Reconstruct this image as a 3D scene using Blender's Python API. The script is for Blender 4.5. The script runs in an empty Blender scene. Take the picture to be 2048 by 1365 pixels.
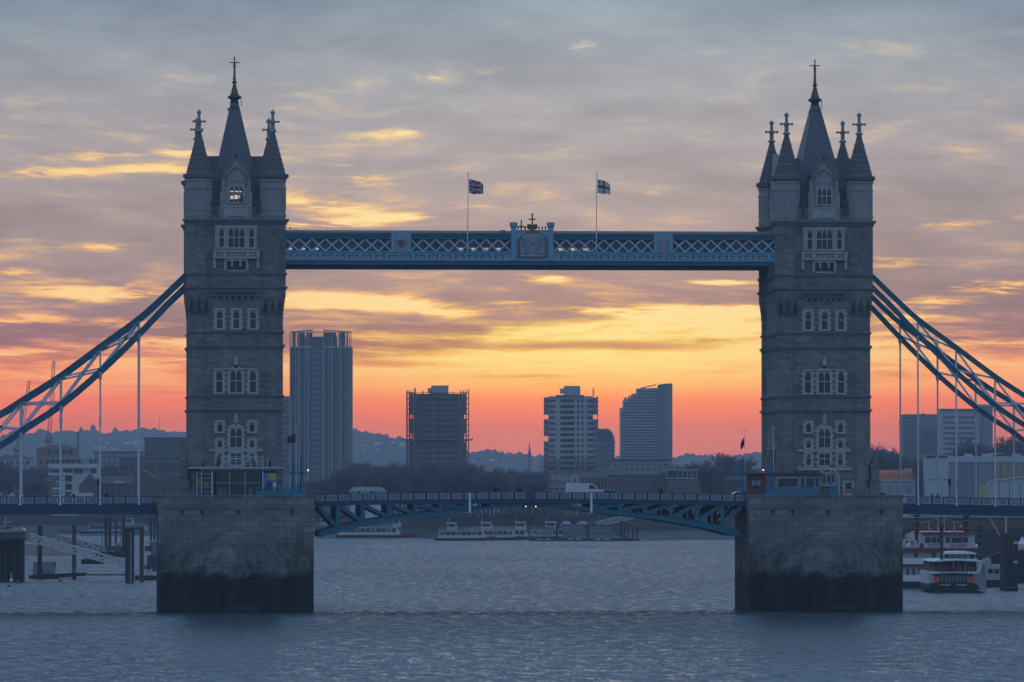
import bpy, bmesh, math, random
from math import sin, cos, tan, pi, radians, atan, atan2, sqrt, exp
from mathutils import Vector, Matrix
random.seed(11)
SC = bpy.context.scene
COL = SC.collection
# ------------------------------------------------------------------ camera
FPX, CAMX, CAMD, CAMZ = 11600.0, -60.52, 807.7, 16.5
YAW, PITCH = atan(832/11600), atan(302.5/11600)
cam_d = bpy.data.cameras.new('camera'); cam = bpy.data.objects.new('camera', cam_d); COL.objects.link(cam)
cam.location = (CAMX, -CAMD, CAMZ)
cam.rotation_euler = (pi/2+PITCH, 0, -YAW)
cam_d.sensor_width = 36; cam_d.lens = 36*FPX/2048
cam_d.clip_start = 1; cam_d.clip_end = 40000
SC.camera = cam
SC.view_settings.view_transform = 'Standard'; SC.view_settings.look = 'None'
SC.view_settings.exposure = 0.0; SC.view_settings.gamma = 1.0
SC.cycles.use_denoising = True
SC.cycles.max_bounces = 5; SC.cycles.volume_bounces = 0
FH = Vector((sin(YAW), cos(YAW), 0)); RH = Vector((cos(YAW), -sin(YAW), 0))
# ------------------------------------------------------------------ world: dawn sky with broken cloud
HAZE, HAZE_END, HAZE_TOP = 0.000095, 11200.0, 122.0      # the air between here and the hills
SUN_EL, SUN_AZ = radians(1.5), YAW + radians(0.6)
W = bpy.data.worlds.new('World'); SC.world = W; W.use_nodes = True
class NT:
    def __init__(s, tree): s.t = tree; s.n = tree.nodes; s.l = tree.links
    def node(s, typ, **kw):
        n = s.n.new(typ)
        for k, v in kw.items(): setattr(n, k, v)
        return n
    def put(s, sock, v):
        if isinstance(v, bpy.types.NodeSocket): s.l.new(v, sock)
        else: sock.default_value = v
    def m(s, op, a, b=None, c=None):
        n = s.node('ShaderNodeMath', operation=op)
        for i, v in enumerate((a, b, c)):
            if v is not None: s.put(n.inputs[i], v)
        return n.outputs[0]
    def xyz(s, x, y, z):
        n = s.node('ShaderNodeCombineXYZ')
        for i, v in enumerate((x, y, z)): s.put(n.inputs[i], v)
        return n.outputs[0]
    def sep(s, v):
        n = s.node('ShaderNodeSeparateXYZ'); s.l.new(v, n.inputs[0]); return n.outputs
    def dot(s, a, b):
        n = s.node('ShaderNodeVectorMath', operation='DOT_PRODUCT'); s.put(n.inputs[0], a); s.put(n.inputs[1], b); return n.outputs['Value']
    def noise(s, vec, scale, detail=4, rough=.55, dist=0.0, lac=2.0):
        n = s.node('ShaderNodeTexNoise'); s.l.new(vec, n.inputs['Vector'])
        n.inputs['Scale'].default_value = scale; n.inputs['Detail'].default_value = detail
        n.inputs['Roughness'].default_value = rough; n.inputs['Distortion'].default_value = dist
        n.inputs['Lacunarity'].default_value = lac
        return n.outputs['Fac']
    def ramp(s, fac, stops, interp='LINEAR'):
        n = s.node('ShaderNodeValToRGB'); n.color_ramp.interpolation = interp
        e = n.color_ramp.elements
        while len(e) < len(stops): e.new(0.5)
        for k, (p, c) in enumerate(stops):
            e[k].position = p
            e[k].color = tuple(c)+(1,) if len(c) == 3 else c
        s.put(n.inputs[0], fac); return n.outputs[0]
    def vramp(s, fac, stops, interp='LINEAR'):
        return s.ramp(fac, [(p, (v, v, v)) for p, v in stops], interp)
    def mix(s, fac, a, b, mode='MIX'):
        n = s.node('ShaderNodeMix', data_type='RGBA', blend_type=mode)
        s.put(n.inputs[0], fac)
        for i, v in ((6, a), (7, b)):
            if not isinstance(v, bpy.types.NodeSocket) and len(v) == 3: v = tuple(v)+(1,)
            s.put(n.inputs[i], v)
        return n.outputs[2]
    def smooth(s, x, lo, hi):
        n = s.node('ShaderNodeMapRange', interpolation_type='SMOOTHSTEP')
        s.put(n.inputs[0], x); s.put(n.inputs[1], lo); s.put(n.inputs[2], hi); return n.outputs[0]
def srgb(r, g, b):
    f = lambda c: c/12.92 if c <= .04045 else ((c+.055)/1.055)**2.4
    return (f(r/255), f(g/255), f(b/255))
OPENINGS = [(1165, 92, 40, 13, .75), (985, 140, 48, 15, .65), (868, 155, 42, 11, .5), (835, 186, 30, 9, .4), (875, 247, 18, 6, .5), (780, 265, 55, 8, .8), (725, 361, 50, 13, .65),
            (615, 402, 75, 12, .8), (800, 434, 62, 8, 1.0), (640, 447, 110, 13, 1.0), (690, 418, 60, 8, .6), (175, 315, 72, 11, .8), (310, 341, 85, 9, .9), (80, 348, 120, 9, .65), (362, 308, 42, 8, .7),
            (200, 497, 60, 7, .55), (215, 587, 115, 18, 1.0), (20, 545, 45, 6, .7), (30, 640, 80, 8, .6), (250, 650, 120, 8, .6), (345, 684, 90, 8, .9), (60, 705, 120, 9, .7), (180, 720, 90, 7, .6),
            (1895, 445, 65, 13, .55), (1780, 525, 62, 11, .6), (2000, 576, 100, 15, .95), (1440, 565, 65, 5, .9), (1085, 558, 52, 8, 1.15), (1295, 390, 26, 6, .45), (1840, 606, 95, 14, .65), (1960, 690, 110, 7, .9), (1820, 640, 70, 10, .7), (2030, 440, 40, 8, .5),
            (735, 606, 130, 13, 1.0), (600, 602, 60, 13, .9), (905, 628, 48, 7, .8), (1030, 608, 36, 6, .7), (1400, 626, 170, 13, .95), (1230, 622, 80, 9, .6), (1505, 645, 90, 24, .9), (1160, 520, 60, 6, .35), (950, 415, 40, 5, .5), (1600, 420, 70, 7, .3), (700, 330, 70, 7, .3),
            (1150, 690, 190, 8, -.7), (860, 655, 110, 8, -.4), (1330, 700, 110, 7, -.45), (760, 728, 120, 7, -.5), (640, 690, 60, 9, -.4), (1440, 745, 90, 6, -.6), (1000, 636, 200, 7, -.4)]
def build_world():
    t = NT(W.node_tree)
    t.n.clear()
    D = t.node('ShaderNodeTexCoord').outputs['Generated']
    u = t.m('MULTIPLY', t.m('ARCTAN2', t.dot(D, tuple(RH)), t.dot(D, tuple(FH))), 57.2958)
    v = t.m('MULTIPLY', t.m('ARCSINE', t.sep(D)[2]), 57.2958)
    vp = t.m('MAXIMUM', v, 0.0)
    v6 = t.m('DIVIDE', vp, 6.0)
    def S(y): return (985-y)/202.5/6.0          # photograph row -> ramp position (elevation)
    w = t.m('LOGARITHM', t.m('ADD', vp, 0.7), 2.71828)
    # slow warp so that streaks drift and tilt
    warp = t.m('MULTIPLY', t.m('SUBTRACT', t.noise(t.xyz(t.m('MULTIPLY', u, .22), t.m('MULTIPLY', w, 2.2), 3.1), 1.0, 3), .5), .20)
    w2 = t.m('ADD', t.m('ADD', w, warp), t.m('MULTIPLY', u, .006))
    big = t.noise(t.xyz(t.m('MULTIPLY', u, .34), t.m('MULTIPLY', w2, 5.4), 7.7), 1.0, 4, .5)
    mid = t.noise(t.xyz(t.m('MULTIPLY', u, .95), t.m('MULTIPLY', w2, 17.0), 1.3), 1.0, 6, .58, .12)
    fine = t.noise(t.xyz(t.m('MULTIPLY', u, 2.2), t.m('MULTIPLY', w2, 60.0), 5.5), 1.0, 6, .68, .1)
    cover = t.m('ADD', t.m('ADD', t.m('MULTIPLY', big, .40), t.m('MULTIPLY', mid, .40)), t.m('MULTIPLY', fine, .30))   # mean about .52
    gs = t.m('MULTIPLY', t.m('SUBTRACT', u, .75), 1/2.9)
    glow = t.m('POWER', 2.71828, t.m('MULTIPLY', t.m('MULTIPLY', gs, gs), -1.0))
    # how open the cloud deck is at each height (threshold on cover)
    thr_side = t.vramp(v6, [(0, .30), (S(880), .32), (S(800), .40), (S(760), .49), (S(725), .575), (S(640), .635), (S(560), .68), (S(420), .70), (S(150), .70), (S(0), .75)])
    thr_mid = t.vramp(v6, [(0, .25), (S(880), .28), (S(800), .36), (S(740), .42), (S(690), .44), (S(660), .475), (S(638), .59), (S(600), .66), (S(500), .69), (S(300), .70), (S(150), .70), (S(0), .76)])
    thr = t.mix(glow, thr_side, thr_mid)
    # named openings in the cloud deck (direction in degrees, from the camera's azimuth), broken up by the noise
    uv = t.xyz(u, t.m('ADD', vp, t.m('MULTIPLY', warp, .35)), 0.0)
    add = None
    for (hx, hy, wx, wy, st) in OPENINGS:
        n = t.node('ShaderNodeVectorMath', operation='MULTIPLY_ADD'); t.l.new(uv, n.inputs[0])
        cu, cv, su, sv = (hx-1024)/202.5, (985-hy)/202.5, 202.5/(wx*1.9), 202.5/(wy*1.9)
        n.inputs[1].default_value = (su, sv, 0); n.inputs[2].default_value = (-cu*su, -cv*sv, 0)
        ln = t.node('ShaderNodeVectorMath', operation='LENGTH'); t.l.new(n.outputs[0], ln.inputs[0])
        mr = t.node('ShaderNodeMapRange', interpolation_type='SMOOTHSTEP'); t.l.new(ln.outputs['Value'], mr.inputs[0])
        mr.inputs[1].default_value = 0; mr.inputs[2].default_value = 1; mr.inputs[3].default_value = st; mr.inputs[4].default_value = 0
        add = mr.outputs[0] if add is None else t.m('ADD', add, mr.outputs[0])
    brk = t.smooth(t.m('ADD', t.m('MULTIPLY', mid, .55), t.m('MULTIPLY', fine, .45)), .38, .64)
    cover = t.m('ADD', cover, t.m('MULTIPLY', add, t.m('ADD', .09, t.m('MULTIPLY', brk, .21))))
    gap = t.smooth(cover, t.m('SUBTRACT', thr, .11), t.m('ADD', thr, .08))
    lit_mid = t.ramp(v6, [(0, srgb(196, 120, 125)), (S(900), srgb(206, 130, 130)), (S(858), srgb(217, 131, 126)), (S(835), srgb(238, 134, 122)), (S(800), srgb(254, 150, 112)), (S(755), srgb(255, 188, 106)), (S(715), srgb(255, 212, 112)), (S(660), srgb(255, 212, 110)), (S(600), srgb(252, 190, 112)), (S(430), srgb(244, 194, 138)), (S(260), srgb(232, 202, 160)), (S(100), srgb(214, 203, 170)), (S(0), srgb(170, 175, 178))])
    lit_side = t.ramp(v6, [(0, srgb(190, 118, 130)), (S(900), srgb(192, 122, 132)), (S(850), srgb(206, 124, 126)), (S(800), srgb(236, 130, 120)), (S(740), srgb(248, 150, 118)), (S(680), srgb(240, 158, 122)), (S(590), srgb(242, 180, 126)), (S(430), srgb(242, 190, 130)), (S(310), srgb(238, 196, 140)), (S(100), srgb(196, 184, 165)), (S(0), srgb(160, 168, 176))])
    lit = t.mix(glow, lit_side, lit_mid)
    cld_mid = t.ramp(v6, [(0, srgb(190, 120, 130)), (S(860), srgb(225, 124, 118)), (S(800), srgb(236, 132, 110)), (S(750), srgb(234, 158, 114)), (S(690), srgb(212, 152, 122)), (S(640), srgb(184, 146, 136)), (S(600), srgb(180, 145, 138)), (S(500), srgb(182, 158, 152)), (S(400), srgb(178, 163, 160)), (S(280), srgb(174, 167, 169)), (S(150), srgb(168, 169, 174)), (S(0), srgb(148, 162, 175))])
    cld_side = t.ramp(v6, [(0, srgb(176, 118, 134)), (S(860), srgb(206, 122, 128)), (S(800), srgb(214, 122, 122)), (S(740), srgb(196, 124, 126)), (S(680), srgb(165, 126, 134)), (S(600), srgb(160, 138, 142)), (S(500), srgb(165, 147, 148)), (S(400), srgb(167, 153, 154)), (S(280), srgb(164, 157, 162)), (S(150), srgb(154, 157, 166)), (S(0), srgb(132, 149, 165))])
    cld = t.mix(glow, cld_side, cld_mid)
    # soft light and dark in the cloud deck itself
    tex = t.m('ADD', t.m('MULTIPLY', big, .6), t.m('MULTIPLY', mid, .5))
    depth = t.m('ADD', .86, t.m('MULTIPLY', t.smooth(tex, .40, .70), .26))
    depth = t.m('MULTIPLY', depth, t.m('ADD', .90, t.m('MULTIPLY', fine, .19)))
    cld = t.mix(1.0, cld, t.xyz(t.m('MULTIPLY', depth, 1.0), depth, t.m('POWER', depth, .8)), 'MULTIPLY')
    low = t.mix(gap, cld, lit)
    sparkle = t.m('MULTIPLY', t.smooth(cover, t.m('ADD', thr, -.01), t.m('ADD', thr, .12)), t.vramp(v6, [(0, 0), (S(800), .0), (S(730), .40), (S(600), .75), (S(400), .85), (S(100), .6), (S(0), .0)]))
    low = t.mix(sparkle, low, t.mix(glow, srgb(255, 218, 158), srgb(255, 238, 176)))
    # seen through the haze box the band loses 1-T and gains haze light: make the sky itself that much stronger
    path = t.m('MINIMUM', t.m('DIVIDE', HAZE_TOP-CAMZ, t.m('MAXIMUM', t.m('TANGENT', t.m('MULTIPLY', vp, pi/180)), .004)), HAZE_END)
    inv = t.m('POWER', 2.71828, t.m('MULTIPLY', path, HAZE))
    low = t.mix(1.0, low, t.xyz(inv, inv, inv), 'MULTIPLY')
    inv1 = t.m('SUBTRACT', inv, 1.0)
    low = t.mix(1.0, low, t.xyz(t.m('MULTIPLY', inv1,   .105), t.m('MULTIPLY', inv1, .18), t.m('MULTIPLY', inv1, .33)), 'SUBTRACT')
    low = t.mix(1.0, low, (.02, .02, .02), 'LIGHTEN')
    # the rest of the dome: overcast twilight blue over a Nishita sky; both sides of the photograph too
    sky = t.node('ShaderNodeTexSky', sky_type='NISHITA', sun_disc=False)
    sky.sun_elevation = SUN_EL; sky.sun_rotation = SUN_AZ; sky.air_density = 1.2; sky.dust_density = 1.5
    nish = t.mix(1.0, sky.outputs[0], (.05, .05, .05), 'MULTIPLY')
    dome = t.ramp(t.m('DIVIDE', vp, 90.0), [(0, (.25, .335, .48)), (.055, (.285, .41, .60)), (.2, (.275, .42, .65)), (1, (.24, .39, .66))])
    high = t.mix(.92, nish, dome)
    away = t.smooth(t.m('ABSOLUTE', u), 9.0, 55.0)
    front = t.m('MULTIPLY', t.m('SUBTRACT', 1.0, away), t.m('SUBTRACT', 1.0, t.smooth(vp, 4.6, 9.5)))
    col = t.mix(front, high, low)
    bg = t.node('ShaderNodeBackground'); t.put(bg.inputs[0], col); bg.inputs[1].default_value = 1.0
    out = t.node('ShaderNodeOutputWorld'); t.l.new(bg.outputs[0], out.inputs[0])
build_world()
W.cycles.sampling_method = 'MANUAL'; W.cycles.sample_map_resolution = 1024
# low sun behind the cloud bank, straight up the river
sun_d = bpy.data.lights.new('sun', 'SUN'); sun_d.energy = 0.25; sun_d.angle = radians(12); sun_d.color = (1, .62, .38)
sun = bpy.data.objects.new('sun', sun_d); COL.objects.link(sun)
sd = Vector((sin(SUN_AZ)*cos(SUN_EL), cos(SUN_AZ)*cos(SUN_EL), sin(SUN_EL)))
sun.rotation_euler = (-sd).to_track_quat('-Z', 'Y').to_euler()
# ------------------------------------------------------------------ placing helpers
FV = Vector((sin(YAW)*cos(PITCH), cos(YAW)*cos(PITCH), sin(PITCH)))
RV = RH.copy(); UV = RV.cross(FV)
CP = Vector((CAMX, -CAMD, CAMZ))
def ray(px, py): return FV + RV*((px-1024)/FPX) + UV*((682.5-py)/FPX)
def at(px, py, d):
    """world point seen at (px,py) of the 2048x1365 photograph, d metres from the camera along the ground"""
    r = ray(px, py); return CP + r*(d/r.dot(FH))
def onwater(px, py, z=0.0):
    r = ray(px, py); return CP + r*((z-CAMZ)/r.z)
def dist_water(py): return CAMZ*FPX/(py-985)
def zt(y): return 16.5+(985-y)/14.4           # height on the bridge's upstream face
def xt(px): return (px-472)/14.4               # offset from the left tower's axis
# ------------------------------------------------------------------ mesh building
class MB:
    def __init__(s): s.v = []; s.f = []; s.mi = []; s.sm = []
    def add(s, vs, fs, m=0, smooth=False):
        o = len(s.v); s.v += [tuple(p) for p in vs]
        for f in fs: s.f.append([i+o for i in f]); s.mi.append(m); s.sm.append(smooth)
        return s
    def box(s, x0, x1, y0, y1, z0, z1, m=0):
        vs = [(x, y, z) for z in (z0, z1) for x, y in ((x0, y0), (x1, y0), (x1, y1), (x0, y1))]
        return s.add(vs, [(3, 2, 1, 0), (4, 5, 6, 7), (0, 1, 5, 4), (1, 2, 6, 5), (2, 3, 7, 6), (3, 0, 4, 7)], m)
    def beam(s, p, q, w, h, m=0, up=(0, 0, 1)):
        p, q = Vector(p), Vector(q); d = (q-p).normalized(); up = Vector(up)
        if abs(d.dot(up)) > .99: up = Vector((0, 1, 0))
        a = d.cross(up).normalized()*(w/2); b = a.cross(d).normalized()*(h/2)
        vs = [p-a-b, p+a-b, p+a+b, p-a+b, q-a-b, q+a-b, q+a+b, q-a+b]
        return s.add(vs, [(3, 2, 1, 0), (4, 5, 6, 7), (0, 1, 5, 4), (1, 2, 6, 5), (2, 3, 7, 6), (3, 0, 4, 7)], m)
    def tube(s, p, q, r, r2=None, n=8, m=0, cap=True):
        p, q = Vector(p), Vector(q); r2 = r if r2 is None else r2; d = (q-p).normalized()
        a = d.cross(Vector((0, 0, 1)) if abs(d.z) < .9 else Vector((1, 0, 0))).normalized(); b = d.cross(a)
        vs = []
        for c, rr in ((p, r), (q, r2)):
            for k in range(n):
                t = 2*pi*k/n; vs.append(c+a*(rr*cos(t))+b*(rr*sin(t)))
        s.add(vs, [(k, (k+1) % n, n+(k+1) % n, n+k) for k in range(n)], m, n > 6)
        if cap: s.add(vs, [list(range(n))[::-1], list(range(n, 2*n))], m)
        return s
    def lathe(s, cx, cy, prof, n=8, m=0, rot=None, smooth=False, sy=1.0):
        """prof: list of (z, r) upward"""
        rot = pi/n if rot is None else rot; vs = []
        for z, r in prof:
            for k in range(n):
                t = rot+2*pi*k/n; vs.append((cx+r*cos(t), cy+sy*r*sin(t), z))
        fs = []
        for j in range(len(prof)-1):
            for k in range(n): fs.append((j*n+k, j*n+(k+1) % n, (j+1)*n+(k+1) % n, (j+1)*n+k))
        s.add(vs, fs, m, smooth)
        s.add(vs[:n], [list(range(n))[::-1]], m); s.add(vs[-n:], [list(range(n))], m)
        return s
    def prism(s, poly, y0, y1, m=0):
        """poly in (x,z), extruded along y"""
        n = len(poly); vs = [(x, y0, z) for x, z in poly]+[(x, y1, z) for x, z in poly]
        a = sum(poly[i][0]*poly[(i+1) % n][1]-poly[(i+1) % n][0]*poly[i][1] for i in range(n))
        fs = [list(range(n)), list(range(2*n-1, n-1, -1))]+[((i+1) % n, i, n+i, n+(i+1) % n) for i in range(n)]
        if a < 0: fs = [f[::-1] for f in fs]
        return s.add(vs, fs, m)
    def prismz(s, poly, z0, z1, m=0):
        n = len(poly); a = sum(poly[i][0]*poly[(i+1) % n][1]-poly[(i+1) % n][0]*poly[i][1] for i in range(n))
        if a < 0: poly = poly[::-1]
        vs = [(x, y, z0) for x, y in poly]+[(x, y, z1) for x, y in poly]
        return s.add(vs, [list(range(n))[::-1], list(range(n, 2*n))]+[(i, (i+1) % n, n+(i+1) % n, n+i) for i in range(n)], m)
    def prismx(s, poly, x0, x1, m=0):
        """poly in (y,z), extruded along x"""
        n = len(poly); a = sum(poly[i][0]*poly[(i+1) % n][1]-poly[(i+1) % n][0]*poly[i][1] for i in range(n))
        if a < 0: poly = poly[::-1]
        vs = [(x0, y, z) for y, z in poly]+[(x1, y, z) for y, z in poly]
        return s.add(vs, [list(range(n))[::-1], list(range(n, 2*n))]+[(i, (i+1) % n, n+(i+1) % n, n+i) for i in range(n)], m)
    def grid(s, pts, m=0, smooth=True, flip=False):
        nr, nc = len(pts), len(pts[0]); vs = [p for r in pts for p in r]
        fs = [(i*nc+j, i*nc+j+1, (i+1)*nc+j+1, (i+1)*nc+j) for i in range(nr-1) for j in range(nc-1)]
        if flip: fs = [f[::-1] for f in fs]
        return s.add(vs, fs, m, smooth)
    def xf(s, M):
        s.v = [tuple(M @ Vector(p)) for p in s.v]; return s
    def mesh(s, name, mats):
        me = bpy.data.meshes.new(name); me.from_pydata(s.v, [], s.f)
        for mt in (mats if isinstance(mats, (list, tuple)) else [mats]): me.materials.append(mt)
        me.polygons.foreach_set('material_index', s.mi); me.polygons.foreach_set('use_smooth', s.sm)
        me.update(); return me
ROOTS = {}
def put_props(o, label=None, cat=None, group=None, kind=None):
    if label: o['label'] = label
    if cat: o['category'] = cat
    if group: o['group'] = group
    if kind: o['kind'] = kind
    return o
def thing(name, label, cat, loc, rotz=0.0, group=None):
    o = bpy.data.objects.new(name, None); COL.objects.link(o); o.empty_display_size = .5
    o.location = loc; o.rotation_euler = (0, 0, rotz)
    put_props(o, label, cat, group); return o
def root_of(o):
    while o.parent: o = o.parent
    return o
def part(name, mb, mats, parent, world=True, label=None, kind=None):
    """links mb as one mesh under parent; world=True: coordinates are world ones"""
    if world:
        r = root_of(parent); c, s_ = cos(-r.rotation_euler.z), sin(-r.rotation_euler.z); L = r.location
        mb.v = [((x-L.x)*c-(y-L.y)*s_, (x-L.x)*s_+(y-L.y)*c, z-L.z) for x, y, z in mb.v]
    o = bpy.data.objects.new(name, mb.mesh(name, mats)); COL.objects.link(o); o.parent = parent
    return put_props(o, label, None, None, kind)
def single(name, mb, mats, label, cat, loc=None, group=None, rotz=0.0, world=True):
    """one-mesh thing; its origin goes to loc"""
    if loc is None:
        n = len(mb.v); loc = (sum(p[0] for p in mb.v)/n, sum(p[1] for p in mb.v)/n, min(p[2] for p in mb.v))
    if world: mb.v = [(x-loc[0], y-loc[1], z-loc[2]) for x, y, z in mb.v]
    o = bpy.data.objects.new(name, mb.mesh(name, mats)); COL.objects.link(o)
    o.location = loc; o.rotation_euler = (0, 0, rotz)
    return put_props(o, label, cat, group)
def struct(name, mb, mats, kind='structure'):
    o = bpy.data.objects.new(name, mb.mesh(name, mats)); COL.objects.link(o); o['kind'] = kind; return o
KIDS = {}
def copy_tree(o, parent=None):
    c = o.copy(); COL.objects.link(c); c.parent = parent
    for ch in [k for k in bpy.data.objects if k.parent == o]: copy_tree(ch, c)
    return c
# ------------------------------------------------------------------ materials
MATS = {}
def mat(name, col, rough=.7, metal=0.0, var=.18, scale=1.2, bump=0.0, emit=None, spec=None, fine=0.0):
    if name in MATS: return MATS[name]
    m = bpy.data.materials.new(name); m.use_nodes = True; t = NT(m.node_tree); b = t.n['Principled BSDF']
    P = t.node('ShaderNodeTexCoord').outputs['Object']
    if var:
        n1 = t.noise(P, scale, 5, .6)
        f = t.m('ADD', 1-var, t.m('MULTIPLY', n1, 2*var))
        if fine: f = t.m('MULTIPLY', f, t.m('ADD', 1-fine, t.m('MULTIPLY', t.noise(P, scale*9, 3), 2*fine)))
        c = t.mix(1.0, tuple(col)+(1,), t.xyz(f, f, f), 'MULTIPLY'); t.l.new(c, b.inputs['Base Color'])
    else: b.inputs['Base Color'].default_value = tuple(col)+(1,)
    b.inputs['Roughness'].default_value = rough; b.inputs['Metallic'].default_value = metal
    if spec is not None: b.inputs['Specular IOR Level'].default_value = spec
    if emit: b.inputs['Emission Color'].default_value = tuple(emit[0])+(1,); b.inputs['Emission Strength'].default_value = emit[1]
    if bump:
        bp = t.node('ShaderNodeBump'); bp.inputs['Strength'].default_value = bump; bp.inputs['Distance'].default_value = .1
        t.l.new(t.noise(P, scale*6, 4), bp.inputs['Height']); t.l.new(bp.outputs[0], b.inputs['Normal'])
    MATS[name] = m; return m
def masonry(name, c1, c2, mortar, bw, bh, tide=False, msize=.03, var=.35):
    m = bpy.data.materials.new(name); m.use_nodes = True; t = NT(m.node_tree); b = t.n['Principled BSDF']
    P = t.node('ShaderNodeTexCoord').outputs['Object']; x, y, z = t.sep(P)
    br = t.node('ShaderNodeTexBrick'); t.l.new(t.xyz(t.m('ADD', x, y), z, 0.0), br.inputs['Vector'])
    br.inputs['Color1'].default_value = tuple(c1)+(1,); br.inputs['Color2'].default_value = tuple(c2)+(1,); br.inputs['Mortar'].default_value = tuple(mortar)+(1,)
    br.inputs['Scale'].default_value = 1.0; br.inputs['Brick Width'].default_value = bw; br.inputs['Row Height'].default_value = bh
    br.inputs['Mortar Size'].default_value = msize; br.inputs['Mortar Smooth'].default_value = .3; br.inputs['Bias'].default_value = 0
    n1 = t.noise(P, .22, 5, .6); n2 = t.noise(t.xyz(t.m('MULTIPLY', x, 1.4), t.m('MULTIPLY', y, 1.4), t.m('MULTIPLY', z, .25)), 1.0, 4, .6)
    f = t.m('MULTIPLY', t.m('ADD', 1-var, t.m('MULTIPLY', n1, 2*var)), t.m('ADD', .72, t.m('MULTIPLY', n2, .56)))
    c = t.mix(1.0, br.outputs['Color'], t.xyz(f, f, f), 'MULTIPLY')
    rough = .85
    if tide:
        zz = t.m('ADD', z, t.m('MULTIPLY', t.m('SUBTRACT', t.noise(P, .30, 6, .68), .5), 3.6))
        low = t.m('SUBTRACT', 1.0, t.smooth(zz, 4.6, 6.3))         # algae below the high-water mark
        wet = t.mix(t.smooth(t.noise(P, .5, 4, .6), .35, .75), (.006, .009, .010), (.017, .020, .016))
        pale = t.smooth(t.noise(t.xyz(t.m('MULTIPLY', x, .16), t.m('MULTIPLY', y, .16), t.m('MULTIPLY', z, .7)), 1.0, 3, .5), .60, .74)
        wet = t.mix(t.m('MULTIPLY', pale, .75), wet, (.060, .063, .060))
        c = t.mix(low, c, wet)
        streak = t.smooth(t.noise(t.xyz(t.m('MULTIPLY', x, .55), t.m('MULTIPLY', y, .55), t.m('MULTIPLY', z, .10)), 1.0, 4, .6),   .40, .66)
        c = t.mix(t.m('MULTIPLY', streak, t.m('MULTIPLY', .85, t.m('SUBTRACT', 1.0, t.smooth(z, 7.0, 12.5)))), c, (.028, .030, .033))
    t.l.new(c, b.inputs['Base Color']); b.inputs['Roughness'].default_value = rough; b.inputs['Specular IOR Level'].default_value = .2
    bp = t.node('ShaderNodeBump'); bp.inputs['Strength'].default_value = .5; bp.inputs['Distance'].default_value = .06
    t.l.new(t.m('SUBTRACT', t.m('MULTIPLY', t.noise(P, 2.5, 4), .6), br.outputs['Fac']), bp.inputs['Height']); t.l.new(bp.outputs[0], b.inputs['Normal'])
    MATS[name] = m; return m
GRANITE = masonry('granite', (.165, .161, .160), (.25, .243, .238), (.150, .147, .146), 1.1, .42, msize=.022, var=.5)
CAPST = masonry('wet_cap_stone', (.135, .13, .125), (.18, .17, .16), (.06, .058, .056), 1.5, .62, tide=True, msize=.03, var=.6)
PIERST = masonry('pier_stone', (.165, .16, .157), (.25, .24, .234), (.09, .088, .088), 1.75, .78, tide=True, msize=.035)
SPIRE = mat('spire_stone', (.135, .132, .135), .85, var=.35, scale=.8, fine=.2)
UPPER = mat('upper_stone', (.29, .285, .28), .8, var=.3, scale=.7, fine=.12)
PORTLAND = mat('portland', (.40, .395, .385), .8, var=.3, scale=.9, fine=.12)
COURSE = mat('course_stone', (.17, .17, .175), .85, var=.25, scale=.7, fine=.1)
SLATE = mat('slate', (.085, .10, .115), .55, var=.25, scale=.8, fine=.15)
LEADCAP = mat('lead', (.045, .055, .075), .5, var=.15)
GILT = mat('gilt', (.20, .125, .04), .45, .5, var=.2)
TEAL = mat('teal_paint', (.006, .14, .205), .45, var=.12, scale=.6)
DEEPBLUE = mat('deep_blue_paint', (.012, .056, .110), .5, var=.15, scale=.6)
SKYBLUE = mat('sky_blue_paint', (.19, .38, .50), .5, var=.10, scale=.6)
PALE = mat('pale_grey_paint', (.56, .63, .71), .5, var=.10, scale=.6)
WHITE = mat('white_paint', (.72, .73, .74), .45, var=.08)
GLASSD = mat('dark_glass', (.022, .028, .040), .12, var=0)
GLASSM = mat('mid_glass', (.10, .13, .16), .18, var=.15, scale=.4)
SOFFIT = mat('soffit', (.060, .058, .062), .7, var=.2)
BLACK = mat('black_paint', (.014, .015, .018), .5, var=.2)
RED = mat('red_paint', (.22, .035, .032), .5, var=.15)
LATTICE = mat('lattice_paint', (.43, .51, .60), .5, var=.2, scale=.5, fine=.1)
WGLASS = mat('walkway_glass', (.11, .175, .235), .25, var=.35, scale=.35)
CREST = mat('crest_stone', (.30, .32, .36), .7, var=.3, scale=2.5)
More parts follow.
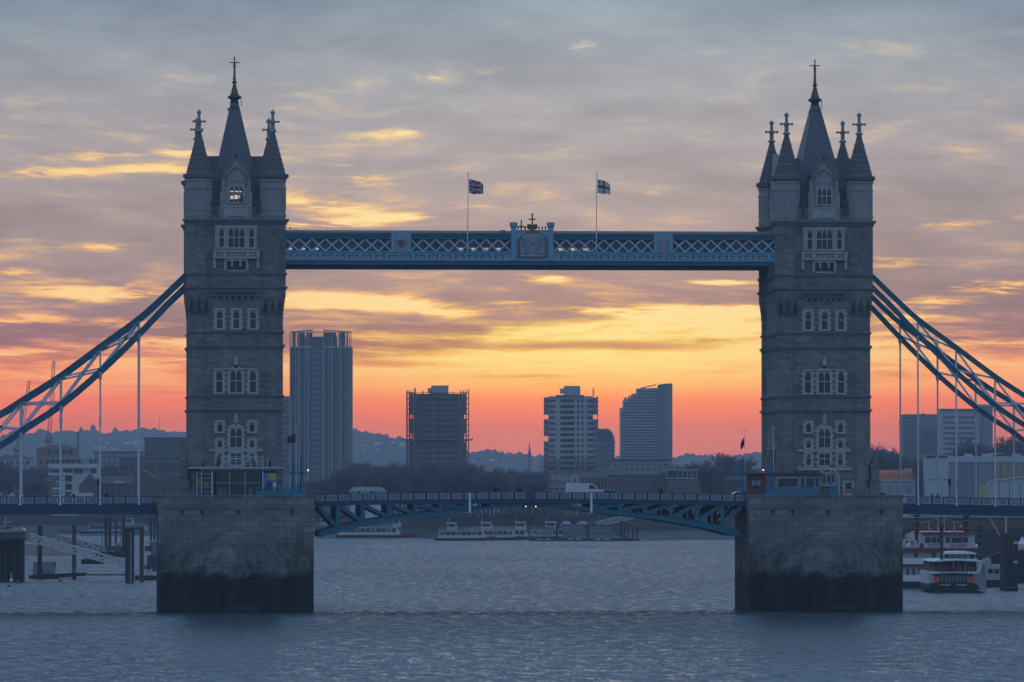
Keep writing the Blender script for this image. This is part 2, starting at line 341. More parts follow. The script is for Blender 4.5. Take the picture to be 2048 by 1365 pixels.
# ------------------------------------------------------------------ haze, water, ground
def build_setting():
    # river: one sheet to beyond the far bank
    m = bpy.data.materials.new('river_water'); m.use_nodes = True; t = NT(m.node_tree); b = t.n['Principled BSDF']
    P = t.node('ShaderNodeTexCoord').outputs['Object']; x, y, z = t.sep(P)
    b.inputs['Base Color'].default_value = (.026, .055, .066, 1); b.inputs['IOR'].default_value = 1.33
    gust = t.noise(t.xyz(t.m('MULTIPLY', x, .010), t.m('MULTIPLY', y, .0045), 0.0), 1.0, 4, .6)
    t.l.new(t.m('ADD', .10, t.m('MULTIPLY', gust, .18)), b.inputs['Roughness'])
    # visible wave faces: slopes as a world-space normal, mostly leaning upstream
    sx = t.noise(t.xyz(t.m('MULTIPLY', x, .8), t.m('MULTIPLY', y, .22), 1.0), 1.0, 5, .65, .1)
    sy = t.noise(t.xyz(t.m('MULTIPLY', x, .50), t.m('MULTIPLY', y, .16), 9.0), 1.0, 6, .68, .08)
    amp = t.m('ADD', .35, t.m('MULTIPLY', gust, 1.0))
    sf = t.noise(t.xyz(t.m('MULTIPLY', x, 2.1), t.m('MULTIPLY', y, 1.3), 2.0), 1.0, 4, .7)
    mixs = t.m('ADD', t.m('MULTIPLY', t.m('SUBTRACT', sy, .5), .80), t.m('MULTIPLY', t.m('SUBTRACT', sf, .5), 1.3))
    ny = t.m('MULTIPLY', t.m('ADD', .065, t.m('MULTIPLY', t.m('MAXIMUM', t.m('ADD', mixs, .20), 0.0), amp)), -1.0)
    nx = t.m('MULTIPLY', t.m('SUBTRACT', sx, .5), .35)
    nv = t.node('ShaderNodeVectorMath', operation='NORMALIZE'); t.l.new(t.xyz(nx, ny, 1.0), nv.inputs[0])
    t.l.new(nv.outputs[0], b.inputs['Normal'])
    mb = MB(); mb.box(-2500, 3500, -1200, 2600, -1.0, 0.0); struct('river', mb, m)
    # far bank: foreshore, river wall, flat town ground, then the hills
    mud = mat('foreshore_mud', (.030, .030, .031), .75, var=.35, scale=.02, fine=.2)
    wall = mat('river_wall_stone', (.045, .045, .05), .85, var=.4, scale=.05, fine=.25)
    grd = mat('town_ground', (.075, .075, .07), .9, var=.3, scale=.02)
    def cpt(px, d, z): p = at(px, 985, d); return (p.x, p.y, z)
    pxs = [-1500+100*i for i in range(52)]
    def edge(px): return 2010+ (290 if px < 560 else 290*max(0, 1-(px-560)/420)) + 25*sin(px*.013) + 12*sin(px*.041)
    rows = []
    for off, z in ((-40, -.6), (0, .05), (60, 1.6), (92, 3.0)):
        rows.append([cpt(px, edge(px)+off, z + .25*sin(px*.03+off)) for px in pxs])
    struct('foreshore', MB().grid(rows, 0, True), mud)
    rows = [[cpt(px, edge(px)+90, 2.2) for px in pxs], [cpt(px, edge(px)+93, 7.4) for px in pxs], [cpt(px, edge(px)+96, 7.4) for px in pxs], [cpt(px, edge(px)+96.2, 6.9) for px in pxs]]
    o = single('river_wall', MB().grid(rows, 0, False), wall, 'long dark stone river wall along the far shore under the trees', 'wall')
    rows = [[cpt(px, edge(px)+96, 6.9) for px in pxs], [cpt(px, 3600, 7.0) for px in pxs], [cpt(px, 10300, 8.0) for px in pxs]]
    struct('ground', MB().grid(rows, 0, True), grd)
    # hills: real slopes rising 3.8 to 6 km away, wooded tops
    hillm = mat('wooded_hill', (.045, .055, .045), .95, var=.4, scale=.004, fine=.3)
    rnd = random.Random(5)
    global crest
    def crest(px):
        pts = [(-600, 862), (0, 872), (60, 866), (100, 858), (120, 866), (200, 864), (300, 862), (380, 866), (480, 862), (600, 858), (700, 862), (760, 866), (810, 878), (880, 895), (940, 905), (1000, 903), (1080, 910), (1200, 915), (1340, 913), (1400, 908), (1480, 912), (1520, 904), (1600, 905), (1750, 900), (1850, 908), (2048, 905), (2700, 900)]
        for (a, ya), (b_, yb) in zip(pts, pts[1:]):
            if a <= px <= b_: return ya+(yb-ya)*(px-a)/(b_-a)
        return 905
    px, cols = -600, []
    while px <= 2700: cols.append(px); px += 5
    bump = []
    s = 0
    for i in cols: s = .45*s+rnd.uniform(-1, 1)*4.2; bump.append(s + 1.5*sin(i*.11) + 2*sin(i*.047))
    rows = []
    for k, (d, q) in enumerate(((6300, 0), (7000, .35), (7700, .66), (8500, .88), (9000, 1.0), (9500, .9), (10200, .4))):
        r = []
        for c, bmp in zip(cols, bump):
            y = crest(c) - (bmp if k == 4 else bmp*.4 if k in (3, 5) else rnd.uniform(-1, 1)*1.5 if k else 0)
            top = 16.5+(985-y)/FPX*9000
            p = at(c, 985, d); r.append((p.x, p.y, 7.5+(top-7.5)*q))
        rows.append(r)
    struct('hills', MB().grid(rows, 0, True), hillm)
build_setting()
def build_haze():
    m = bpy.data.materials.new('haze_air'); m.use_nodes = True; t = NT(m.node_tree); t.n.clear()
    v = t.node('ShaderNodeVolumePrincipled'); v.inputs['Color'].default_value = (.66, .81, 1.0, 1); v.inputs['Density'].default_value = HAZE
    v.inputs['Anisotropy'].default_value = 0.0
    o = t.node('ShaderNodeOutputMaterial'); t.l.new(v.outputs[0], o.inputs['Volume'])
    mb = MB(); mb.box(-3200, 4200, -1300, HAZE_END-CAMD, -2.2, HAZE_TOP)
    ob = struct('haze', mb, m, 'stuff')
# ------------------------------------------------------------------ bridge towers and piers
XT, YT = 41.15, 9.0
def zc(y): return 16.5+(985-y)/14.21         # the same rows for things on the tower's axis, 9 m further back
ZD = 16.15                                   # top of the piers
TC = 5.13                                    # turret axis offsets
FACE_Y = 10.0                                # wall face, from tower axis
class Face:
    """local frame on a tower face: u along the face, w outwards, z up"""
    def __init__(s, cx, cy, n):               # n: 0 front (-y), 1 left (-x), 2 right (+x), 3 back
        s.o = Vector((cx, cy, 0)); s.n = n
    def M(s):
        d = {0: ((1, 0), (0, -1)), 1: ((0, -1), (-1, 0)), 2: ((0, 1), (1, 0)), 3: ((-1, 0), (0, 1))}[s.n]
        (ux, uy), (wx, wy) = d
        return Matrix(((ux, wx, 0, s.o.x), (uy, wy, 0, s.o.y), (0, 0, 1, 0), (0, 0, 0, 1)))
def fbox(mb, u0, u1, w0, w1, z0, z1, m=0):
    mb.box(u0, u1, w0, w1, z0, z1, m)
def window(root, F, w0, uc, wid, z0, z1, lights=1, fr=.34, teeth=0, arch=True, transom=.52, sill=True, name='window'):
    """stone surround (thing's part) with mullions; panes as its sub-part. Built proud of the wall plane w0"""
    M = F.M(); mb = MB(); P = .16
    a, b = uc-wid/2, uc+wid/2
    zl, zh = z0+fr*.8, z1-fr*.8
    fbox(mb, a, a+fr, w0, w0+P, zl, zh); fbox(mb, b-fr, b, w0, w0+P, zl, zh)
    fbox(mb, a-.03, b+.03, w0, w0+P+.05, z1-fr*.8, z1); fbox(mb, a-.06, b+.06, w0, w0+P+.08, z0, z0+fr*.8)
    if teeth:
        h = (z1-z0)/(teeth*2+1)
        for k in range(teeth):
            zz = z0+h*(2*k+1)
            fbox(mb, a-.19, a+.01, w0, w0+P*.8, zz, zz+h); fbox(mb, b-.01, b+.19, w0, w0+P*.8, zz, zz+h)
    iw = wid-2*fr; lw = iw/lights
    for k in range(1, lights):
        c = a+fr+lw*k; fbox(mb, c-.06, c+.06, w0, w0+P*.75, zl, zh)
    if transom:
        zt_ = z0+fr*.8+(zh-zl)*transom; fbox(mb, a+fr, b-fr, w0, w0+P*.7, zt_-.07, zt_+.07)
    if arch:
        for k in range(lights):
            c0 = a+fr+lw*k+.05; c1 = c0+lw-.10; cm = (c0+c1)/2; hh = min(.55, lw*.8)
            for s_ in (0, 1):
                e = c0 if s_ == 0 else c1
                poly = [(e, zh), (cm, zh), (cm+(e-cm)*.45, zh-hh*.38), (e, zh-hh)]
                mb.prism(poly if s_ else poly, 0, 0.001)
                n = len(mb.v)-8
                for i in range(8): x, y, z = mb.v[n+i]; mb.v[n+i] = (x, w0+.02 if i >= 4 else w0+P*.6, z)
    mb.xf(M); o = part(name, mb, PORTLAND, root)
    g = MB(); fbox(g, a+fr-.02, b-fr+.02, w0-.02, w0+.03, zl-.02, zh+.02); g.xf(M); part('pane', g, GLASSD, o)
    return o
def finial_stone(mb, F, w0, uc, z0, h):
    """crocketed stone finial standing over a window head"""
    for (a, b, wd) in ((0, .18, .30), (.18, .32, .18), (.32, .44, .36), (.44, .60, .22), (.60, .72, .34), (.72, 1.0, .15)):
        fbox(mb, uc-wd, uc+wd, w0, w0+.2, z0+a*h, z0+b*h)
def octa(mb, cx, cy, prof, m=0): mb.lathe(cx, cy, [(z, r/cos(pi/8)) for z, r in prof], 8, m)
def plan_ring(mb, cx, cy, z0, z1, out, rt, bx=6.03, by=FACE_Y, m=0):
    """a moulding running round walls and turrets"""
    mb.box(cx-bx-out, cx+bx+out, cy-by-out, cy+by+out, z0, z1, m)
    k = 0
    for sx in (-1, 1):
        for sy in (-1, 1):
            k += 1; octa(mb, cx+sx*TC, cy+sy*YT, [(z0-.004*k, rt+out), (z1+.004*k, rt+out)], m)
def build_tower(cx, cy):
    root = thing('bridge_tower', 'x', 'bridge tower', (cx, cy, ZD))
    F0, F1, F2 = Face(cx, cy, 0), Face(cx, cy, 1), Face(cx, cy, 2)
    # body
    mb = MB(); mb.box(cx-6.03, cx+6.03, cy-FACE_Y, cy+FACE_Y, ZD-.05, zt(437)); 
    mb.box(cx-6.18, cx+6.18, cy-FACE_Y-.15, cy+FACE_Y+.15, ZD-.04, zt(977))
    # upper parapet wall
    mb.box(cx-5.9, cx+5.9, cy-FACE_Y-.02, cy+FACE_Y+.02, zt(437.2), zt(412))
    part('wall', mb, GRANITE, root)
    # turrets with spires
    for sx in (-1, 1):
        for sy in (-1, 1):
            tx, ty = cx+sx*TC, cy+sy*YT; mb = MB()
            octa(mb, tx, ty, [(ZD-.05, 1.72), (zt(977), 1.72), (zt(974), 1.44), (zt(634), 1.44), (zt(620), 1.52), (zt(604), 1.66), (zt(592), 1.80), (zt(437), 1.82)])
            o = part('turret', mb, GRANITE, root)
            mb = MB(); octa(mb, tx, ty, [(zt(437.3), 1.78), (zt(357), 1.78)])
            for y0, y1, e in ((432, 428, .10), (421, 419, .06), (377, 374, .12), (362, 358, .12)): octa(mb, tx, ty, [(zt(y0), 1.78+e), (zt(y1), 1.78+e)])
            for k in range(8):                         # blind panels on the upper stage
                t = pi/4*k; c_, s_ = cos(t), sin(t)
                for q in (-.36, .36):
                    p = Vector((tx+1.80*c_-q*s_, ty+1.80*s_+q*c_, 0))
                    mb.beam((p.x, p.y, zt(418)), (p.x, p.y, zt(379)), .10, .10)
            part('turret_head', mb, UPPER, o)
            mb = MB(); octa(mb, tx, ty, [(zt(357), 1.95), (zt(353.5), 2.06), (zt(351), 2.06)])
            octa(mb, tx, ty, [(zt(351), 1.92), (zt(345), 1.74), (zt(300), .92), (zt(263), .28)])
            for k in range(16):
                t = 2*pi*k/16; mb.box(tx+2.05*cos(t)-.17, tx+2.05*cos(t)+.17, ty+2.05*sin(t)-.17, ty+2.05*sin(t)+.17, zt(354.5), zt(347.5))
            for y, r in ((337, 1.62), (328, 1.45), (318, 1.27), (308, 1.08), (296, .87), (284, .67)): octa(mb, tx, ty, [(zt(y), r+.05), (zt(y-1.3), r+.03)])
            part('spire', mb, SPIRE, o)
            mb = MB(); mb.lathe(tx, ty, [(zt(263.5), .46), (zt(261), .58), (zt(259), .46), (zt(257), .30), (zt(245), .30), (zt(243), .36)], 8)
            mb.box(tx-.40, tx+.40, ty-.26, ty+.26, zt(244), zt(239.5)); mb.box(tx-.78, tx+.78, ty-.20, ty+.20, zt(243), zt(240.2)); mb.box(tx-.20, tx+.20, ty-.78, ty+.78, zt(242.9), zt(240.3))
            for e in (-1, 1):
                mb.box(tx+e*.80-.14, tx+e*.80+.14, ty-.25, ty+.25, zt(243.8), zt(239.4)); mb.box(tx-.25, tx+.25, ty+e*.80-.14, ty+e*.80+.14, zt(243.8), zt(239.4))
            mb.lathe(tx, ty, [(zt(240), .24), (zt(226), .22), (zt(225), .34), (zt(222.5), .36), (zt(219.5), .22), (zt(218), .05)], 8)
            mb.tube((tx, ty, zt(218.5)), (tx, ty, zt(213)), .025, n=5)
            part('finial', mb, UPPER, o)
    # string courses and cornices
    def ring(name, spec, mt):
        mb = MB()
        for y0, y1, out, rt in spec: plan_ring(mb, cx, cy, zt(y0), zt(y1), out, rt)
        return part(name, mb, mt, root)
    ring('cornice', [(449, 446, .08, 1.82), (446, 443, .20, 1.82), (443, 441, .32, 1.82), (441, 437.4, .44, 1.82)], COURSE)
    ring('string_course', [(550.5, 548, .10, 1.82), (548, 545.5, .20, 1.82)], COURSE)
    ring('string_course', [(578.5, 576, .12, 1.82), (576, 573, .26, 1.82)], COURSE)
    ring('string_course', [(667, 665, .10, 1.44), (665, 662.5, .20, 1.44)], COURSE)
    ring('string_course', [(697, 693.5, .12, 1.44), (693.5, 689.5, .27, 1.44)], COURSE)
    ring('string_course', [(795, 793, .10, 1.44), (793, 790.5, .20, 1.44)], COURSE)
    ring('string_course', [(823.5, 821, .12, 1.44), (821, 817.5, .27, 1.44)], COURSE)
    # small lion-head bosses under the main cornice
    # arrow niches at the turret swell: dark raised shapes painting the recess shade
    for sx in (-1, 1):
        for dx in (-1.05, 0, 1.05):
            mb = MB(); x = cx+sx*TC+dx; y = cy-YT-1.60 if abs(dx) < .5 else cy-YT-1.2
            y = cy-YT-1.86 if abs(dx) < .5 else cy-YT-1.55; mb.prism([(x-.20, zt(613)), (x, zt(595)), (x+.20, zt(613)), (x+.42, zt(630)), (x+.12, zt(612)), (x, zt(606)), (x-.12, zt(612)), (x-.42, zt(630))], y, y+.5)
            part('niche_shade', mb, SOFFIT, root)
    wF = FACE_Y
    # stage windows, front
    M0 = F0.M()
    mb = MB(); fbox(mb, -2.95, 2.95, wF, wF+.05, zt(499), zt(451)); fbox(mb, -2.7, 2.7, wF, wF+.30, zt(503), zt(500)); mb.xf(M0); part('window_surround', mb, PORTLAND, root)
    window(root, F0, wF+.05, 0.08, 2.75, zt(498), zt(453), 3, .28, 0)
    for s in (-1, 1): window(root, F0, wF+.05, 2.08*s+.08, 1.2, zt(498), zt(453), 1, .28, 4)
    # balcony below them
    mb = MB(); fbox(mb, -3.15, 3.2, wF, wF+.55, zt(517.5), zt(515)); fbox(mb, -3.15, 3.2, wF, wF+.45, zt(515), zt(502.5))
    for u in (-3.0, -1.55, 1.62, 3.05): fbox(mb, u-.19, u+.19, wF+.4, wF+.66, zt(516), zt(501))
    fbox(mb, -3.25, 3.3, wF, wF+.62, zt(503.8), zt(502.2))
    mb.xf(M0); o = part('balcony', mb, PORTLAND, root)
    for (u0, u1) in ((-2.75, -1.8), (-1.3, 1.36), (1.88, 2.8)):
        mb = MB(); n = max(2, int((u1-u0)/.42))
        for k in range(n):
            c = u0+(u1-u0)*(k+.5)/n; w_ = .15
            mb.beam((c-w_, wF+.47, zt(513.5)), (c+w_, wF+.47, zt(505)), .05, .07); mb.beam((c+w_, wF+.475, zt(513.5)), (c-w_, wF+.475, zt(505)), .05, .07)
        mb.xf(M0); part('tracery', mb, COURSE, o)
    for u, e, ya, yb in ((-3.0, .2, 536, 518), (3.05, .2, 536, 518), (-1.48, .18, 540, 522), (1.55, .18, 540, 522), (-.55, .14, 533, 522), (.62, .14, 533, 522)):
        mb = MB(); fbox(mb, u-e, u+e, wF, wF+.35, zt(ya), zt(yb)); mb.xf(M0); part('bracket', mb, PORTLAND, o)
    mb = MB(); fbox(mb, -1.55, 1.62, wF, wF+.36, zt(522), zt(518)); fbox(mb, -1.55, 1.62, wF, wF+.10, zt(543), zt(540))
    mb.xf(M0); part('bracket_shelf', mb, PORTLAND, o)
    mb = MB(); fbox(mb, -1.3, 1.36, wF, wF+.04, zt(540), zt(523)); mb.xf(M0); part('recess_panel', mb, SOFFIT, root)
    # corbel table
    mb = MB()
    fbox(mb, -3.55, 3.6, wF, wF+.30, zt(592.5), zt(590)); fbox(mb, -3.4, 3.4, wF, wF+.16, zt(584), zt(581))
    for k in range(7):
        u = -2.55+k*.86; fbox(mb, u-.22, u+.22, wF, wF+.30, zt(590), zt(585)); fbox(mb, u-.16, u+.16, wF, wF+.24, zt(598), zt(592.5))
    mb.xf(M0); part('corbel_table', mb, COURSE, root)
    for k in range(7):  # dark pieces put the shade of the corbel recesses into colour
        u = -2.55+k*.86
        g = MB(); fbox(g, u-.25, u+.25, wF, wF+.33, zt(590.5), zt(584.5)); g.xf(M0); part('corbel_shade', g, SOFFIT, root)
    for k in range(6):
        u = -2.12+k*.86; g = MB(); g.prism([(u-.26, zt(593)), (u+.26, zt(593)), (u, zt(601))], wF, wF+.10); g.xf(M0); part('corbel_shade', g, SOFFIT, root)
    for u in (-2.25, .07, 2.38): window(root, F0, wF, u, 1.5, zt(660.5), zt(616.5), 1, .36, 4)
    # three-window stage
    window(root, F0, wF, 0.02, 2.25, zt(788.5), zt(737), 2, .34, 4)
    for s in (-1, 1): window(root, F0, wF, 2.33*s+.04, 1.5, zt(788.5), zt(737), 1, .34, 4)
    mb = MB(); finial_stone(mb, F0, wF, .03, zt(736), 1.75)
    mb.prism([(-.75, zt(737)), (.03, zt(730)), (.81, zt(737))], wF, wF+.2); fbox(mb, -3.15, 3.2, wF, wF+.26, zt(739), zt(737)) 
    mb.xf(M0); part('window_finial', mb, PORTLAND, root)
    # lower stage
    for s in (-1, 1):
        window(root, F0, wF, 2.24*s+.03, 1.35, zt(867.5), zt(841), 1, .34, 2, True, 0)
        window(root, F0, wF, 2.24*s+.03, 1.25, zt(899), zt(876.5), 1, .32, 2, True, 0)
        window(root, F0, wF, 2.24*s+.03, 1.25, zt(934), zt(903.5), 1, .32, 2, True, .62)
    window(root, F0, wF, .03, 2.25, zt(898.5), zt(853), 2, .34, 4, True, .55)
    window(root, F0, wF, .03, 2.05, zt(934), zt(903.5), 2, .30, 2, False, .55)
    mb = MB(); finial_stone(mb, F0, wF, .03, zt(852), 1.75); mb.prism([(-.85, zt(853)), (.03, zt(845)), (.91, zt(853))], wF, wF+.2)
    mb.xf(M0); part('window_finial', mb, PORTLAND, root)
    mb = MB(); fbox(mb, -3.75, 3.75, wF, wF+.20, zt(903.2), zt(898)); fbox(mb, -3.75, 3.75, wF, wF+.22, zt(941), zt(935)); mb.xf(M0); part('stone_band', mb, PORTLAND, root)
    # side faces: plainer windows, roadway arch
    for F in (F1, F2):
        w = 6.03
        for (ya, yb) in ((498, 453), (660, 617), (788, 738), (898, 853)):
            for u in (-4.2, 0, 4.2): window(root, F, w, u, 1.9, zt(ya), zt(yb), 2, .32, 3)
        mb = MB(); pts = [(-4.6, ZD)]
        for k in range(13):
            a = pi-pi*k/12; pts.append((4.6*cos(a), zt(915)+2.2*sin(a)))
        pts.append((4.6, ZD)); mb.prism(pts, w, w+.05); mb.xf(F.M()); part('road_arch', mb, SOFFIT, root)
    # gable dormer on the front (and back)
    for F in (F0, Face(cx, cy, 3)):
        M = F.M(); mb = MB()
        poly = [(-2.2, zt(437)), (-2.2, zt(384)), (-2.0, zt(378)), (-2.0, zt(356)), (-1.62, zt(352)), (-1.62, zt(340)), (0.02, zt(309)), (1.66, zt(340)), (1.66, zt(352)), (2.04, zt(356)), (2.04, zt(378)), (2.24, zt(384)), (2.24, zt(437))]
        mb.prism(poly, wF-.9, wF+.14); mb.xf(M); o = part('gable', mb, UPPER, root)
        mb = MB()
        for s in (-1, 1):
            mb.beam((s*1.75, wF+.2, zt(343)), (0, wF+.2, zt(308)), .5, .16, up=(0, 1, 0))
            fbox(mb, s*1.62-.2, s*1.62+.2, wF-.1, wF+.34, zt(356), zt(333)); mb.prism([(s*1.62-.24, zt(333)), (s*1.62, zt(325)), (s*1.62+.24, zt(333))], wF-.1, wF+.34)
            # hood arch round the tympanum
            pts = [(s*1.35, zt(368)), (s*1.3, zt(352)), (s*.85, zt(342)), (0, zt(334))]
            for a, b in zip(pts, pts[1:]): mb.beam((a[0], wF+.2, a[1]), (b[0], wF+.2, b[1]), .12, .16, up=(0, 1, 0))
            fbox(mb, s*1.35-.2, s*1.35+.2, wF, wF+.3, zt(371), zt(367))
        for k in range(5): fbox(mb, -.9+k*.42, -.75+k*.42, wF+.1, wF+.2, zt(364), zt(360))
        fbox(mb, -.12, .14, wF-.1, wF+.2, zt(310), zt(302))
        mb.xf(M); part('gable_moulding', mb, COURSE, o)
        window(o, F, wF+.14, .04, 2.35, zt(407), zt(370), 3, .22, 0)
        mb = MB(); fbox(mb, -1.75, 1.8, wF, wF+.42, zt(413.5), zt(411)); fbox(mb, -1.45, 1.5, wF, wF+.28, zt(432), zt(413.5)); 
        for u in (-1.5, 1.55): fbox(mb, u-.16, u+.16, wF, wF+.36, zt(436), zt(413.5))
        mb.xf(M); part('balcony_front', mb, PORTLAND, o)
        for s in (-1, 1):                               # flanking drip brackets
            mb = MB(); fbox(mb, s*2.86-.5, s*2.86+.5, wF-.2, wF+.30, zt(406.5), zt(403.5)); fbox(mb, s*2.86-.18, s*2.86+.18, wF, wF+.34, zt(426), zt(406.5)); fbox(mb, s*2.86-.32, s*2.86+.32, wF-.2, wF+.26, zt(403.5), zt(397))
            mb.xf(M); part('gargoyle', mb, LEADCAP, root)
    # merlon-like parapet blocks between gable and turrets
    # main roof
    mb = MB()
    def fr(z, hx, hy): return [(cx-hx, cy-hy, z), (cx+hx, cy-hy, z), (cx+hx, cy+hy, z), (cx-hx, cy+hy, z)]
    L = [fr(zc(436), 4.25, 9.2), fr(zc(312), 2.15, 4.7), fr(zc(222), .78, 1.6), fr(zc(207), .56, 1.0)]
    vs = [p for r in L for p in r]; fs = []
    for j in range(len(L)-1):
        for k in range(4): fs.append((j*4+k, j*4+(k+1) % 4, j*4+4+(k+1) % 4, j*4+4+k))
    fs.append((12, 13, 14, 15)); mb.add(vs, fs)
    # cross roof towards the side gables and the ridge behind each front gable
    zr = zc(312.5)
    mb.prismx([(cy-3.4, zc(430)), (cy, zr), (cy+3.4, zc(430))], cx-5.75, cx+5.75)
    mb.prism([(cx-1.75, zc(352)), (cx, zc(313)), (cx+1.75, zc(352))], cy-9.2, cy+9.2)
    roof = part('roof', mb, SLATE, root)
    for s in (-1, 1):
        mb = MB(); mb.prismx([(cy-3.3, zc(437)), (cy-3.3, zc(395)), (cy-2.0, zc(345)), (cy, zc(303)), (cy+2.0, zc(345)), (cy+3.3, zc(395)), (cy+3.3, zc(437))], cx+s*5.7-.3, cx+s*5.7+.5)
        o = part('side_gable', mb, UPPER, root)
        Fs = Face(cx, cy, 1 if s < 0 else 2); window(o, Fs, 6.2 if s > 0 else 6.0, 0, 2.4, zc(407), zc(370), 3, .25, 0)
    mb = MB(); mb.lathe(cx, cy, [(zc(207.5), .62), (zc(204), .66), (zc(203), .52), (zc(199), .60), (zc(196.5), .95), (zc(193), .98), (zc(191), .72), (zc(188.5), .60), (zc(187), .30)], 10)
    part('crown_collar', mb, LEADCAP, roof)
    mb = MB()
    mb.tube((cx+.95, cy, zc(193)), (cx+.98, cy, zc(213)), .05, n=6); 
    part('lightning_rod', mb, LEADCAP, roof)
    mb = MB(); mb.box(cx-.42, cx+.42, cy-1.5, cy-1.3, zc(219), zc(214.5)); part('roof_lucarne', mb, LEADCAP, roof)
    mb = MB(); mb.lathe(cx-.72, cy-.9, [(zc(222), .28), (zc(217), .28)], 8); part('roof_vent', mb, LEADCAP, roof)
    mb = MB()
    mb.lathe(cx, cy, [(zc(187.5), .52), (zc(181), .34), (zc(176), .26), (zc(166), .24), (zc(165), .40), (zc(163.5), .40), (zc(162), .22), (zc(159), .20), (zc(158), .30), (zc(156.5), .20), (zc(134), .15), (zc(133), .24), (zc(131), .20), (zc(122), .10), (zc(117), .08), (zc(115), .16), (zc(113.5), .05)], 8)
    for e in (-1, 1): mb.tube((cx, cy, zc(125)), (cx+e*.62, cy, zc(125)), .10, .06, n=6); mb.lathe(cx+e*.62, cy, [(zc(126.3), .06), (zc(125), .15), (zc(123.7), .06)], 6)
    mb.tube((cx, cy-.5, zc(125)), (cx, cy+.5, zc(125)), .08, n=6)
    for k in range(4):
        t = pi/4+pi/2*k; mb.tube((cx+.66*cos(t), cy+.66*sin(t), zc(188)), (cx+.26*cos(t), cy+.26*sin(t), zc(170)), .07, .05, n=5)
    mb.tube((cx, cy, zc(114)), (cx, cy, zc(109)), .02, n=5)
    part('gilt_finial', mb, GILT, roof)
    # small buttress turrets where the side span lands
    s = -1 if cx < 0 else 1
    return root
tower = build_tower(-XT, YT)
tower['label'] = 'grey gothic stone tower with corner spires and a glass kiosk at its foot'
tower['group'] = 'gothic bridge towers'
tower2 = copy_tree(tower); tower2.location.x = XT
for u0, ya, yb in ((-.62, 384, 381.5), (.02, 384, 381.5), (.55, 384, 382), (-.62, 398, 391), (-.05, 398, 390), (.3, 396, 391)):  # glowing panes stand in for dawn sky showing through the dormer
    mb = MB(); mb.box(-XT+.04+u0-.22, -XT+.04+u0+.22, YT-FACE_Y-.205, YT-FACE_Y-.18, zt(ya), zt(yb)); part('sky_glow_pane', mb, mat('dawn_sky_glow', (.5, .4, .3), .4, var=0, emit=((1, .80, .58), .5)), tower)
tower2['label'] = 'grey gothic stone tower with corner spires and an arched doorway at its foot'
def abutment(cx, s, tw, lab):
    # low stone buttress with a carved figure on the landward side
    mb = MB(); x = cx+s*7.15
    mb.box(x-.75, x+.75, YT-10.4, YT-8.2, ZD-.05, zt(960)); mb.box(x-.55, x+.55, YT-10.2, YT-8.4, zt(960), zt(932)); mb.box(x-.7, x+.7, YT-10.35, YT-8.3, zt(932), zt(928))
    mb.lathe(x, YT-9.3, [(zt(928), .45), (zt(922), .55), (zt(917), .35), (zt(914), .12)], 8)
    part('buttress', mb, GRANITE, tw)
abutment(-XT, -1, tower, ''); abutment(XT, 1, tower2, '')
def doorway(cx):
    o_ = tower2; F = Face(cx, YT, 0); M = F.M(); w = FACE_Y
    mb = MB(); n = 14; u0 = .6
    pts = [(u0-1.55, ZD)]+[(u0+1.55*cos(pi-pi*k/n), zt(958)+1.75*sin(pi*k/n)) for k in range(n+1)]+[(u0+1.55, ZD)]
    inn = [(u0+1.18, ZD)]+[(u0+1.18*cos(pi*k/n), zt(958)+1.32*sin(pi*k/n)) for k in range(n+1)]+[(u0-1.18, ZD)]
    for k in range(n+2):                     # arch ring as a run of voussoirs
        a, b = pts[k], pts[k+1]; c, d = inn[-1-k], inn[-2-k]
        mb.add([(a[0], w, a[1]), (b[0], w, b[1]), (d[0], w, d[1]), (c[0], w, c[1]), (a[0], w+.3, a[1]), (b[0], w+.3, b[1]), (d[0], w+.3, d[1]), (c[0], w+.3, c[1])], [(0, 1, 2, 3), (7, 6, 5, 4), (0, 4, 5, 1), (1, 5, 6, 2), (2, 6, 7, 3), (3, 7, 4, 0)])
    mb.xf(M); o = part('doorway', mb, PORTLAND, o_)
    mb = MB(); fbox(mb, u0-1.15, u0+1.15, w, w+.16, zt(973.5), zt(966)); fbox(mb, u0-1.15, u0+1.15, w, w+.1, zt(966), zt(944))
    mb.xf(M); part('fanlight_panel', mb, PORTLAND, o)
    for k in range(3): window(o, F, w+.1, u0-.62+k*.62, .56, zt(965.5), zt(948), 1, .09, 0, True, 0)
    mb = MB(); fbox(mb, u0-1.12, u0+1.12, w, w+.05, ZD, zt(973.5)); mb.xf(M); part('door', mb, BLACK, o)
    window(o_, F, w, 3.4, 1.55, ZD, zt(962), 1, .32, 2, False, 0)
doorway(XT)
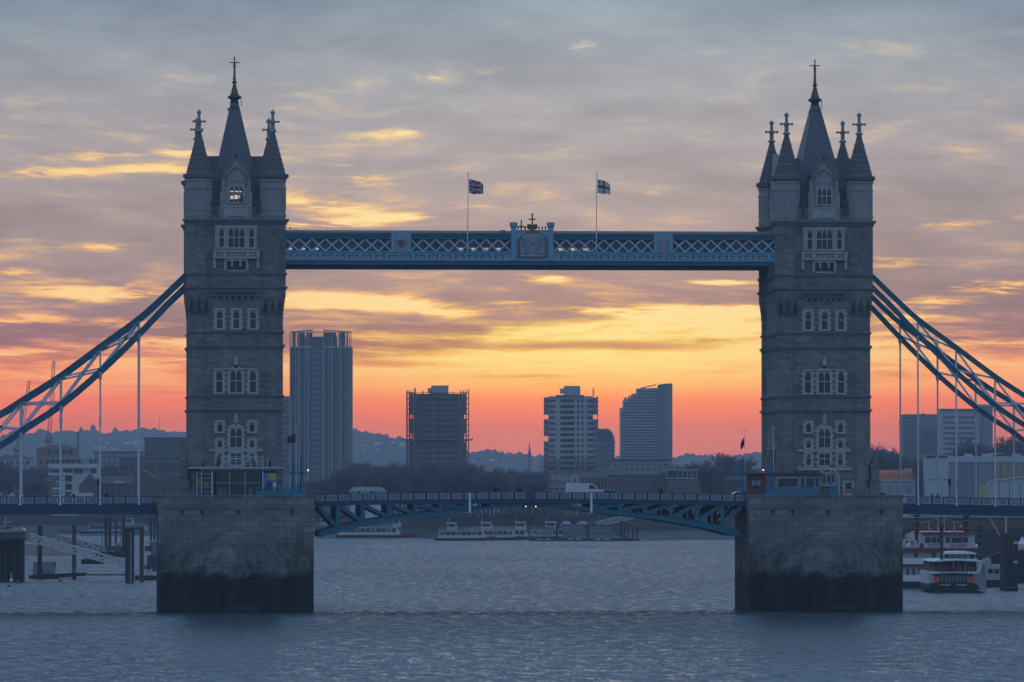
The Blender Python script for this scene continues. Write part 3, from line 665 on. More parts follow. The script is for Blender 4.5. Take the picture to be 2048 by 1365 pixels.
def build_pier(cx):
    root = thing('bridge_pier', 'x', 'bridge pier', (cx, YT, 0.0))
    hw = 10.78; zb = zt(1140); mb = MB()
    top = [(-hw, -3), (hw, -3), (hw, 15.5), (8.2, 24), (-8.2, 24), (-hw, 15.5)]
    mb.prismz([(cx+x, y) for x, y in top], -1.5, zt(1020)); 
    part('pier_wall', mb, PIERST, root)
    mb = MB()
    for y0, y1, e in ((1020, 1016.5, .05), (1016.5, 1013, .13), (1013, 1010.5, .20)):
        mb.prismz([(cx+x*(1+e/11), y-e if y < 0 else y+e) for x, y in top], zt(y0), zt(y1))
    mb.prismz([(cx+x*1.004, y-.02 if y < 0 else y) for x, y in top], zt(1021), zt(993)); mb.prismz([(cx+x*1.012, y-.14 if y < 0 else y) for x, y in top], zt(993), ZD)
    part('coping', mb, PIERST, root)
    # cutwater with its rounded stone cap
    n = 24; out = []
    for k in range(n+1):
        s = -1+2*k/n; x = hw*s; y = -3-9.6*(1-abs(s)**2.1)**.9; out.append((x, y))
    mb = MB(); mb.grid([[(cx+x, y, -1.5) for x, y in out], [(cx+x, y, zb) for x, y in out]], 0, True)
    rows = []
    for j in range(11):
        q = j/10*pi/2
        rows.append([(cx+x*.88*(cos(q)**1.35), -3+(y+3)*.93*cos(q), zb+.02+(zt(1058)-zb)*sin(q)**1.1) for x, y in out])
    mb.grid([[(cx+x, y, zb) for x, y in out], rows[0]], 0, False)
    o = part('cutwater', mb, PIERST, root); mb = MB(); mb.grid(rows, 0, True); part('cutwater_cap', mb, CAPST, o)
    for px in (364, 405, 476, 584):
        mb = MB(); mb.box(cx+xt(px)-.22, cx+xt(px)+.22, -3.24, -2.9, zt(1025), zt(1020)); mb.box(cx+xt(px)-.14, cx+xt(px)+.14, -3.12, -2.9, zt(1029), zt(1025))
        part('drain_slot', mb, BLACK, root)
    return root
pier = build_pier(-XT); pier['label'] = 'massive stone pier in the river carrying the bridge tower that has the kiosk'; pier['group'] = 'stone bridge piers'
pier2 = copy_tree(pier); pier2.location.x = XT; pier2['label'] = 'massive stone pier in the river carrying the bridge tower that has the arched doorway'
# ------------------------------------------------------------------ walkways, bascules, side spans
def onY(px, py, Y):
    r = ray(px, py); return CP+r*((Y+CAMD)/r.y)
def XW(px, Y): return onY(px, 700, Y).x
def ZW(px, py, Y): return onY(px, py, Y).z
def pl(p, u, v, z, n): return (u, v, z)
EMB_RED = mat('emblem_red', (.17, .09, .11), .6, var=.2, scale=3)
SKYGLOW = mat('sky_glow_pane', (.5, .5, .42), .4, var=0, emit=((.95, .93, .70), .42))  # emissive colour for sky seen through the walkway, no lamp inside
LAMPRED = mat('red_lamp', (.5, .05, .03), .4, var=0, emit=((1, .25, .12), 4.0))
LAMPWHT = mat('warm_lamp', (.6, .5, .4), .4, var=0, emit=((1, .72, .45), 3.0))
def walkway(Y0, front):
    Yb = Y0+3.6
    root = thing('high_level_walkway', 'x', 'walkway', (0, Y0+1.8, ZW(1064, 530, -.6)))
    Z = lambda y: ZW(1064, y, -.6)+.0
    s_in = XT-6.9
    xl, xr = -XT+6.45, XT-6.45
    a, b = -s_in, s_in
    mb = MB(); mb.prismx([(Y0-.15, Z(471.5)), (Y0-.15, Z(467)), (Y0+1.8, Z(461)), (Yb+.15, Z(467)), (Yb+.15, Z(471.5))], a, b); part('roof', mb, SLATE, root)
    mb = MB(); mb.box(a, b, Y0-.05, Y0+.25, Z(479.5), Z(471.5)); mb.box(a, b, Y0-.14, Y0+.3, Z(474), Z(472)); mb.box(a, b, Yb-.25, Yb, Z(479.5), Z(471.5)); part('top_chord', mb, TEAL, root)
    mb = MB(); mb.box(xl-.5, xr+.5, Y0-.10, Y0+.3, Z(522), Z(504)); mb.box(xl-.5, xr+.5, Y0-.28, Y0+.3, Z(505.8), Z(503.6)); mb.box(xl-.5, xr+.5, Y0-.22, Y0+.3, Z(522.5), Z(520.5)); part('bottom_chord', mb, SKYBLUE, root)
    mb = MB(); mb.box(xl-.5, xr+.5, Y0-.02, Y0+.4, Z(530), Z(522.5)); mb.box(xl-.5, xr+.5, Y0-.16, Y0+.4, Z(530.6), Z(528.6)); part('lower_girder', mb, TEAL if front else DEEPBLUE, root)
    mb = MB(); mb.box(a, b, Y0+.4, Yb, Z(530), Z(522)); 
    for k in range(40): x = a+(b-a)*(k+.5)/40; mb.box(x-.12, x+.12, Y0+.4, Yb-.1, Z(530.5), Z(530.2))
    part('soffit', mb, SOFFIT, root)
    mb = MB(); mb.box(a, b, Y0+1.0, Y0+1.05, Z(505), Z(478)); mb.box(a, b, Yb-.3, Yb-.25, Z(520), Z(478)); o = part('glazing', mb, WGLASS, root)
    mb = MB()
    for k in range(50): x = a+(b-a)*k/49.0; mb.box(x-.05, x+.05, Y0+.94, Y0+1.0, Z(504.8), Z(478.5))
    mb.box(a, b, Y0+.95, Y0+.99, Z(493), Z(492)); mb.box(a, b, Y0+.93, Y0+.99, Z(503.5), Z(501)); part('glazing_bars', mb, TEAL, o)
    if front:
        for px in (922, 948, 972, 997, 1124, 1149, 1174, 580, 606, 633):  # added glow patches in place of sky showing through the glazing
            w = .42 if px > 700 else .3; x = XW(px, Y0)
            m = MB(); m.box(x-w, x+w, Y0+.95, Y0+.99, Z(503), Z(496 if px > 700 else 497)); part('sky_glow_patch', m, SKYGLOW, o)
    X = lambda px: XW(px, Y0 if front else Y0)
    if front: secs = [(571, 783), (821, 1022), (1107, 1308), (1345, 1552)]; panels = [(783, 821), (1308, 1345)]
    else: secs = [(571, 1552)]; panels = []
    for (p0, p1) in secs:
        x0, x1 = (XW(p0, -.6), XW(p1, -.6)); x0 = max(x0, a); x1 = min(x1, b); n = max(1, round((x1-x0)/1.79)); w = (x1-x0)/n; mb = MB()
        for k in range(n):
            xa, xb = x0+k*w, x0+(k+1)*w
            mb.beam((xa, Y0+.02, Z(479.4)), (xb, Y0+.02, Z(503.8)), .21, .09, up=(0, 1, 0)); mb.beam((xa, Y0+.14, Z(503.8)), (xb, Y0+.14, Z(479.4)), .21, .09, up=(0, 1, 0))
            mb.box((xa+xb)/2-.17, (xa+xb)/2+.17, Y0-.05, Y0-.02, Z(493.4), Z(489.6))
        mb2 = MB(); mb2.v = mb.v; mb2.f = mb.f; mb2.mi = mb.mi; mb2.sm = mb.sm
        part('lattice', mb2, LATTICE, root)
    if front:
        # arcaded panels of the lower fascia
        x = XW(571, -.6); k = 0; x0, x1 = xl-.4, xr+.4; n = 38; w = (x1-x0)/n
        for k in range(n):
            xa = x0+k*w
            if XW(1018, -.6) < xa+w/2 < XW(1110, -.6): continue
            m = MB(); m.box(xa+.02, xa+.36, Y0-.2, Y0-.10, Z(520.4), Z(506)); c = xa+w/2+.18
            m.box(c-.55, c+.55, Y0-.13, Y0-.10, Z(510), Z(508)); part('fascia_post', m, SKYBLUE, root)
            m = MB(); m.prism([(c-.62, Z(519.5)), (c-.55, Z(516)), (c-.25, Z(512.5)), (c+.25, Z(512.5)), (c+.55, Z(516)), (c+.62, Z(519.5))], Y0-.15, Y0-.10); q = part('fascia_panel', m, CREST, root); m = MB(); m.box(c-.66, c+.66, Y0-.125, Y0-.10, Z(519.8), Z(511)); part('panel_ground', m, TEAL, q)
        for (p0, p1) in panels:
            x0, x1 = XW(p0, -.6), XW(p1, -.6); m = MB()
            m.box(x0, x1, Y0-.2, Y0+.3, Z(504), Z(465)); 
            o = part('heraldic_panel', m, SKYBLUE, root)
            m = MB(); m.box(x0+.45, x1-.45, Y0-.23, Y0-.2, Z(503), Z(472)); part('relief_ground', m, CREST, o)
            m = MB(); c = (x0+x1)/2
            m.prism([(c-.42, Z(482)), (c+.42, Z(482)), (c+.42, Z(490)), (c, Z(497)), (c-.42, Z(490))], Y0-.33, Y0-.23); part('shield', m, EMB_RED if p0 < 1000 else CREST, o)
            m = MB()
            for s in (-1, 1):
                m.beam((c+s*.3, Y0-.28, Z(499)), (c+s*.8, Y0-.28, Z(493.5)), .1, .16, up=(0, 1, 0)); m.beam((c+s*.55, Y0-.28, Z(491)), (c+s*.75, Y0-.28, Z(480)), .1, .22, up=(0, 1, 0))
            m.box(c-.34, c+.34, Y0-.32, Y0-.23, Z(481), Z(477)); part('supporters', m, SKYBLUE, o)
            m = MB(); m.box(x0-.05, x0+.45, Y0-.3, Y0-.2, Z(504), Z(466)); part('panel_post', m, SKYBLUE, o); m = MB(); m.box(x1-.45, x1+.05, Y0-.3, Y0-.2, Z(504), Z(466)); part('panel_post', m, SKYBLUE, o)
        # central crest between two posts
        c = XW(1064.5, -.6); xp0, xp1 = XW(1027, -.6), XW(1101.5, -.6); m = MB()
        m.box(xp0, xp1, Y0-.25, Y0+.4, Z(520), Z(463)); m.box(xp0, xp1, Y0-.3, Y0+.4, Z(463), Z(460.5)); o = part('crest_frame', m, SKYBLUE, root)
        for x in (xp0, xp1):
            m = MB(); m.lathe(x, Y0-.1, [(Z(521), .42), (Z(456), .40), (Z(455), .48), (Z(454), .48), (Z(453), .58), (Z(446), .58), (Z(445), .42)], 8); part('crest_post', m, SKYBLUE, o)
        hw = (xp1-xp0)/2-.5; m = MB()
        arch = [(-hw, 517), (-hw, 484), (-hw*.93, 476), (-hw*.72, 470), (-hw*.42, 466), (-hw*.2, 461), (0, 450)]
        pts = [(c+u, Z(y)) for u, y in arch]+[(c-u, Z(y)) for u, y in arch[::-1][1:]]
        m.prism(pts, Y0-.33, Y0-.2); part('crest_arch', m, mat('crest_arch_stone', (.17, .14, .13), .7, var=.2), o)
        m = MB(); pts = [(c+u*.8, Z(max(y, 468) if y < 517 else 514)) for u, y in arch]+[(c-u*.8, Z(max(y, 468) if y < 517 else 514)) for u, y in arch[::-1][1:]]
        m.prism(pts, Y0-.38, Y0-.3); part('crest_ground', m, CREST, o)
        m = MB(); m.prism([(c-.36, Z(491)), (c+.36, Z(491)), (c+.38, Z(499)), (c+.2, Z(504)), (c, Z(506)), (c-.2, Z(504)), (c-.38, Z(499))], Y0-.52, Y0-.36)
        m.lathe(c, Y0-.45, [(Z(489), .26), (Z(485), .30), (Z(482), .16), (Z(479), .22), (Z(475), .08)], 8); part('crest_shield', m, CREST, o)
        rr = random.Random(8)
        for s in (-1, 1):
            m = MB()
            pts = [(.55, 512), (.95, 506), (.8, 499), (1.15, 492), (.95, 484), (1.2, 479), (.9, 475)]
            for (u0, y0), (u1, y1) in zip(pts, pts[1:]): m.tube((c+s*u0, Y0-.42, Z(y0)), (c+s*u1, Y0-.42, Z(y1)), .20, .15, n=6)
            for (u0, y0), (u1, y1) in (((.9, 505), (1.5, 509)), ((.85, 497), (.5, 492)), ((1.1, 491), (1.55, 486)), ((1.5, 509), (1.7, 502)), ((1.0, 484), (.6, 480)), ((1.2, 480), (1.6, 477))): m.tube((c+s*u0, Y0-.42, Z(y0)), (c+s*u1, Y0-.42, Z(y1)), .13, .08, n=6)
            part('crest_supporter', m, mat('crest_relief', (.22, .26, .34), .6, var=.3, scale=3), o)
        m = MB()
        for k in range(8):
            u0, u1 = -1.75+k*.44, -1.31+k*.44; m.beam((c+u0, Y0-.42, Z(511.5+(k % 2)*2)), (c+u1, Y0-.42, Z(513.5-(k % 2)*2)), .1, .2, up=(0, 1, 0))
        part('crest_ribbon', m, PALE, o)
        m = MB(); zc = Z(450); m.tube((c, Y0, Z(455)), (c, Y0, Z(428)), .13, .09, n=6); m.lathe(c, Y0, [(Z(430.5), .05), (Z(429), .2), (Z(427), .05)], 6); m.lathe(c, Y0, [(Z(434), .1), (Z(432.5), .16), (Z(431), .1)], 6)
        m.beam((c-.45, Y0, Z(439)), (c+.45, Y0, Z(439)), .14, .17)
        for s in (-1, 1): m.lathe(c+s*.42, Y0, [(Z(439.8), .05), (Z(439), .14), (Z(438), .05)], 6)
        part('gilt_cross', m, mat('old_gilt', (.10, .058, .035), .5, .3, var=.2), o)
        for s in (-1, 1):
            m = MB(); m.lathe(c+s*.42, Y0, [(Z(459), .2), (Z(455), .34), (Z(451), .36), (Z(448.5), .2)], 8, sy=.6); part('gilt_orb', m, GILT, o)
        m = MB(); x = XW(1042.5, -.6); m.tube((x, Y0, Z(461)), (x, Y0, Z(442)), .12, .09, n=6); m.lathe(x, Y0, [(Z(444), .08), (Z(442.5), .18), (Z(440.5), .05)], 6)
        for s in (-1, 1):
            pts = [(0, 456), (.25, 453), (.45, 454), (.52, 458)]
            for (u0, y0), (u1, y1) in zip(pts, pts[1:]): m.tube((x+s*u0, Y0, Z(y0)), (x+s*u1, Y0, Z(y1)), .09, n=5)
        part('gilt_fleuron', m, MATS['old_gilt'], o)
        for px in (1036, 1051, 1078, 1084.5, 1091):
            m = MB(); x = XW(px, -.6); m.lathe(x, Y0, [(Z(461), .06), (Z(458), .06), (Z(456.5), .14), (Z(454.5), .14), (Z(453), .03)], 6); part('gilt_knob', m, MATS['old_gilt'], o)
        m = MB(); x = XW(1006.5, -.6); m.box(x-.33, x+.33, Y0+.6, Y0+1.4, Z(464), Z(460)); part('roof_hatch', m, SKYBLUE, root)
    return root
wk = walkway(-.6, True); wk['label'] = 'blue steel high-level walkway with white lattice and a central crest, nearest the viewer'; 
wk2 = walkway(15.0, False); wk2['label'] = 'second high-level walkway running just behind the crested one, only its underside showing'
for o in (wk, wk2): o['group'] = 'high-level walkways between the towers'
# wire with a lamp from tower to walkway roof
def handwire():
    m = MB(); a = onY(571, 455, 0); b = onY(612, 464, 0); m.tube(a, b, .03, n=5); c = a.lerp(b, .22); m.lathe(c.x, c.y, [(c.z-.14, .05), (c.z, .14), (c.z+.14, .05)], 6)
    single('lamp_wire', m, BLACK, 'thin sloping wire with a small lamp between the kiosk tower and the walkway roof', 'wire')
handwire()
# ---- flags
def flag_mesh(w, h, fn, ph, droop):
    nu, nv = 48, 32; pts = []
    for j in range(nv+1):
        r = []
        for i in range(nu+1):
            u, v = i/nu, j/nv
            x = w*u*(.97-.10*u); z = -droop*u**1.2*(1-.12*v)*h + h*(v-1)*(1-.34*u*u) 
            y = .22*w*u*sin(ph+u*5.2+v*1.1)*.8; z += -.06*h*sin(u*6+ph)*u
            r.append((x, y, z))
        pts.append(r)
    m = MB(); vs = [p for r in pts for p in r]; n = nu+1
    for j in range(nv):
        for i in range(nu):
            m.f.append([j*n+i, j*n+i+1, (j+1)*n+i+1, (j+1)*n+i]); m.mi.append(fn((i+.5)/nu, (j+.5)/nv)); m.sm.append(True)
    m.v = vs; return m
def union(u, v):
    X, Y = (u-.5)*2.0, (v-.5)   # 2:1 cloth
    if abs(X) < .2*.5 or abs(Y) < .1: return 0
    if abs(X) < .335*.5 or abs(Y) < .167: return 1
    d1 = abs(X*.5-Y*1.0)/sqrt(1.25); d2 = abs(X*.5+Y*1.0)/sqrt(1.25)
    sgn = (X*Y)
    if d1 < .032 or d2 < .032: return 0
    if d1 < .095 or d2 < .095: return 1
    return 2
def citycross(u, v):
    if abs(u-.46) < .055 or abs(v-.5) < .085: return 0
    if .10 < u < .17 and .66 < v < .94: return 0
    if .07 < u < .20 and .80 < v < .84: return 0
    return 1
FR, FW, FB = mat('flag_red', (.30, .03, .045), .85, var=.1), mat('flag_white', (.54, .55, .58), .85, var=.06), mat('flag_blue', (.02, .03, .09), .85, var=.1)
def flagpole(p0, p1, mats, fn, lab, flab, fw, fh, ph, droop, side=1, r=.075, y_top=None):
    base = Vector(p0); tip = Vector(p1)
    m = MB(); m.tube(base, tip, r, r*.6, n=8); m.lathe(tip.x, tip.y, [(tip.z-.02, .05), (tip.z+.1, .12), (tip.z+.25, .03)], 8)
    single('flagpole', m, WHITE, lab, 'flagpole', loc=base)
    d = (tip-base).normalized(); at_ = tip-d*.75
    m = flag_mesh(fw, fh, fn, ph, droop)
    if side < 0: m.v = [(-x, y, z) for x, y, z in m.v]; m.f = [f[::-1] for f in m.f]
    m.v = [(x+side*(r+.03)+at_.x - d.x/d.z*0, y+at_.y, z+at_.z) for x, y, z in m.v]
    single('flag', m, mats, flab, 'flag', loc=at_)
Yf = -.85
flagpole(onY(934.8, 503, Yf), onY(936.6, 347.5, Yf), [FR, FW, FB], union, 'tall white flagpole on the walkway left of the crest', 'red white and blue flag with crossed bars flying above the walkway', 2.3, 1.95, .6, .42)
flagpole(onY(1192.5, 503, Yf), onY(1193.4, 347.5, Yf), [FR, FW], citycross, 'tall white flagpole on the walkway right of the crest', 'white flag with a red cross and small red sword above the walkway', 2.1, 1.95, 1.4, .42)
# ---- bascule leaves
def tracery_panel(w, h):
    """pierced white casting on a dark backing; local origin at lower left, faces -y"""
    m = MB(); 
    m.box(0, w, -.02, .02, 0, h, 1)
    e = .045
    m.box(0, w, -.07, -.02, 0, e); m.box(0, w, -.07, -.02, h-e, h); m.box(0, e, -.07, -.02, e, h-e); m.box(w-e, w, -.07, -.02, e, h-e)
    n = max(1, round(w/.42)); cw = (w-2*e)/n
    for k in range(n):
        a = e+k*cw; c = a+cw/2; zc = h/2; r = min(cw, h)*.30
        for q in range(8):
            t0, t1 = 2*pi*q/8, 2*pi*(q+1)/8
            m.beam((c+r*cos(t0), -.05, zc+r*sin(t0)), (c+r*cos(t1), -.05, zc+r*sin(t1)), .04, .075, up=(0, 1, 0))
        for (u, v) in ((0, 0), (0, 1), (1, 0), (1, 1)):
            p = (a+u*cw, e+v*(h-2*e)); dx, dz = c-p[0], zc-p[1]; L = sqrt(dx*dx+dz*dz); q = (c-dx/L*r, zc-dz/L*r)
            m.beam((p[0], -.045, p[1]), (q[0], -.045, q[1]), .04, .07, up=(0, 1, 0))
    return m
PANEL_ME = {}
def add_panel(root, par, x, y, z, w, h, slope=0.0):
    key = (round(w, 2), round(h, 2))
    if key not in PANEL_ME: PANEL_ME[key] = tracery_panel(*key).mesh('parapet_panel', [PALE, DEEPBLUE])
    o = bpy.data.objects.new('parapet_panel', PANEL_ME[key]); COL.objects.link(o); o.parent = par
    o.location = (x-root.location.x, y-root.location.y, z-root.location.z); o.rotation_euler = (0, -atan(slope), 0); return o
XE = XT-10.78
def zdeck(X): return ZD+.02+.37*(1-min(1, abs(X)/XE)**2)
def leaf(s, lab):
    """s=-1 left leaf, +1 right leaf; runs from the pier to mid river"""
    root = thing('bascule_leaf', lab, 'drawbridge leaf', (s*XE, 9.0, zdeck(XE)-1.2), group='drawbridge leaves over the river')
    xs = [XE-(XE-.05)*k/12 for k in range(13)]     # |X|
    xs = [x-.02 if x == XE else x for x in xs]
    m = MB()
    for a, b in zip(xs, xs[1:]):                   # road deck, footway slab
        m.beam((s*a, 9.0, zdeck(a)-1.22), (s*b, 9.0, zdeck(b)-1.22), 17.6, .30)
    part('road_deck', m, mat('asphalt', (.05, .05, .052), .9, var=.2), root)
    for Yp in (0.0, 18.0):
        m = MB(); f = -1 if Yp < 5 else 1
        for a, b in zip(xs, xs[1:]):
            m.beam((s*a, Yp, zdeck(a)-.05), (s*b, Yp, zdeck(b)-.05), .26, .12)
            m.beam((s*a, Yp, zdeck(a)-.96), (s*b, Yp, zdeck(b)-.96), .26, .12)
            m.beam((s*a, Yp, zdeck(a)-1.30), (s*b, Yp, zdeck(b)-1.30), .16, .58)
            m.beam((s*a, Yp+f*.06, zdeck(a)-1.56), (s*b, Yp+f*.06, zdeck(b)-1.56), .36, .09)
        n = 17; w = (XE-.5)/n
        for k in range(n+1):
            x = .55+k*w
            if x > XE-.1: x = XE-.15
            m.box(s*x-.17, s*x+.17, Yp-.16, Yp+.13, zdeck(x)-1.0, zdeck(x)+.0)
        o = part('parapet', m, DEEPBLUE, root)
        if Yp < 5:
            for k in range(n):
                x0 = .55+k*w+.2; xx = s*x0 if s > 0 else -(x0+w-.42)
                add_panel(root, o, xx, Yp-.08, zdeck(x0+w/2)-.90, w-.42, .78, (zdeck(abs(xx)+.6*(1 if s > 0 else -1)*1)-zdeck(abs(xx)))/.6*(1 if s > 0 else 1)*0)
    # truss girders
    prof = [(637, 1075, 1062), (676, 1066, 1052), (710, 1057, 1044.5), (760, 1048, 1036), (818, 1038.5, 1028), (880, 1031, 1021), (928, 1025.5, 1017), (985, 1018, 1012), (1040, 1013, 1010), (1063, 1012, 1010)]
    P = [(XE-.9 if i == 0 else -XW(p, 0), ZW(p, yb, 0), ZW(p, yt, 0)) for i, (p, yb, yt) in enumerate(prof)]
    P[-1] = (.06,)+P[-1][1:]
    def lowz(x, top):
        for (a, b0, t0), (b, b1, t1) in zip(P, P[1:]):
            if b <= x <= a: q = (a-x)/(a-b); return (t0+(t1-t0)*q) if top else (b0+(b1-b0)*q)
        return P[0][2] if top else P[0][1]
    ver = [-XW(p, 0) for p in (676, 726.5, 779, 831, 882, 932)]
    for gi, Yg in enumerate((.12, 9.9, 17.75)):
        m = MB(); f = .32
        for (a, b0, t0), (b, b1, t1) in zip(P, P[1:]):
            A = [(s*a, b0), (s*b, b1), (s*b, t1), (s*a, t0)]
            m.prism(A, Yg-f/2, Yg+f/2)
            m.beam((s*a, Yg, b0+.03), (s*b, Yg, b1+.03), .62, .07); m.beam((s*a, Yg, t0-.03), (s*b, Yg, t1-.03), .5, .06)
        a0 = ver[-1]-1.0                            # plated end at mid span
        m.prism([(s*a0*.72, lowz(a0*.72, 0)+.2), (s*.08, lowz(.1, 0)+.2), (s*.08, zdeck(0)-1.5), (s*a0*.72, zdeck(a0)-1.5)], Yg-.1, Yg+.1)
        g = part('girder', m, TEAL, root)
        for k, x in enumerate(ver):
            m = MB(); m.box(s*x-.30, s*x+.30, Yg-.22, Yg+.22, lowz(x, 1)-.15, zdeck(x)-1.5); 
            if Yg < 5: m.box(s*x-.36, s*x+.36, Yg-.3, Yg-.2, zdeck(x)-1.95, zdeck(x)-1.6)
            part('post', m, TEAL, g)
            xp = ver[k-1] if k else XE-.5
            m = MB(); m.beam((s*(xp-.35), Yg, zdeck(xp)-1.72), (s*(x+.32), Yg, lowz(x, 1)+.05), .48, .26, up=(0, 1, 0)); part('diagonal', m, TEAL, g)
            if gi == 0:                            # cross girders seen between the trusses
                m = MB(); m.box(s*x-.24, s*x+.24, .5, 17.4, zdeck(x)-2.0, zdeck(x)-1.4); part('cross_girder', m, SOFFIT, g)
    m = MB(); xg = -XW(939.5, 0); m.box(s*xg-.15, s*xg+.15, -.34, -.26, ZW(939, 1026, 0), ZW(939, 986.5, 0)); part('gauge_board', m, WHITE, root)
    m = MB(); x = .75; m.box(s*x-.22, s*x+.22, -.5, -.18, zdeck(0)-2.15, zdeck(0)-1.62); o = part('lamp_box', m, BLACK, root)
    m = MB(); m.lathe(s*.7, -.52, [(zdeck(0)-2.10, .04), (zdeck(0)-2.03, .08), (zdeck(0)-1.96, .04)], 8); part('navigation_lamp', m, LAMPWHT, o)
    return root
leaf(-1, 'blue drawbridge leaf hinged at the pier below the kiosk'); leaf(1, 'blue drawbridge leaf hinged at the pier below the arched doorway')
# ---- side spans with suspension chains
UP = [(60, 515), (98, 549), (148, 597), (195, 639), (272, 695), (352, 754), (421, 798), (471, 829), (560, 868), (640, 897)]
LO = [(60, 527), (98, 571), (135, 607), (192, 667), (269, 742), (349, 810), (421, 858), (471, 892), (560, 935), (640, 965)]
def interp(tab, d):
    for (a, ya), (b, yb) in zip(tab, tab[1:]):
        if a <= d <= b: return ya+(yb-ya)*(d-a)/(b-a)
    return tab[-1][1]
def smoothtab(tab, n=26):
    # Catmull-Rom through the points
    out = []
    for i in range(len(tab)-1):
        p0 = tab[max(0, i-1)]; p1 = tab[i]; p2 = tab[i+1]; p3 = tab[min(len(tab)-1, i+2)]
        for k in range(4):
            t = k/4; f = lambda a, b, c, d: .5*((2*b)+(-a+c)*t+(2*a-5*b+4*c-d)*t*t+(-a+3*b-3*c+d)*t**3)
            out.append((f(p0[0], p1[0], p2[0], p3[0]), f(p0[1], p1[1], p2[1], p3[1])))
    out.append(tab[-1]); return out
UPS, LOS = smoothtab(UP), smoothtab(LO)
KZ = 14.35
def zs(y): return 16.5+(985-y)/KZ
HANG = [192, 269.5, 348.5, 428, 507, 586]
def side_span(s, lab, slope):
    x0 = XT+10.78
    root = thing('side_span', lab, 'bridge span', (s*x0, 9.0, 14.0), group='suspended side spans')
    X = lambda d: s*(XT+d/KZ)
    xe = XT+700/KZ
    zr = lambda x: ZD-.19-slope*(abs(x)-x0)         # parapet rail top
    dk = MB(); dk.beam((s*x0+s*.03, 9, zr(x0)-1.4), (s*xe, 9, zr(xe)-1.4), 17.4, .35); part('road_deck', dk, MATS['asphalt'], root)
    for Yc in (0.0, 18.0):
        f = -1 if Yc < 5 else 1
        m = MB()
        def run(y0, zoff, w, h, dy=0.0): m.beam((s*x0+s*.02, Yc+dy, zr(x0)+zoff), (s*xe, Yc+dy, zr(xe)+zoff), w, h)
        run(0, -.06, .30, .14); run(0, -1.07, .30, .16); run(0, -1.5, .18, .75); run(0, -1.25, .36, .10); run(0, -1.85, .42, .09); run(0, -2.1, .14, .6); run(0, -2.45, .70, .10)
        o = part('parapet_girder', m, DEEPBLUE, root)
        if Yc < 5:
            d = HANG[0]-79*2
            bays = [HANG[0]-158, HANG[0]-79]+HANG
            for k, h in enumerate(bays):
                xh = XT+h/KZ
                if xh > x0+.2:
                    m = MB(); m.box(s*xh-.27, s*xh+.27, -.17, -.10, zr(xh)-1.0, zr(xh)-.12); q = part('parapet_post', m, DEEPBLUE, o)
                    m = MB(); m.prism([(s*xh-.13, zr(xh)-.4), (s*xh+.13, zr(xh)-.4), (s*xh+.13, zr(xh)-.7), (s*xh, zr(xh)-.88), (s*xh-.13, zr(xh)-.7)], -.21, -.17); part('shield', m, RED, q)
                    m = MB(); m.lathe(s*xh, -.22, [(zr(xh)-2.28, .05), (zr(xh)-2.17, .15), (zr(xh)-2.06, .05)], 8); part('girder_boss', m, mat('boss', (.30, .25, .17), .5), q)
                for j in range(3):
                    a = xh+.42+j*1.68
                    if a < x0+.1 or a > xe-2: continue
                    xx = s*a if s > 0 else -(a+1.25)
                    add_panel(root, o, xx, Yc-.10, zr(a+.6)-.95, 1.25, .80)
                    if j < 2:
                        m = MB(); m.box(s*(a+1.465)-.12, s*(a+1.465)+.12, -.15, -.10, zr(a)-1.0, zr(a)-.13); part('parapet_post', m, DEEPBLUE, o)
        # chain
        for tab, nm in ((UPS, 'upper_chord'), (LOS, 'lower_chord')):
            m = MB()
            for (a, ya), (b, yb) in zip(tab, tab[1:]):
                pa, pb = Vector((X(a), Yc, zs(ya))), Vector((X(b), Yc, zs(yb))); e = (pb-pa).normalized()*.04
                m.beam(pa-e, pb+e, .45, .56)
                n_ = Vector((0, 1, 0)).cross(pb-pa).normalized()*.30
                m.beam(pa-e+n_, pb+e+n_, .66, .06); m.beam(pa-e-n_, pb+e-n_, .66, .06)
            part(nm, m, TEAL, root)
        for k, h in enumerate(HANG):
            if s < 0 or True:
                yu, yl = interp(UPS, h), interp(LOS, h)
            m = MB(); m.box(X(h)-.13, X(h)+.13, Yc-.15, Yc+.15, zs(yl), zs(yu)); part('web_post', m, PALE, root)
            m = MB(); zb = zr(abs(X(h)))-1.2; zt_ = zs(yl)-.3
            if h > 400 or True:
                m.tube((X(h), Yc, zb), (X(h), Yc, zt_), .115, n=8)
                m.lathe(X(h), Yc, [(zt_-.9, .115), (zt_-.3, .26), (zt_+.1, .32)], 8); m.lathe(X(h), Yc, [(zs(840)-.5, .115), (zs(840)-.42, .18), (zs(840)+.3, .18), (zs(840)+.38, .115)], 8) if zs(840) < zt_-1 else None
                m.lathe(X(h), Yc, [(zb, .26), (zb+1.25, .22), (zb+1.3, .115)], 8)
            part('hanger', m, PALE, root)
            h2 = HANG[k+1] if k+1 < len(HANG) else None
            if h2:
                yu2, yl2 = interp(UPS, h2), interp(LOS, h2); m = MB()
                for (pa, pb) in (((X(h), zs(yl)+.3), (X(h2), zs(yu2)-.3)), ((X(h), zs(yu)-.3), (X(h2), zs(yl2)+.3))):
                    dv = Vector((pb[0]-pa[0], 0, pb[1]-pa[1])).normalized(); nn = Vector((-dv.z, 0, dv.x))*.17
                    m.beam((pa[0], Yc+(.1 if pa[1] > pb[1] else -.1), pa[1]), (pb[0], Yc+(.1 if pa[1] > pb[1] else -.1), pb[1]), .27, .18, up=(0, 1, 0))
                cxm, czm = (X(h)+X(h2))/2, (zs(yu)+zs(yl)+zs(yu2)+zs(yl2))/4
                m.box(cxm-.24, cxm+.24, Yc-.19, Yc+.19, czm-.24, czm+.24)
                part('cross_brace', m, PALE, root)
    return root
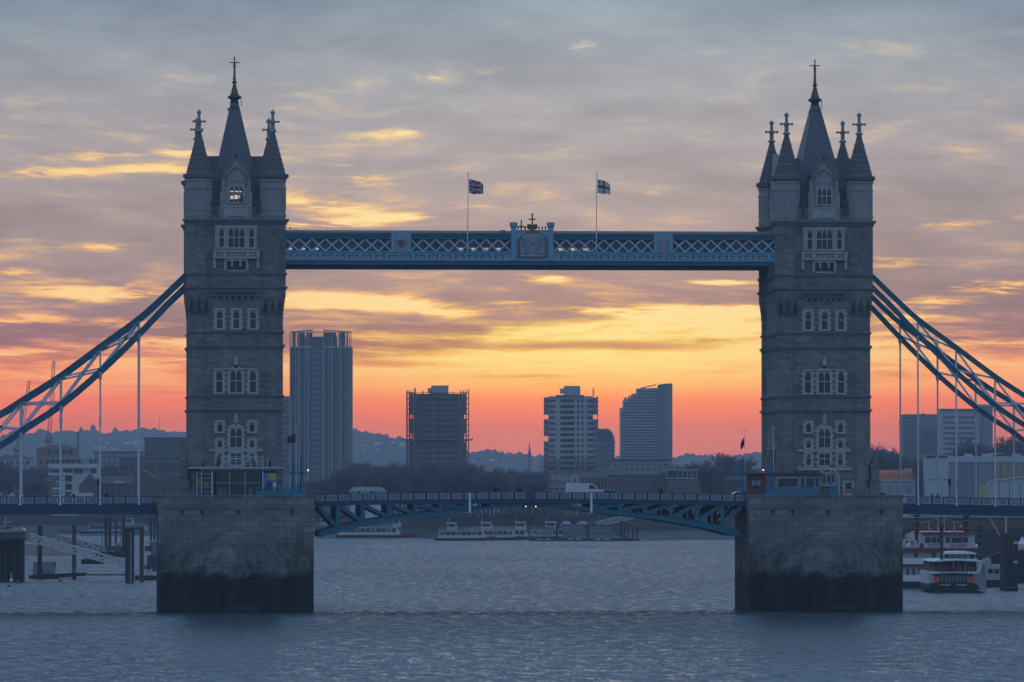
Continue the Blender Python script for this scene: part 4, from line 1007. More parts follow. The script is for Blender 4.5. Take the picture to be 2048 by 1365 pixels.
side_span(-1, 'suspended side span of the bridge beyond the kiosk tower, with blue chains and pale hangers', .003)
side_span(1, 'suspended side span of the bridge beyond the doorway tower, with blue chains and pale hangers', .019)
# ------------------------------------------------------------------ far town: towers, houses, trees, cranes
GZ = 7.0
CONC = mat('concrete', (.40, .41, .42), .85, var=.2, scale=.05, fine=.1)
CONCD = mat('dark_concrete', (.20, .205, .215), .85, var=.2, scale=.05, fine=.1)
BRICKD = mat('brown_brick', (.14, .095, .08), .9, var=.25, scale=.1, fine=.15)
BRICKL = mat('buff_brick', (.25, .20, .15), .9, var=.25, scale=.1, fine=.15)
RENDER = mat('white_render', (.50, .52, .52), .8, var=.15, scale=.08, fine=.1)
ROOFT = mat('dark_roof', (.075, .075, .08), .8, var=.2, scale=.1)
ORANGE = mat('orange_tiles', (.40, .13, .05), .85, var=.35, scale=.25, fine=.25)
CLAD = mat('grey_cladding', (.24, .26, .28), .6, var=.12, scale=.05)
CLADL = mat('pale_cladding', (.42, .44, .47), .6, var=.12, scale=.05)
OCHRE = mat('ochre_panel', (.30, .26, .14), .7, var=.2, scale=.1)
SCAF = mat('scaffold', (.16, .11, .10), .7, var=.2)
NET = mat('scaffold_net', (.24, .19, .21), .9, var=.3, scale=.08, fine=.2)
BARK = mat('bark', (.060, .050, .045), .95, var=.3, scale=.4)
TWIG = mat('twigs', (.16, .125, .14), .95, var=.3, scale=.15)
GREENN = mat('green_netting', (.05, .13, .12), .9, var=.3, scale=.1)
class Site:
    """local frame of a building facing the camera: x in photograph columns -> metres"""
    def __init__(s, name, label, cat, px0, px1, d, rot=0.0, group=None, z=GZ):
        s.pxc = (px0+px1)/2; s.d = d; s.k = d/FPX; p = at(s.pxc, 985, d)
        s.z = z; s.o = thing(name, label, cat, (p.x, p.y, z), -YAW+rot, group); s.px0, s.px1 = px0, px1
    def x(s, px): return (px-s.pxc)*s.k
    def h(s, y): return CAMZ+(985-y)*s.k-s.z
    def part(s, name, mb, m, parent=None, **kw): return part(name, mb, m, parent or s.o, world=False, **kw)
    def box(s, px0, px1, ytop, ybot, y0, y1, mb=None):
        mb = mb or MB(); mb.box(s.x(px0), s.x(px1), y0, y1, 0 if ybot is None else s.h(ybot), s.h(ytop)); return mb
    def windows(s, par, px0, px1, ytop, ybot, nx, ny, m=None, fx=.6, fy=.55, y=0, name='window', t=.12):
        m = m or GLASSD
        for j in range(ny):
            for i in range(nx):
                w = (px1-px0)/nx; hh = (ybot-ytop)/ny; c = px0+w*(i+.5); r = ytop+hh*(j+.5)
                s.part(name, s.box(c-w*fx/2, c+w*fx/2, r-hh*fy/2, r+hh*fy/2, y-t, y+.02), m, par)
    def bands(s, par, px0, px1, ytop, ybot, ny, m=None, fy=.5, y=0, name='window_band', t=.1):
        for j in range(ny):
            hh = (ybot-ytop)/ny; r = ytop+hh*(j+.5)
            s.part(name, s.box(px0, px1, r-hh*fy/2, r+hh*fy/2, y-t, y+.02), m or GLASSD, par)
def tall_finned():
    s = Site('residential_tower', 'tallest tower block, dark glass with vertical fins and an open slatted crown', 'tower block', 580, 702, 2450)
    w = s.part('wall', s.box(580, 702, 694, None, .6, 26), CONCD)
    m = MB(); m.box(s.x(624), s.x(647), .2, 1.0, 0, s.h(694)); c = s.part('glass_slot', m, GLASSM, w)
    s.bands(c, 624.5, 646.5, 697, 950, 22, CLAD, .16, .2)
    # fins
    for wing in ((580, 624), (647, 702)):
        n = int((wing[1]-wing[0])/3.4)
        for k in range(n+1):
            px = wing[0]+(wing[1]-wing[0])*k/n; q = (px-580)/44 if wing[0] == 580 else (702-px)/55
            top = 664.5-3.5*min(1, max(0, q))
            pat = (k*7 % 5)
            wd = .95 if pat in (0, 3) else .6
            s.part('fin', s.box(px-wd, px+wd, top, None, -.25, .8), CLADL if pat in (0, 1) else CLAD, w)
        m = MB(); m.box(s.x(wing[0]), s.x(wing[1]), -.3, .8, s.h(696), s.h(693.5)); s.part('crown_rail', m, CLADL, w)
        q = MB(); a, b = (wing[0], wing[1]); ya, yb = (664.5, 661) if a == 580 else (661, 664.5)
        q.beam((s.x(a), .3, s.h(ya)), (s.x(b), .3, s.h(yb)), .9, .5); s.part('crown_rail', q, CLAD, w)
    m = MB(); m.box(s.x(624), s.x(647), .2, .6, s.h(666), s.h(664.5)); s.part('crown_rail', m, CLAD, w)
    for (a, b) in ((585, 590), (596, 610), (614, 623.5), (648, 672), (678, 690), (693, 696)): s.part('crown_screen', s.box(a, b, 665, 694, .9, 1.2), CONCD, w)
    s.part('roof_plant', s.box(609, 672, 673, 694, 6, 20), CONCD, w)
    s2 = Site('apartment_block', 'lower grey block half hidden between the kiosk tower and the tallest tower', 'apartment block', 545, 582, 2560)
    w = s2.part('wall', s2.box(545, 582, 793, None, 0, 20), CONCD); s2.bands(w, 566, 580, 798, 950, 14, GLASSM, .55); 
    s2.part('corner_fin', s2.box(577.5, 579.5, 795, None, -.3, .2), CLAD, w)
tall_finned()
def scaffolded():
    s = Site('scaffolded_tower', 'octagonal tower block wrapped in scaffolding, left of the two matching blocks', 'tower block', 813, 937, 2480)
    m = MB(); k = s.k; ch = 14*k
    poly = [(s.x(826), 6), (s.x(838), 0), (s.x(915), 0), (s.x(927), 6), (s.x(927), 22), (s.x(826), 22)]
    m.prismz(poly, 0, s.h(788)); w = s.part('wall', m, NET)
    s.part('roof_plant', s.box(862, 896, 771, 787, 6, 16), CONC, w); s.part('roof_plant', s.box(855, 863, 776, 786, 6, 14), CONC, w)
    s.part('roof_plinth', s.box(868, 888, 785, 789, 3, 16), CONCD, w)
    for y in (800, 812, 824, 836, 848, 860, 872, 892, 904, 916, 928, 940): s.part('floor_line', s.box(838, 915, y-.8, y+.8, -.12, .3), CONCD, w)
    for c in ((866, 5), (887, 4)): s.part('pale_sheeting', s.box(c[0]-c[1], c[0]+c[1], 796, None, -.08, .3), mat('sheet', (.30, .25, .26), .9, var=.3, scale=.05), w)
    # scaffold tube cage
    m = MB(); z0, z1 = 0, s.h(783)
    cols = [813, 818, 823, 829, 845, 860, 875, 890, 905, 921, 927, 932, 937]
    for px in cols:
        for yy in (-1.2, 10, 22): m.beam((s.x(px), yy, 0), (s.x(px), yy, z1+random.uniform(-.6, 1.0)), .22, .22)
    y = 786
    while y < 960:
        gap = y in ()
        for (a, b) in ((813, 829), (921, 937)):
            for yy in (-1.2, 10): m.box(s.x(a), s.x(b), yy-.7, yy+.7, s.h(y)-.18, s.h(y)+.12)
            m.beam((s.x(a), -1.2, s.h(y)+1.1), (s.x(b), -1.2, s.h(y)+1.1), .12, .12)
        m.box(s.x(829), s.x(921), -1.3, -.3, s.h(y)-.12, s.h(y)+.08); y += 10.7
    s.part('scaffolding', m, SCAF, s.o)
    for (a, b) in ((818, 826), (927, 933)):
        for (ya, yb) in ((788, 828), (838, 868), (884, 950)): s.part('debris_netting', s.box(a, b, ya, yb, 4, 4.2), NET, s.o)
    m = MB(); m.box(s.x(807), s.x(943), -2.2, 0, s.h(881.5), s.h(879)); 
    for a in (807, 943): m.beam((s.x(a), -1, s.h(882)), (s.x(a+(-2 if a < 900 else 2)), -1, s.h(876.5)), .5, .5)
    s.part('loading_platform', m, SCAF, s.o)
    m = MB(); m.beam((s.x(830), 0, s.h(788)), (s.x(830), 0, s.h(776)), .6, .6); s.part('hoist_mast', m, SCAF, s.o)
scaffolded()
def striped():
    s = Site('stepped_tower_block', 'pale banded tower block with notched sides and scaffolded base', 'tower block', 1088, 1195, 2480)
    w = s.part('wall', s.box(1097, 1186, 793, None, 0, 20), CONC)
    s.part('roof_plant', s.box(1128.5, 1161, 772, 790, 5, 15), CONC, w); s.part('roof_plant', s.box(1120.5, 1130, 777, 787, 5, 13), CONC, w); s.part('roof_ledge', s.box(1112, 1168, 790.5, 795, -.3, 12), CONCD, w)
    for (a, b) in ((1088, 1098), (1185, 1195)):
        for (ya, yb) in ((795, 829), (839, 872), (883 if a < 1100 else 876, 950)):
            o = s.part('side_bay', s.box(a, b, ya, yb, 1.0, 16), CONCD, w)
            n = round((yb-ya)/11)
            for k in range(n): s.part('balcony_rail', s.box(a-.3, b+.3, ya+(yb-ya)*k/n, ya+(yb-ya)*k/n+2.2, .7, 1.1), CLADL, o)
    floors = [795+11.3*i for i in range(13)]
    for y in floors:
        s.part('window_band', s.box(1121, 1149, y+4, y+10.4, -.1, .05), GLASSD, w)
        s.part('window_band', s.box(1098.5, 1111, y+4.6, y+9.6, -.1, .05), mat('brown_panel', (.16, .08, .075), .8, var=.2), w)
        s.part('window', s.box(1154, 1158.5, y+4, y+10, -.1, .05), GLASSD, w); s.part('window', s.box(1163, 1167, y+4, y+10, -.1, .05), GLASSD, w)
        s.part('window_band', s.box(1174, 1186, y+4, y+10, -.1, .05), MATS['brown_panel'], w)
    m = MB()
    for k in range(9):
        px = 1082+k*14; m.beam((s.x(px), -1.5, 0), (s.x(px), -1.5, s.h(917)), .25, .25)
    for y in (917, 925, 934, 943): m.box(s.x(1082), s.x(1196), -2, -1, s.h(y)-.15, s.h(y)+.1)
    for k in range(14): m.box(s.x(1195), s.x(1198), 3, 3.4, s.h(795+k*9)-.1, s.h(795+k*9)+.15)
    m.beam((s.x(1195.5), 3, s.h(920)), (s.x(1195.5), 3, s.h(792)), .3, .3); s.part('scaffolding', m, SCAF, s.o)
    m = MB(); 
    for e in (-1, 1): m.beam((s.x(1187+e*1.2), 3, s.h(793)), (s.x(1187+e*1.2), 3, s.h(776)), .2, .2)
    for k in range(6): m.beam((s.x(1185.8), 3, s.h(778+k*2.6)), (s.x(1188.2), 3, s.h(778+k*2.6)), .2, .2)
    s.part('hoist_mast', m, mat('hoist_orange', (.35, .10, .05), .7), s.o)
striped()
def arched():
    s = Site('arched_office', 'office building with a curved barrel roof between two tall blocks', 'office building', 1195, 1230, 2700)
    m = MB(); pts = [(s.x(1170), 0), (s.x(1170), s.h(858))]
    for k in range(11):
        a = pi/2*k/10; pts.append((s.x(1212)+s.k*17*sin(a), s.h(886)+s.k*28*cos(a)))
    pts.append((s.x(1229), 0)); m.prism(pts, 0, 30); w = s.part('wall', m, CONCD)
    s.windows(w, 1203, 1228, 888, 935, 4, 5, GLASSM, .6, .6)
    m = MB(); pts2 = [(s.x(1196), s.h(862))]+[(s.x(1209)+s.k*15*sin(pi/2*k/8), s.h(884)+s.k*22*cos(pi/2*k/8)) for k in range(9)]+[(s.x(1196), s.h(884))]
    m.prism(pts2, -.15, .05); s.part('curved_glazing', m, GLASSM, w)
    m = MB()
    for k in range(10):
        a, b = pi/2*k/10, pi/2*(k+1)/10; m.beam((s.x(1212)+s.k*17*sin(a), -.2, s.h(886)+s.k*28*cos(a)), (s.x(1212)+s.k*17*sin(b), -.2, s.h(886)+s.k*28*cos(b)), .6, .5)
    s.part('roof_rim', m, CLADL, w)
    m = MB()
    for k in range(5): m.box(s.x(1229), s.x(1231.5), 2, 8, s.h(888+k*7)-.3, s.h(888+k*7)+.1)
    s.part('balconies', m, CONCD, w)
arched()
def sail():
    s = Site('stepped_office_tower', 'pale office tower with a stepped roofline and a dark blade end', 'office tower', 1241, 1345, 2750)
    pts = [(1241, 980), (1241, 816), (1247, 816), (1247, 801), (1256, 800), (1256, 795), (1265, 794), (1265, 788), (1274, 787), (1274, 777.5), (1319, 776), (1319, 980)]
    m = MB(); m.prism([(s.x(a), s.h(b) if b < 980 else 0) for a, b in pts], 0, 24); w = s.part('wall', m, CONC)
    y = 806
    for k in range(24):
        x0 = 1243 if y > 818 else 1249 if y > 803 else 1276 if y < 786 else 1267
        if y < 780: y += 6; continue
        s.part('window_band', s.box(x0, 1316, y, y+3.0, -.12, .05), GLASSM, w); y += 5.9
        if y > 940: break
    for y in (782, 788, 794, 800): s.part('window_band', s.box(1276 if y < 789 else 1268 if y < 796 else 1258, 1316, y, y+3.0, -.12, .05), GLASSM, w)
    m = MB(); m.prism([(s.x(1317.5), 0), (s.x(1317.5), s.h(769.5)), (s.x(1328), s.h(768)), (s.x(1328), 0)], -.8, 24); s.part('dark_blade', m, CONCD, w)
    m = MB(); m.prism([(s.x(1328), 0), (s.x(1328), s.h(768)), (s.x(1344.5), s.h(767)), (s.x(1344.5), 0)], -.3, 24); b = s.part('end_wall', m, CLAD, w)
    for k in range(20): s.part('balcony', s.box(1343.8, 1345.8, 772+k*7.6, 774.5+k*7.6, -.8, 3), CONCD, b)
    m = MB(); m.beam((s.x(1281), 5, s.h(777)), (s.x(1313), 5, s.h(769.5)), .5, .5); m.beam((s.x(1290), 5, s.h(777)), (s.x(1290), 5, s.h(774.5)), .4, .4); s.part('cleaning_crane', m, CONCD, w)
    for k, (a, b) in enumerate(((1248, 800), (1251, 798), (1258, 795), (1262, 794))): s.part('roof_shrub', s.box(a, a+2.4, b-3.5, b+2, 2, 4), mat('shrub', (.04, .055, .04), .95), w)
sail()
def right_blocks():
    s = Site('tower_block', 'dark slab tower block beside the wider banded one', 'tower block', 1808, 1880, 2600)
    w = s.part('wall', s.box(1808, 1882, 829, None, 0, 22), CONCD)
    s.part('upper_cladding', s.box(1809, 1880, 832, 858, -.1, .1), CLAD, w); s.part('roof_plant', s.box(1846, 1851, 827, 830, 4, 9), CONCD, w)
    s.windows(w, 1810, 1840, 833, 856, 5, 3, GLASSM, .6, .6, -.1)
    s.bands(w, 1845, 1878, 865, 950, 14, GLASSM, .3)
    for px in (1851, 1858, 1865, 1872): s.part('pilaster', s.box(px-.5, px+.5, 860, None, -.25, .05), CLAD, w)
    s = Site('tower_block', 'wide pale tower block with ribbon windows above the grey sheds', 'tower block', 1880, 1986, 2550)
    w = s.part('wall', s.box(1881, 1962, 818, None, 0, 20), CONC); s.part('wing', s.box(1962, 1986, 812, None, .4, 22), CLAD); s.part('roof_edge', s.box(1880.5, 1962.5, 818, 822, -.4, .2), CONCD, w)
    s.bands(w, 1887, 1952, 830, 946, 11, GLASSM, .38); s.part('stair_strip', s.box(1915, 1918, 824, None, -.2, .05), CONC, w)
    for k in range(14): s.part('balcony', s.box(1960, 1964, 836+k*8, 839+k*8, -.7, .4), CONCD, w)
right_blocks()
def simple(name, label, cat, px0, px1, ytop, d, m, depth=14, roof=None, wins=None, rot=0.0, base=None, roofm=None):
    s = Site(name, label, cat, px0, px1, d, rot)
    w = s.part('wall', s.box(px0, px1, ytop, None, 0, depth), m)
    if roof:
        kind, yr = roof[0], roof[1]; q = MB(); x0, x1, e = s.x(px0)-.5, s.x(px1)+.5, s.h(ytop)
        if kind == 'hip':
            r = min((x1-x0)/2*.55, depth*.8); vs = [(x0, -.5, e), (x1, -.5, e), (x1, depth+.5, e), (x0, depth+.5, e), (x0+r, depth/2, s.h(yr)), (x1-r, depth/2, s.h(yr))]
            q.add(vs, [(0, 1, 5, 4), (1, 2, 5), (2, 3, 4, 5), (3, 0, 4), (3, 2, 1, 0)])
        elif kind == 'gable':                       # ridge along x
            q.prismx([(-.5, e), (depth/2, s.h(yr)), (depth+.5, e)], x0, x1)
        elif kind == 'front':                       # gable towards the viewer
            q.prism([(x0, e), ((x0+x1)/2, s.h(yr)), (x1, e)], .15, depth)
            g = MB(); g.prism([(s.x(px0), e), ((x0+x1)/2, s.h(yr)-.4), (s.x(px1), e)], -.02, .2); s.part('gable_wall', g, m, w)
        elif kind == 'flat': q.box(x0, x1, -.4, depth+.4, e, s.h(yr))
        s.part('roof', q, roofm or ROOFT, w)
    for a in (wins or []): s.windows(w, *a)
    return s, w
def low_town():
    # left of the kiosk tower
    s, w = simple('apartment_block', 'brown brick block with rows of wide windows left of the kiosk tower', 'apartment block', 289, 385, 877, 2650, BRICKD, wins=[(294, 352, 880, 922, 5, 3, GLASSM, .7, .5), (358, 376, 880, 922, 1, 3, GLASSD, .6, .45)], roof=('flat', 875.5))
    s, w = simple('apartment_block', 'pale block with a low hipped roof beneath the cranes', 'apartment block', 73, 152, 899, 2600, BRICKL, roof=('hip', 890), wins=[(92, 148, 900, 912, 4, 1, GLASSD, .5, .6), (76, 150, 916, 950, 6, 2, GLASSD, .4, .5)])
    simple('apartment_block', 'hipped roof block at the left edge behind bare trees', 'apartment block', -10, 62, 918, 2560, CLADL, roof=('hip', 910), wins=[(0, 60, 921, 931, 6, 1, GLASSD, .5, .7)])
    s = Site('white_flats', 'white flats with deep banded balconies near the left edge', 'apartment block', 97, 195, 2350)
    w = s.part('wall', s.box(98, 195, 928, None, 1.2, 16), RENDER)
    for y in (928, 946, 961, 975, 990): s.part('balcony_slab', s.box(97, 194 if y == 928 else 122 if y != 946 else 145, y, y+(9 if y == 928 else 5), -.6, 1.3), RENDER, w)
    s.windows(w, 99, 121, 937, 1000, 1, 4, GLASSD, .9, .55, 1.2); s.windows(w, 124, 168, 936, 948, 2, 1, GLASSD, .8, .9, 1.2); s.windows(w, 129, 144, 950, 998, 1, 3, GLASSD, .9, .7, 1.2); s.windows(w, 178, 194, 936, 948, 1, 1, GLASSD, .7, .8, 1.2)
    s.part('stair_tower', s.box(120, 130, 944, None, -.2, 1.2), RENDER, w)
    s.part('penthouse', s.box(98, 160, 916, 929, 3, 14), CLAD, w); s.windows(w, 99, 160, 918, 928, 6, 1, GLASSD, .8, .8, 3); s.part('penthouse', s.box(165, 195, 917, 929, 3, 14), CLAD, w); s.windows(w, 176, 195, 918, 928, 2, 1, GLASSD, .7, .8, 3)
    simple('long_block', 'long low grey block below the brown brick one', 'apartment block', 188, 296, 906, 2700, CLAD, wins=[(192, 288, 910, 930, 9, 2, GLASSM, .6, .5)], roof=('flat', 903.5))
    simple('long_block', 'grey brick terrace with pale upper windows beside the kiosk tower', 'apartment block', 240, 385, 918, 2500, BRICKD, wins=[(244, 380, 920, 927, 14, 1, GLASSM, .7, .8), (244, 380, 932, 944, 10, 1, GLASSD, .5, .7), (250, 380, 948, 962, 8, 1, GLASSM, .5, .5)], roof=('flat', 916.5))
    simple('brick_house', 'dark brick house with a steep gable behind the white car', 'house', 158, 200, 975, 2250, BRICKD, roof=('front', 948), wins=[(174, 178, 962, 970, 1, 1)])
    simple('brick_house', 'long brick house with roof lights right of the steep gable', 'house', 203, 262, 968, 2260, BRICKD, roof=('gable', 952), wins=[(206, 258, 976, 992, 4, 1, GLASSD, .4, .6)])
    s, w = simple('brick_house', 'pair-gabled brick house close to the kiosk tower', 'house', 262, 312, 958, 2280, BRICKD, roof=('front', 940), wins=[(266, 300, 962, 980, 3, 1, GLASSM, .4, .5)])
    simple('brick_house', 'brick house with pale gable edges touching the kiosk tower', 'house', 312, 380, 968, 2240, BRICKD, roof=('front', 945), wins=[(322, 370, 972, 985, 4, 1, GLASSD, .4, .6)])
    simple('brick_house', 'low brick house with small bright roof lights', 'house', 47, 98, 966, 2270, BRICKD, roof=('gable', 956), wins=[(52, 96, 972, 990, 5, 1, GLASSD, .4, .5)])
    s = Site('roof_skylight', 'row of bright skylights on the long brick house', 'skylight', 228, 248, 2258, z=at(238, 967, 2258).z)
    m = MB(); m.box(s.x(228), s.x(248), -.6, 0, 0, .9); s.part('skylight_glass', m, CLADL)
    s = Site('chimney', 'tall slim grey chimney rising behind the white flats', 'chimney', 153, 159, 2900)
    m = MB(); m.lathe(0, 0, [(0, .75), (s.h(866), .6)], 10); s.part('flue', m, CONCD); m = MB(); m.lathe(0, 0, [(s.h(868), .75), (s.h(865), .75)], 10); s.part('rim', m, CONCD)
    # between the towers
    s = Site('pavilion', 'white pavilion with a grey hipped roof at the trees', 'pavilion', 697, 772, 2110)
    w = s.part('wall', s.box(700, 770, 982, None, 0, 12), RENDER)
    m = MB(); e = s.h(982.5); m.add([(s.x(696), -.8, e), (s.x(773), -.8, e), (s.x(773), 13, e), (s.x(696), 13, e), (s.x(707), 6, s.h(974)), (s.x(762), 6, s.h(974))], [(0, 1, 5, 4), (1, 2, 5), (2, 3, 4, 5), (3, 0, 4), (3, 2, 1, 0)]); s.part('roof', m, CLAD, w)
    for a in (715, 741): s.part('opening', s.box(a, a+5, 983, 989, -.1, .1), GLASSD, w)
    s.windows(w, 702, 768, 992, 1006, 7, 1, GLASSM, .6, .7)
    s = Site('gabled_terrace', 'pale terrace with two pointed gables behind the white van', 'house', 995, 1152, 2180)
    w = s.part('wall', s.box(998, 1150, 974, None, 0, 12), BRICKL); m = MB(); m.prismx([(-.4, s.h(974)), (6, s.h(962)), (12.4, s.h(974))], s.x(997), s.x(1151)); s.part('roof', m, ROOFT, w)
    s.part('eaves', s.box(997, 1151, 973, 975.5, -.7, 0), CLADL, w)
    for c, t in ((1075, 958), (1150, 948)):
        m = MB(); m.prism([(s.x(c-9.5), s.h(1000)), (s.x(c-9.5), s.h(974)), (s.x(c), s.h(t)), (s.x(c+9.5), s.h(974)), (s.x(c+9.5), s.h(1000))], -1.2, 3); g = s.part('gable', m, CLADL, w)
        m = MB()
        for e in (-1, 1): m.beam((s.x(c+e*10.5), -1.3, s.h(975)), (s.x(c), -1.3, s.h(t-1.5)), .4, .4)
        s.part('barge_board', m, RENDER, g); s.part('window', s.box(c-2, c+2, 964 if t > 950 else 958, 969 if t > 950 else 964, -1.35, -1.15), GLASSD, g)
    s.windows(w, 1005, 1062, 978, 988, 6, 1, RENDER, .5, .7); s.windows(w, 1090, 1135, 979, 988, 4, 1, RENDER, .45, .6)
    s, w = simple('brick_warehouse', 'buff brick warehouse with tall arched windows right of the white van', 'warehouse', 1160, 1216, 956, 2230, BRICKL, roof=('gable', 946), wins=[(1164, 1214, 960, 978, 8, 1, GLASSD, .4, .8)])
    s, w = simple('brick_warehouse', 'long dark brick warehouse with few windows left of the penthouse', 'warehouse', 1216, 1330, 950, 2215, BRICKD, roof=('hip', 943), wins=[(1225, 1300, 963, 969, 3, 1, GLASSD, .22, .9), (1304, 1322, 958, 984, 1, 2, GLASSD, .5, .6)])
    simple('pitched_house', 'house with a dark pyramid roof behind the warehouses', 'house', 1216, 1262, 948, 2400, BRICKD, roof=('hip', 936))
    s = Site('penthouse_building', 'riverside building with a white framed glass penthouse', 'apartment block', 1328, 1402, 2200)
    w = s.part('wall', s.box(1334, 1400, 960, None, 0, 12), BRICKD); s.part('glazed_storey', s.box(1336, 1394, 942, 957, .8, 10), GLASSD, w); s.part('roof', s.box(1330, 1398, 939, 942, -.5, 11), CLAD, w)
    m = MB(); 
    for px in (1356, 1365.5, 1375, 1384.5, 1393.5): m.box(s.x(px-.5), s.x(px+.5), .5, .8, s.h(957), s.h(943))
    m.box(s.x(1355.5), s.x(1394), .5, .82, s.h(944), s.h(943)); m.box(s.x(1334), s.x(1396), .3, .82, s.h(958), s.h(956.5)); m.box(s.x(1328), s.x(1334), .4, .8, s.h(945), s.h(944)); m.box(s.x(1333.3), s.x(1334.2), .4, .8, s.h(958), s.h(944)); s.part('white_frame', m, RENDER, w)
    s.windows(w, 1338, 1392, 962, 974, 4, 1, GLASSM, .75, .8)
    simple('low_building', 'low reddish building right of the penthouse', 'house', 1402, 1500, 962, 2240, BRICKD, roof=('gable', 952), wins=[(1418, 1436, 962, 974, 2, 1, GLASSM, .7, .7)])
    simple('office_block', 'pale low office below the stepped office tower', 'office building', 1222, 1340, 922, 2600, CLAD, wins=[(1226, 1336, 926, 944, 10, 2, GLASSM, .6, .5)], roof=('flat', 919))
    s = Site('church', 'thin church spire on the skyline between the tower blocks', 'church', 1052, 1066, 4300)
    m = MB(); m.box(-1.3, 1.3, -1.3, 1.3, 0, s.h(908)); t = s.part('church_tower', m, CONCD); m = MB(); m.lathe(0, 0, [(s.h(908), 1.4), (s.h(903), .9), (s.h(883), .08)], 8); s.part('spire', m, CONCD, t)
    # right of the doorway tower
    s = Site('tiled_shed', 'long shed with an orange tiled roof right of the doorway tower', 'shed', 1742, 1832, 2150)
    w = s.part('wall', s.box(1744, 1830, 961, None, 0, 12), CLADL); m = MB(); m.prismx([(-.8, s.h(961)), (1.0, s.h(948)), (7, s.h(940)), (12.5, s.h(961))], s.x(1742), s.x(1826)); s.part('roof', m, ORANGE, w); s.part('fascia', s.box(1744, 1832, 960, 963, -.9, 0), CLADL, w)
    s.part('roof_vent', s.box(1813, 1826, 937, 948, 4, 8), CLADL, w); s.windows(w, 1750, 1828, 968, 990, 4, 1, CLAD, .8, .8)
    s = Site('site_netting', 'green netted scaffold between orange roof and grey shed', 'scaffold', 1828, 1854, 2160)
    s.part('netting', s.box(1829, 1853, 948, None, 0, 6), GREENN); m = MB()
    for px in (1829, 1837, 1845, 1853): m.beam((s.x(px), -.3, 0), (s.x(px), -.3, s.h(944)), .15, .15)
    s.part('poles', m, SCAF)
    s = Site('clad_building', 'tall grey clad building with a dark slot under its flat roof', 'industrial building', 1851, 1900, 2140)
    w = s.part('wall', s.box(1852, 1897, 913, None, 0, 14), CLADL); s.part('roof', s.box(1849.5, 1898, 909.5, 912.5, -.8, 14.5), CLAD, w); s.part('window', s.box(1853, 1870, 913, 916.5, -.1, .1), GLASSD, w); s.part('window', s.box(1876, 1895, 913, 916, -.1, .1), GLASSD, w); s.part('wall_joint', s.box(1853, 1896, 959, 961, -.1, .1), CLAD, w)
    s = Site('industrial_shed', 'very large grey shed with a pale fascia at the right edge', 'shed', 1895, 2120, 2190)
    w = s.part('wall', s.box(1897, 2110, 924, None, 0, 30), CLAD); s.part('fascia', s.box(1899, 2110, 913, 925, -.6, 20), CLADL, w)
    for px in (1918, 1940, 1985): s.part('wall_panel', s.box(px, px+18, 927, None, -.1, .05), mat('blue_clad', (.17, .20, .24), .6, var=.1), w)
    for k in range(4): s.part('ochre_panel', s.box(1987+k*15.5, 1999+k*15.5, 923, 962, -.35, .05), OCHRE, w)
    for (a, b) in ((1932, 1947), (1968, 1988), (2028, 2044)): s.part('roof_unit', s.box(a, b, 908, 914, 4, 9), CLADL, w)
    m = MB(); m.box(s.x(1982), s.x(2008), 6, 8, s.h(908), s.h(906.5)); s.part('roof_rail', m, RENDER, w)
    s = Site('white_shed', 'low pale shed with a shallow gable at the right edge', 'shed', 1978, 2120, 2120)
    m = MB(); m.prism([(s.x(1980), 0), (s.x(1980), s.h(963)), (s.x(2042), s.h(955)), (s.x(2112), s.h(963)), (s.x(2112), 0)], 0, 14); w = s.part('wall', m, CLADL); m = MB(); m.beam((s.x(1977), -.3, s.h(963)), (s.x(2042), -.3, s.h(954.5)), .7, .5); m.beam((s.x(2042), -.3, s.h(954.5)), (s.x(2115), -.3, s.h(963)), .7, .5); s.part('roof_edge', m, RENDER, w)
    for px in (1999, 2019, 2040): s.part('door_joint', s.box(px-.6, px+.6, 966, None, -.12, .05), GLASSD, w)
    s = Site('storage_tank', 'small ochre storage tank in front of the big grey shed', 'tank', 1957, 1979, 2110); m = MB(); m.lathe(0, 0, [(0, s.k*10.5), (s.h(974), s.k*10.5), (s.h(971), s.k*7)], 16, smooth=True); s.part('tank_shell', m, OCHRE); m = MB(); m.box(-.9, .9, -.9, .9, s.h(971.5), s.h(969.5)); s.part('hatch', m, OCHRE)
    # hilltop landmarks
    for (px, yt, yb, w, lab, c) in ((186, 849, 870, 5.5, 'domed water tower on the hilltop skyline at left', 'water tower'), (230, 852, 866, 5, 'low domed tower on the hilltop skyline near the kiosk tower', 'tower'), (162, 854, 868, 5.5, 'rounded hilltop tree clump beside the water tower', 'tree')):
        s = Site('water_tower' if c == 'water tower' else 'hill_tower' if c == 'tower' else 'hilltop_tree', lab, c, px-w, px+w, 8900, z=at(px, yb, 8900).z-14)
        k = s.k; m = MB(); z1 = s.h(yt)
        if c == 'tree': m.lathe(0, 0, [(2, 1), (8, 3), (z1-7, k*w), (z1-3, k*w*.6), (z1, .6)], 9); s.part('crown', m, TWIG); m = MB(); m.lathe(0, 0, [(0, .8), (8, .6)], 6); s.part('trunk', m, BARK); continue
        m.lathe(0, 0, [(0, k*w), (z1-k*5, k*w)] if c == 'water tower' else [(0, k*w), (z1-k*8, k*w)], 12); s.part('shaft', m, CONCD); m = MB()
        m.lathe(0, 0, [(z1-k*5, k*w*1.05), (z1-k*3, k*w*.8), (z1-k*1, k*1.2), (z1+k*1.5, .4)] if c == 'water tower' else [(z1-k*8, k*w), (z1-k*5, k*2.5), (z1-k*4, k*.8), (z1, .5)], 12); s.part('dome', m, CONCD)
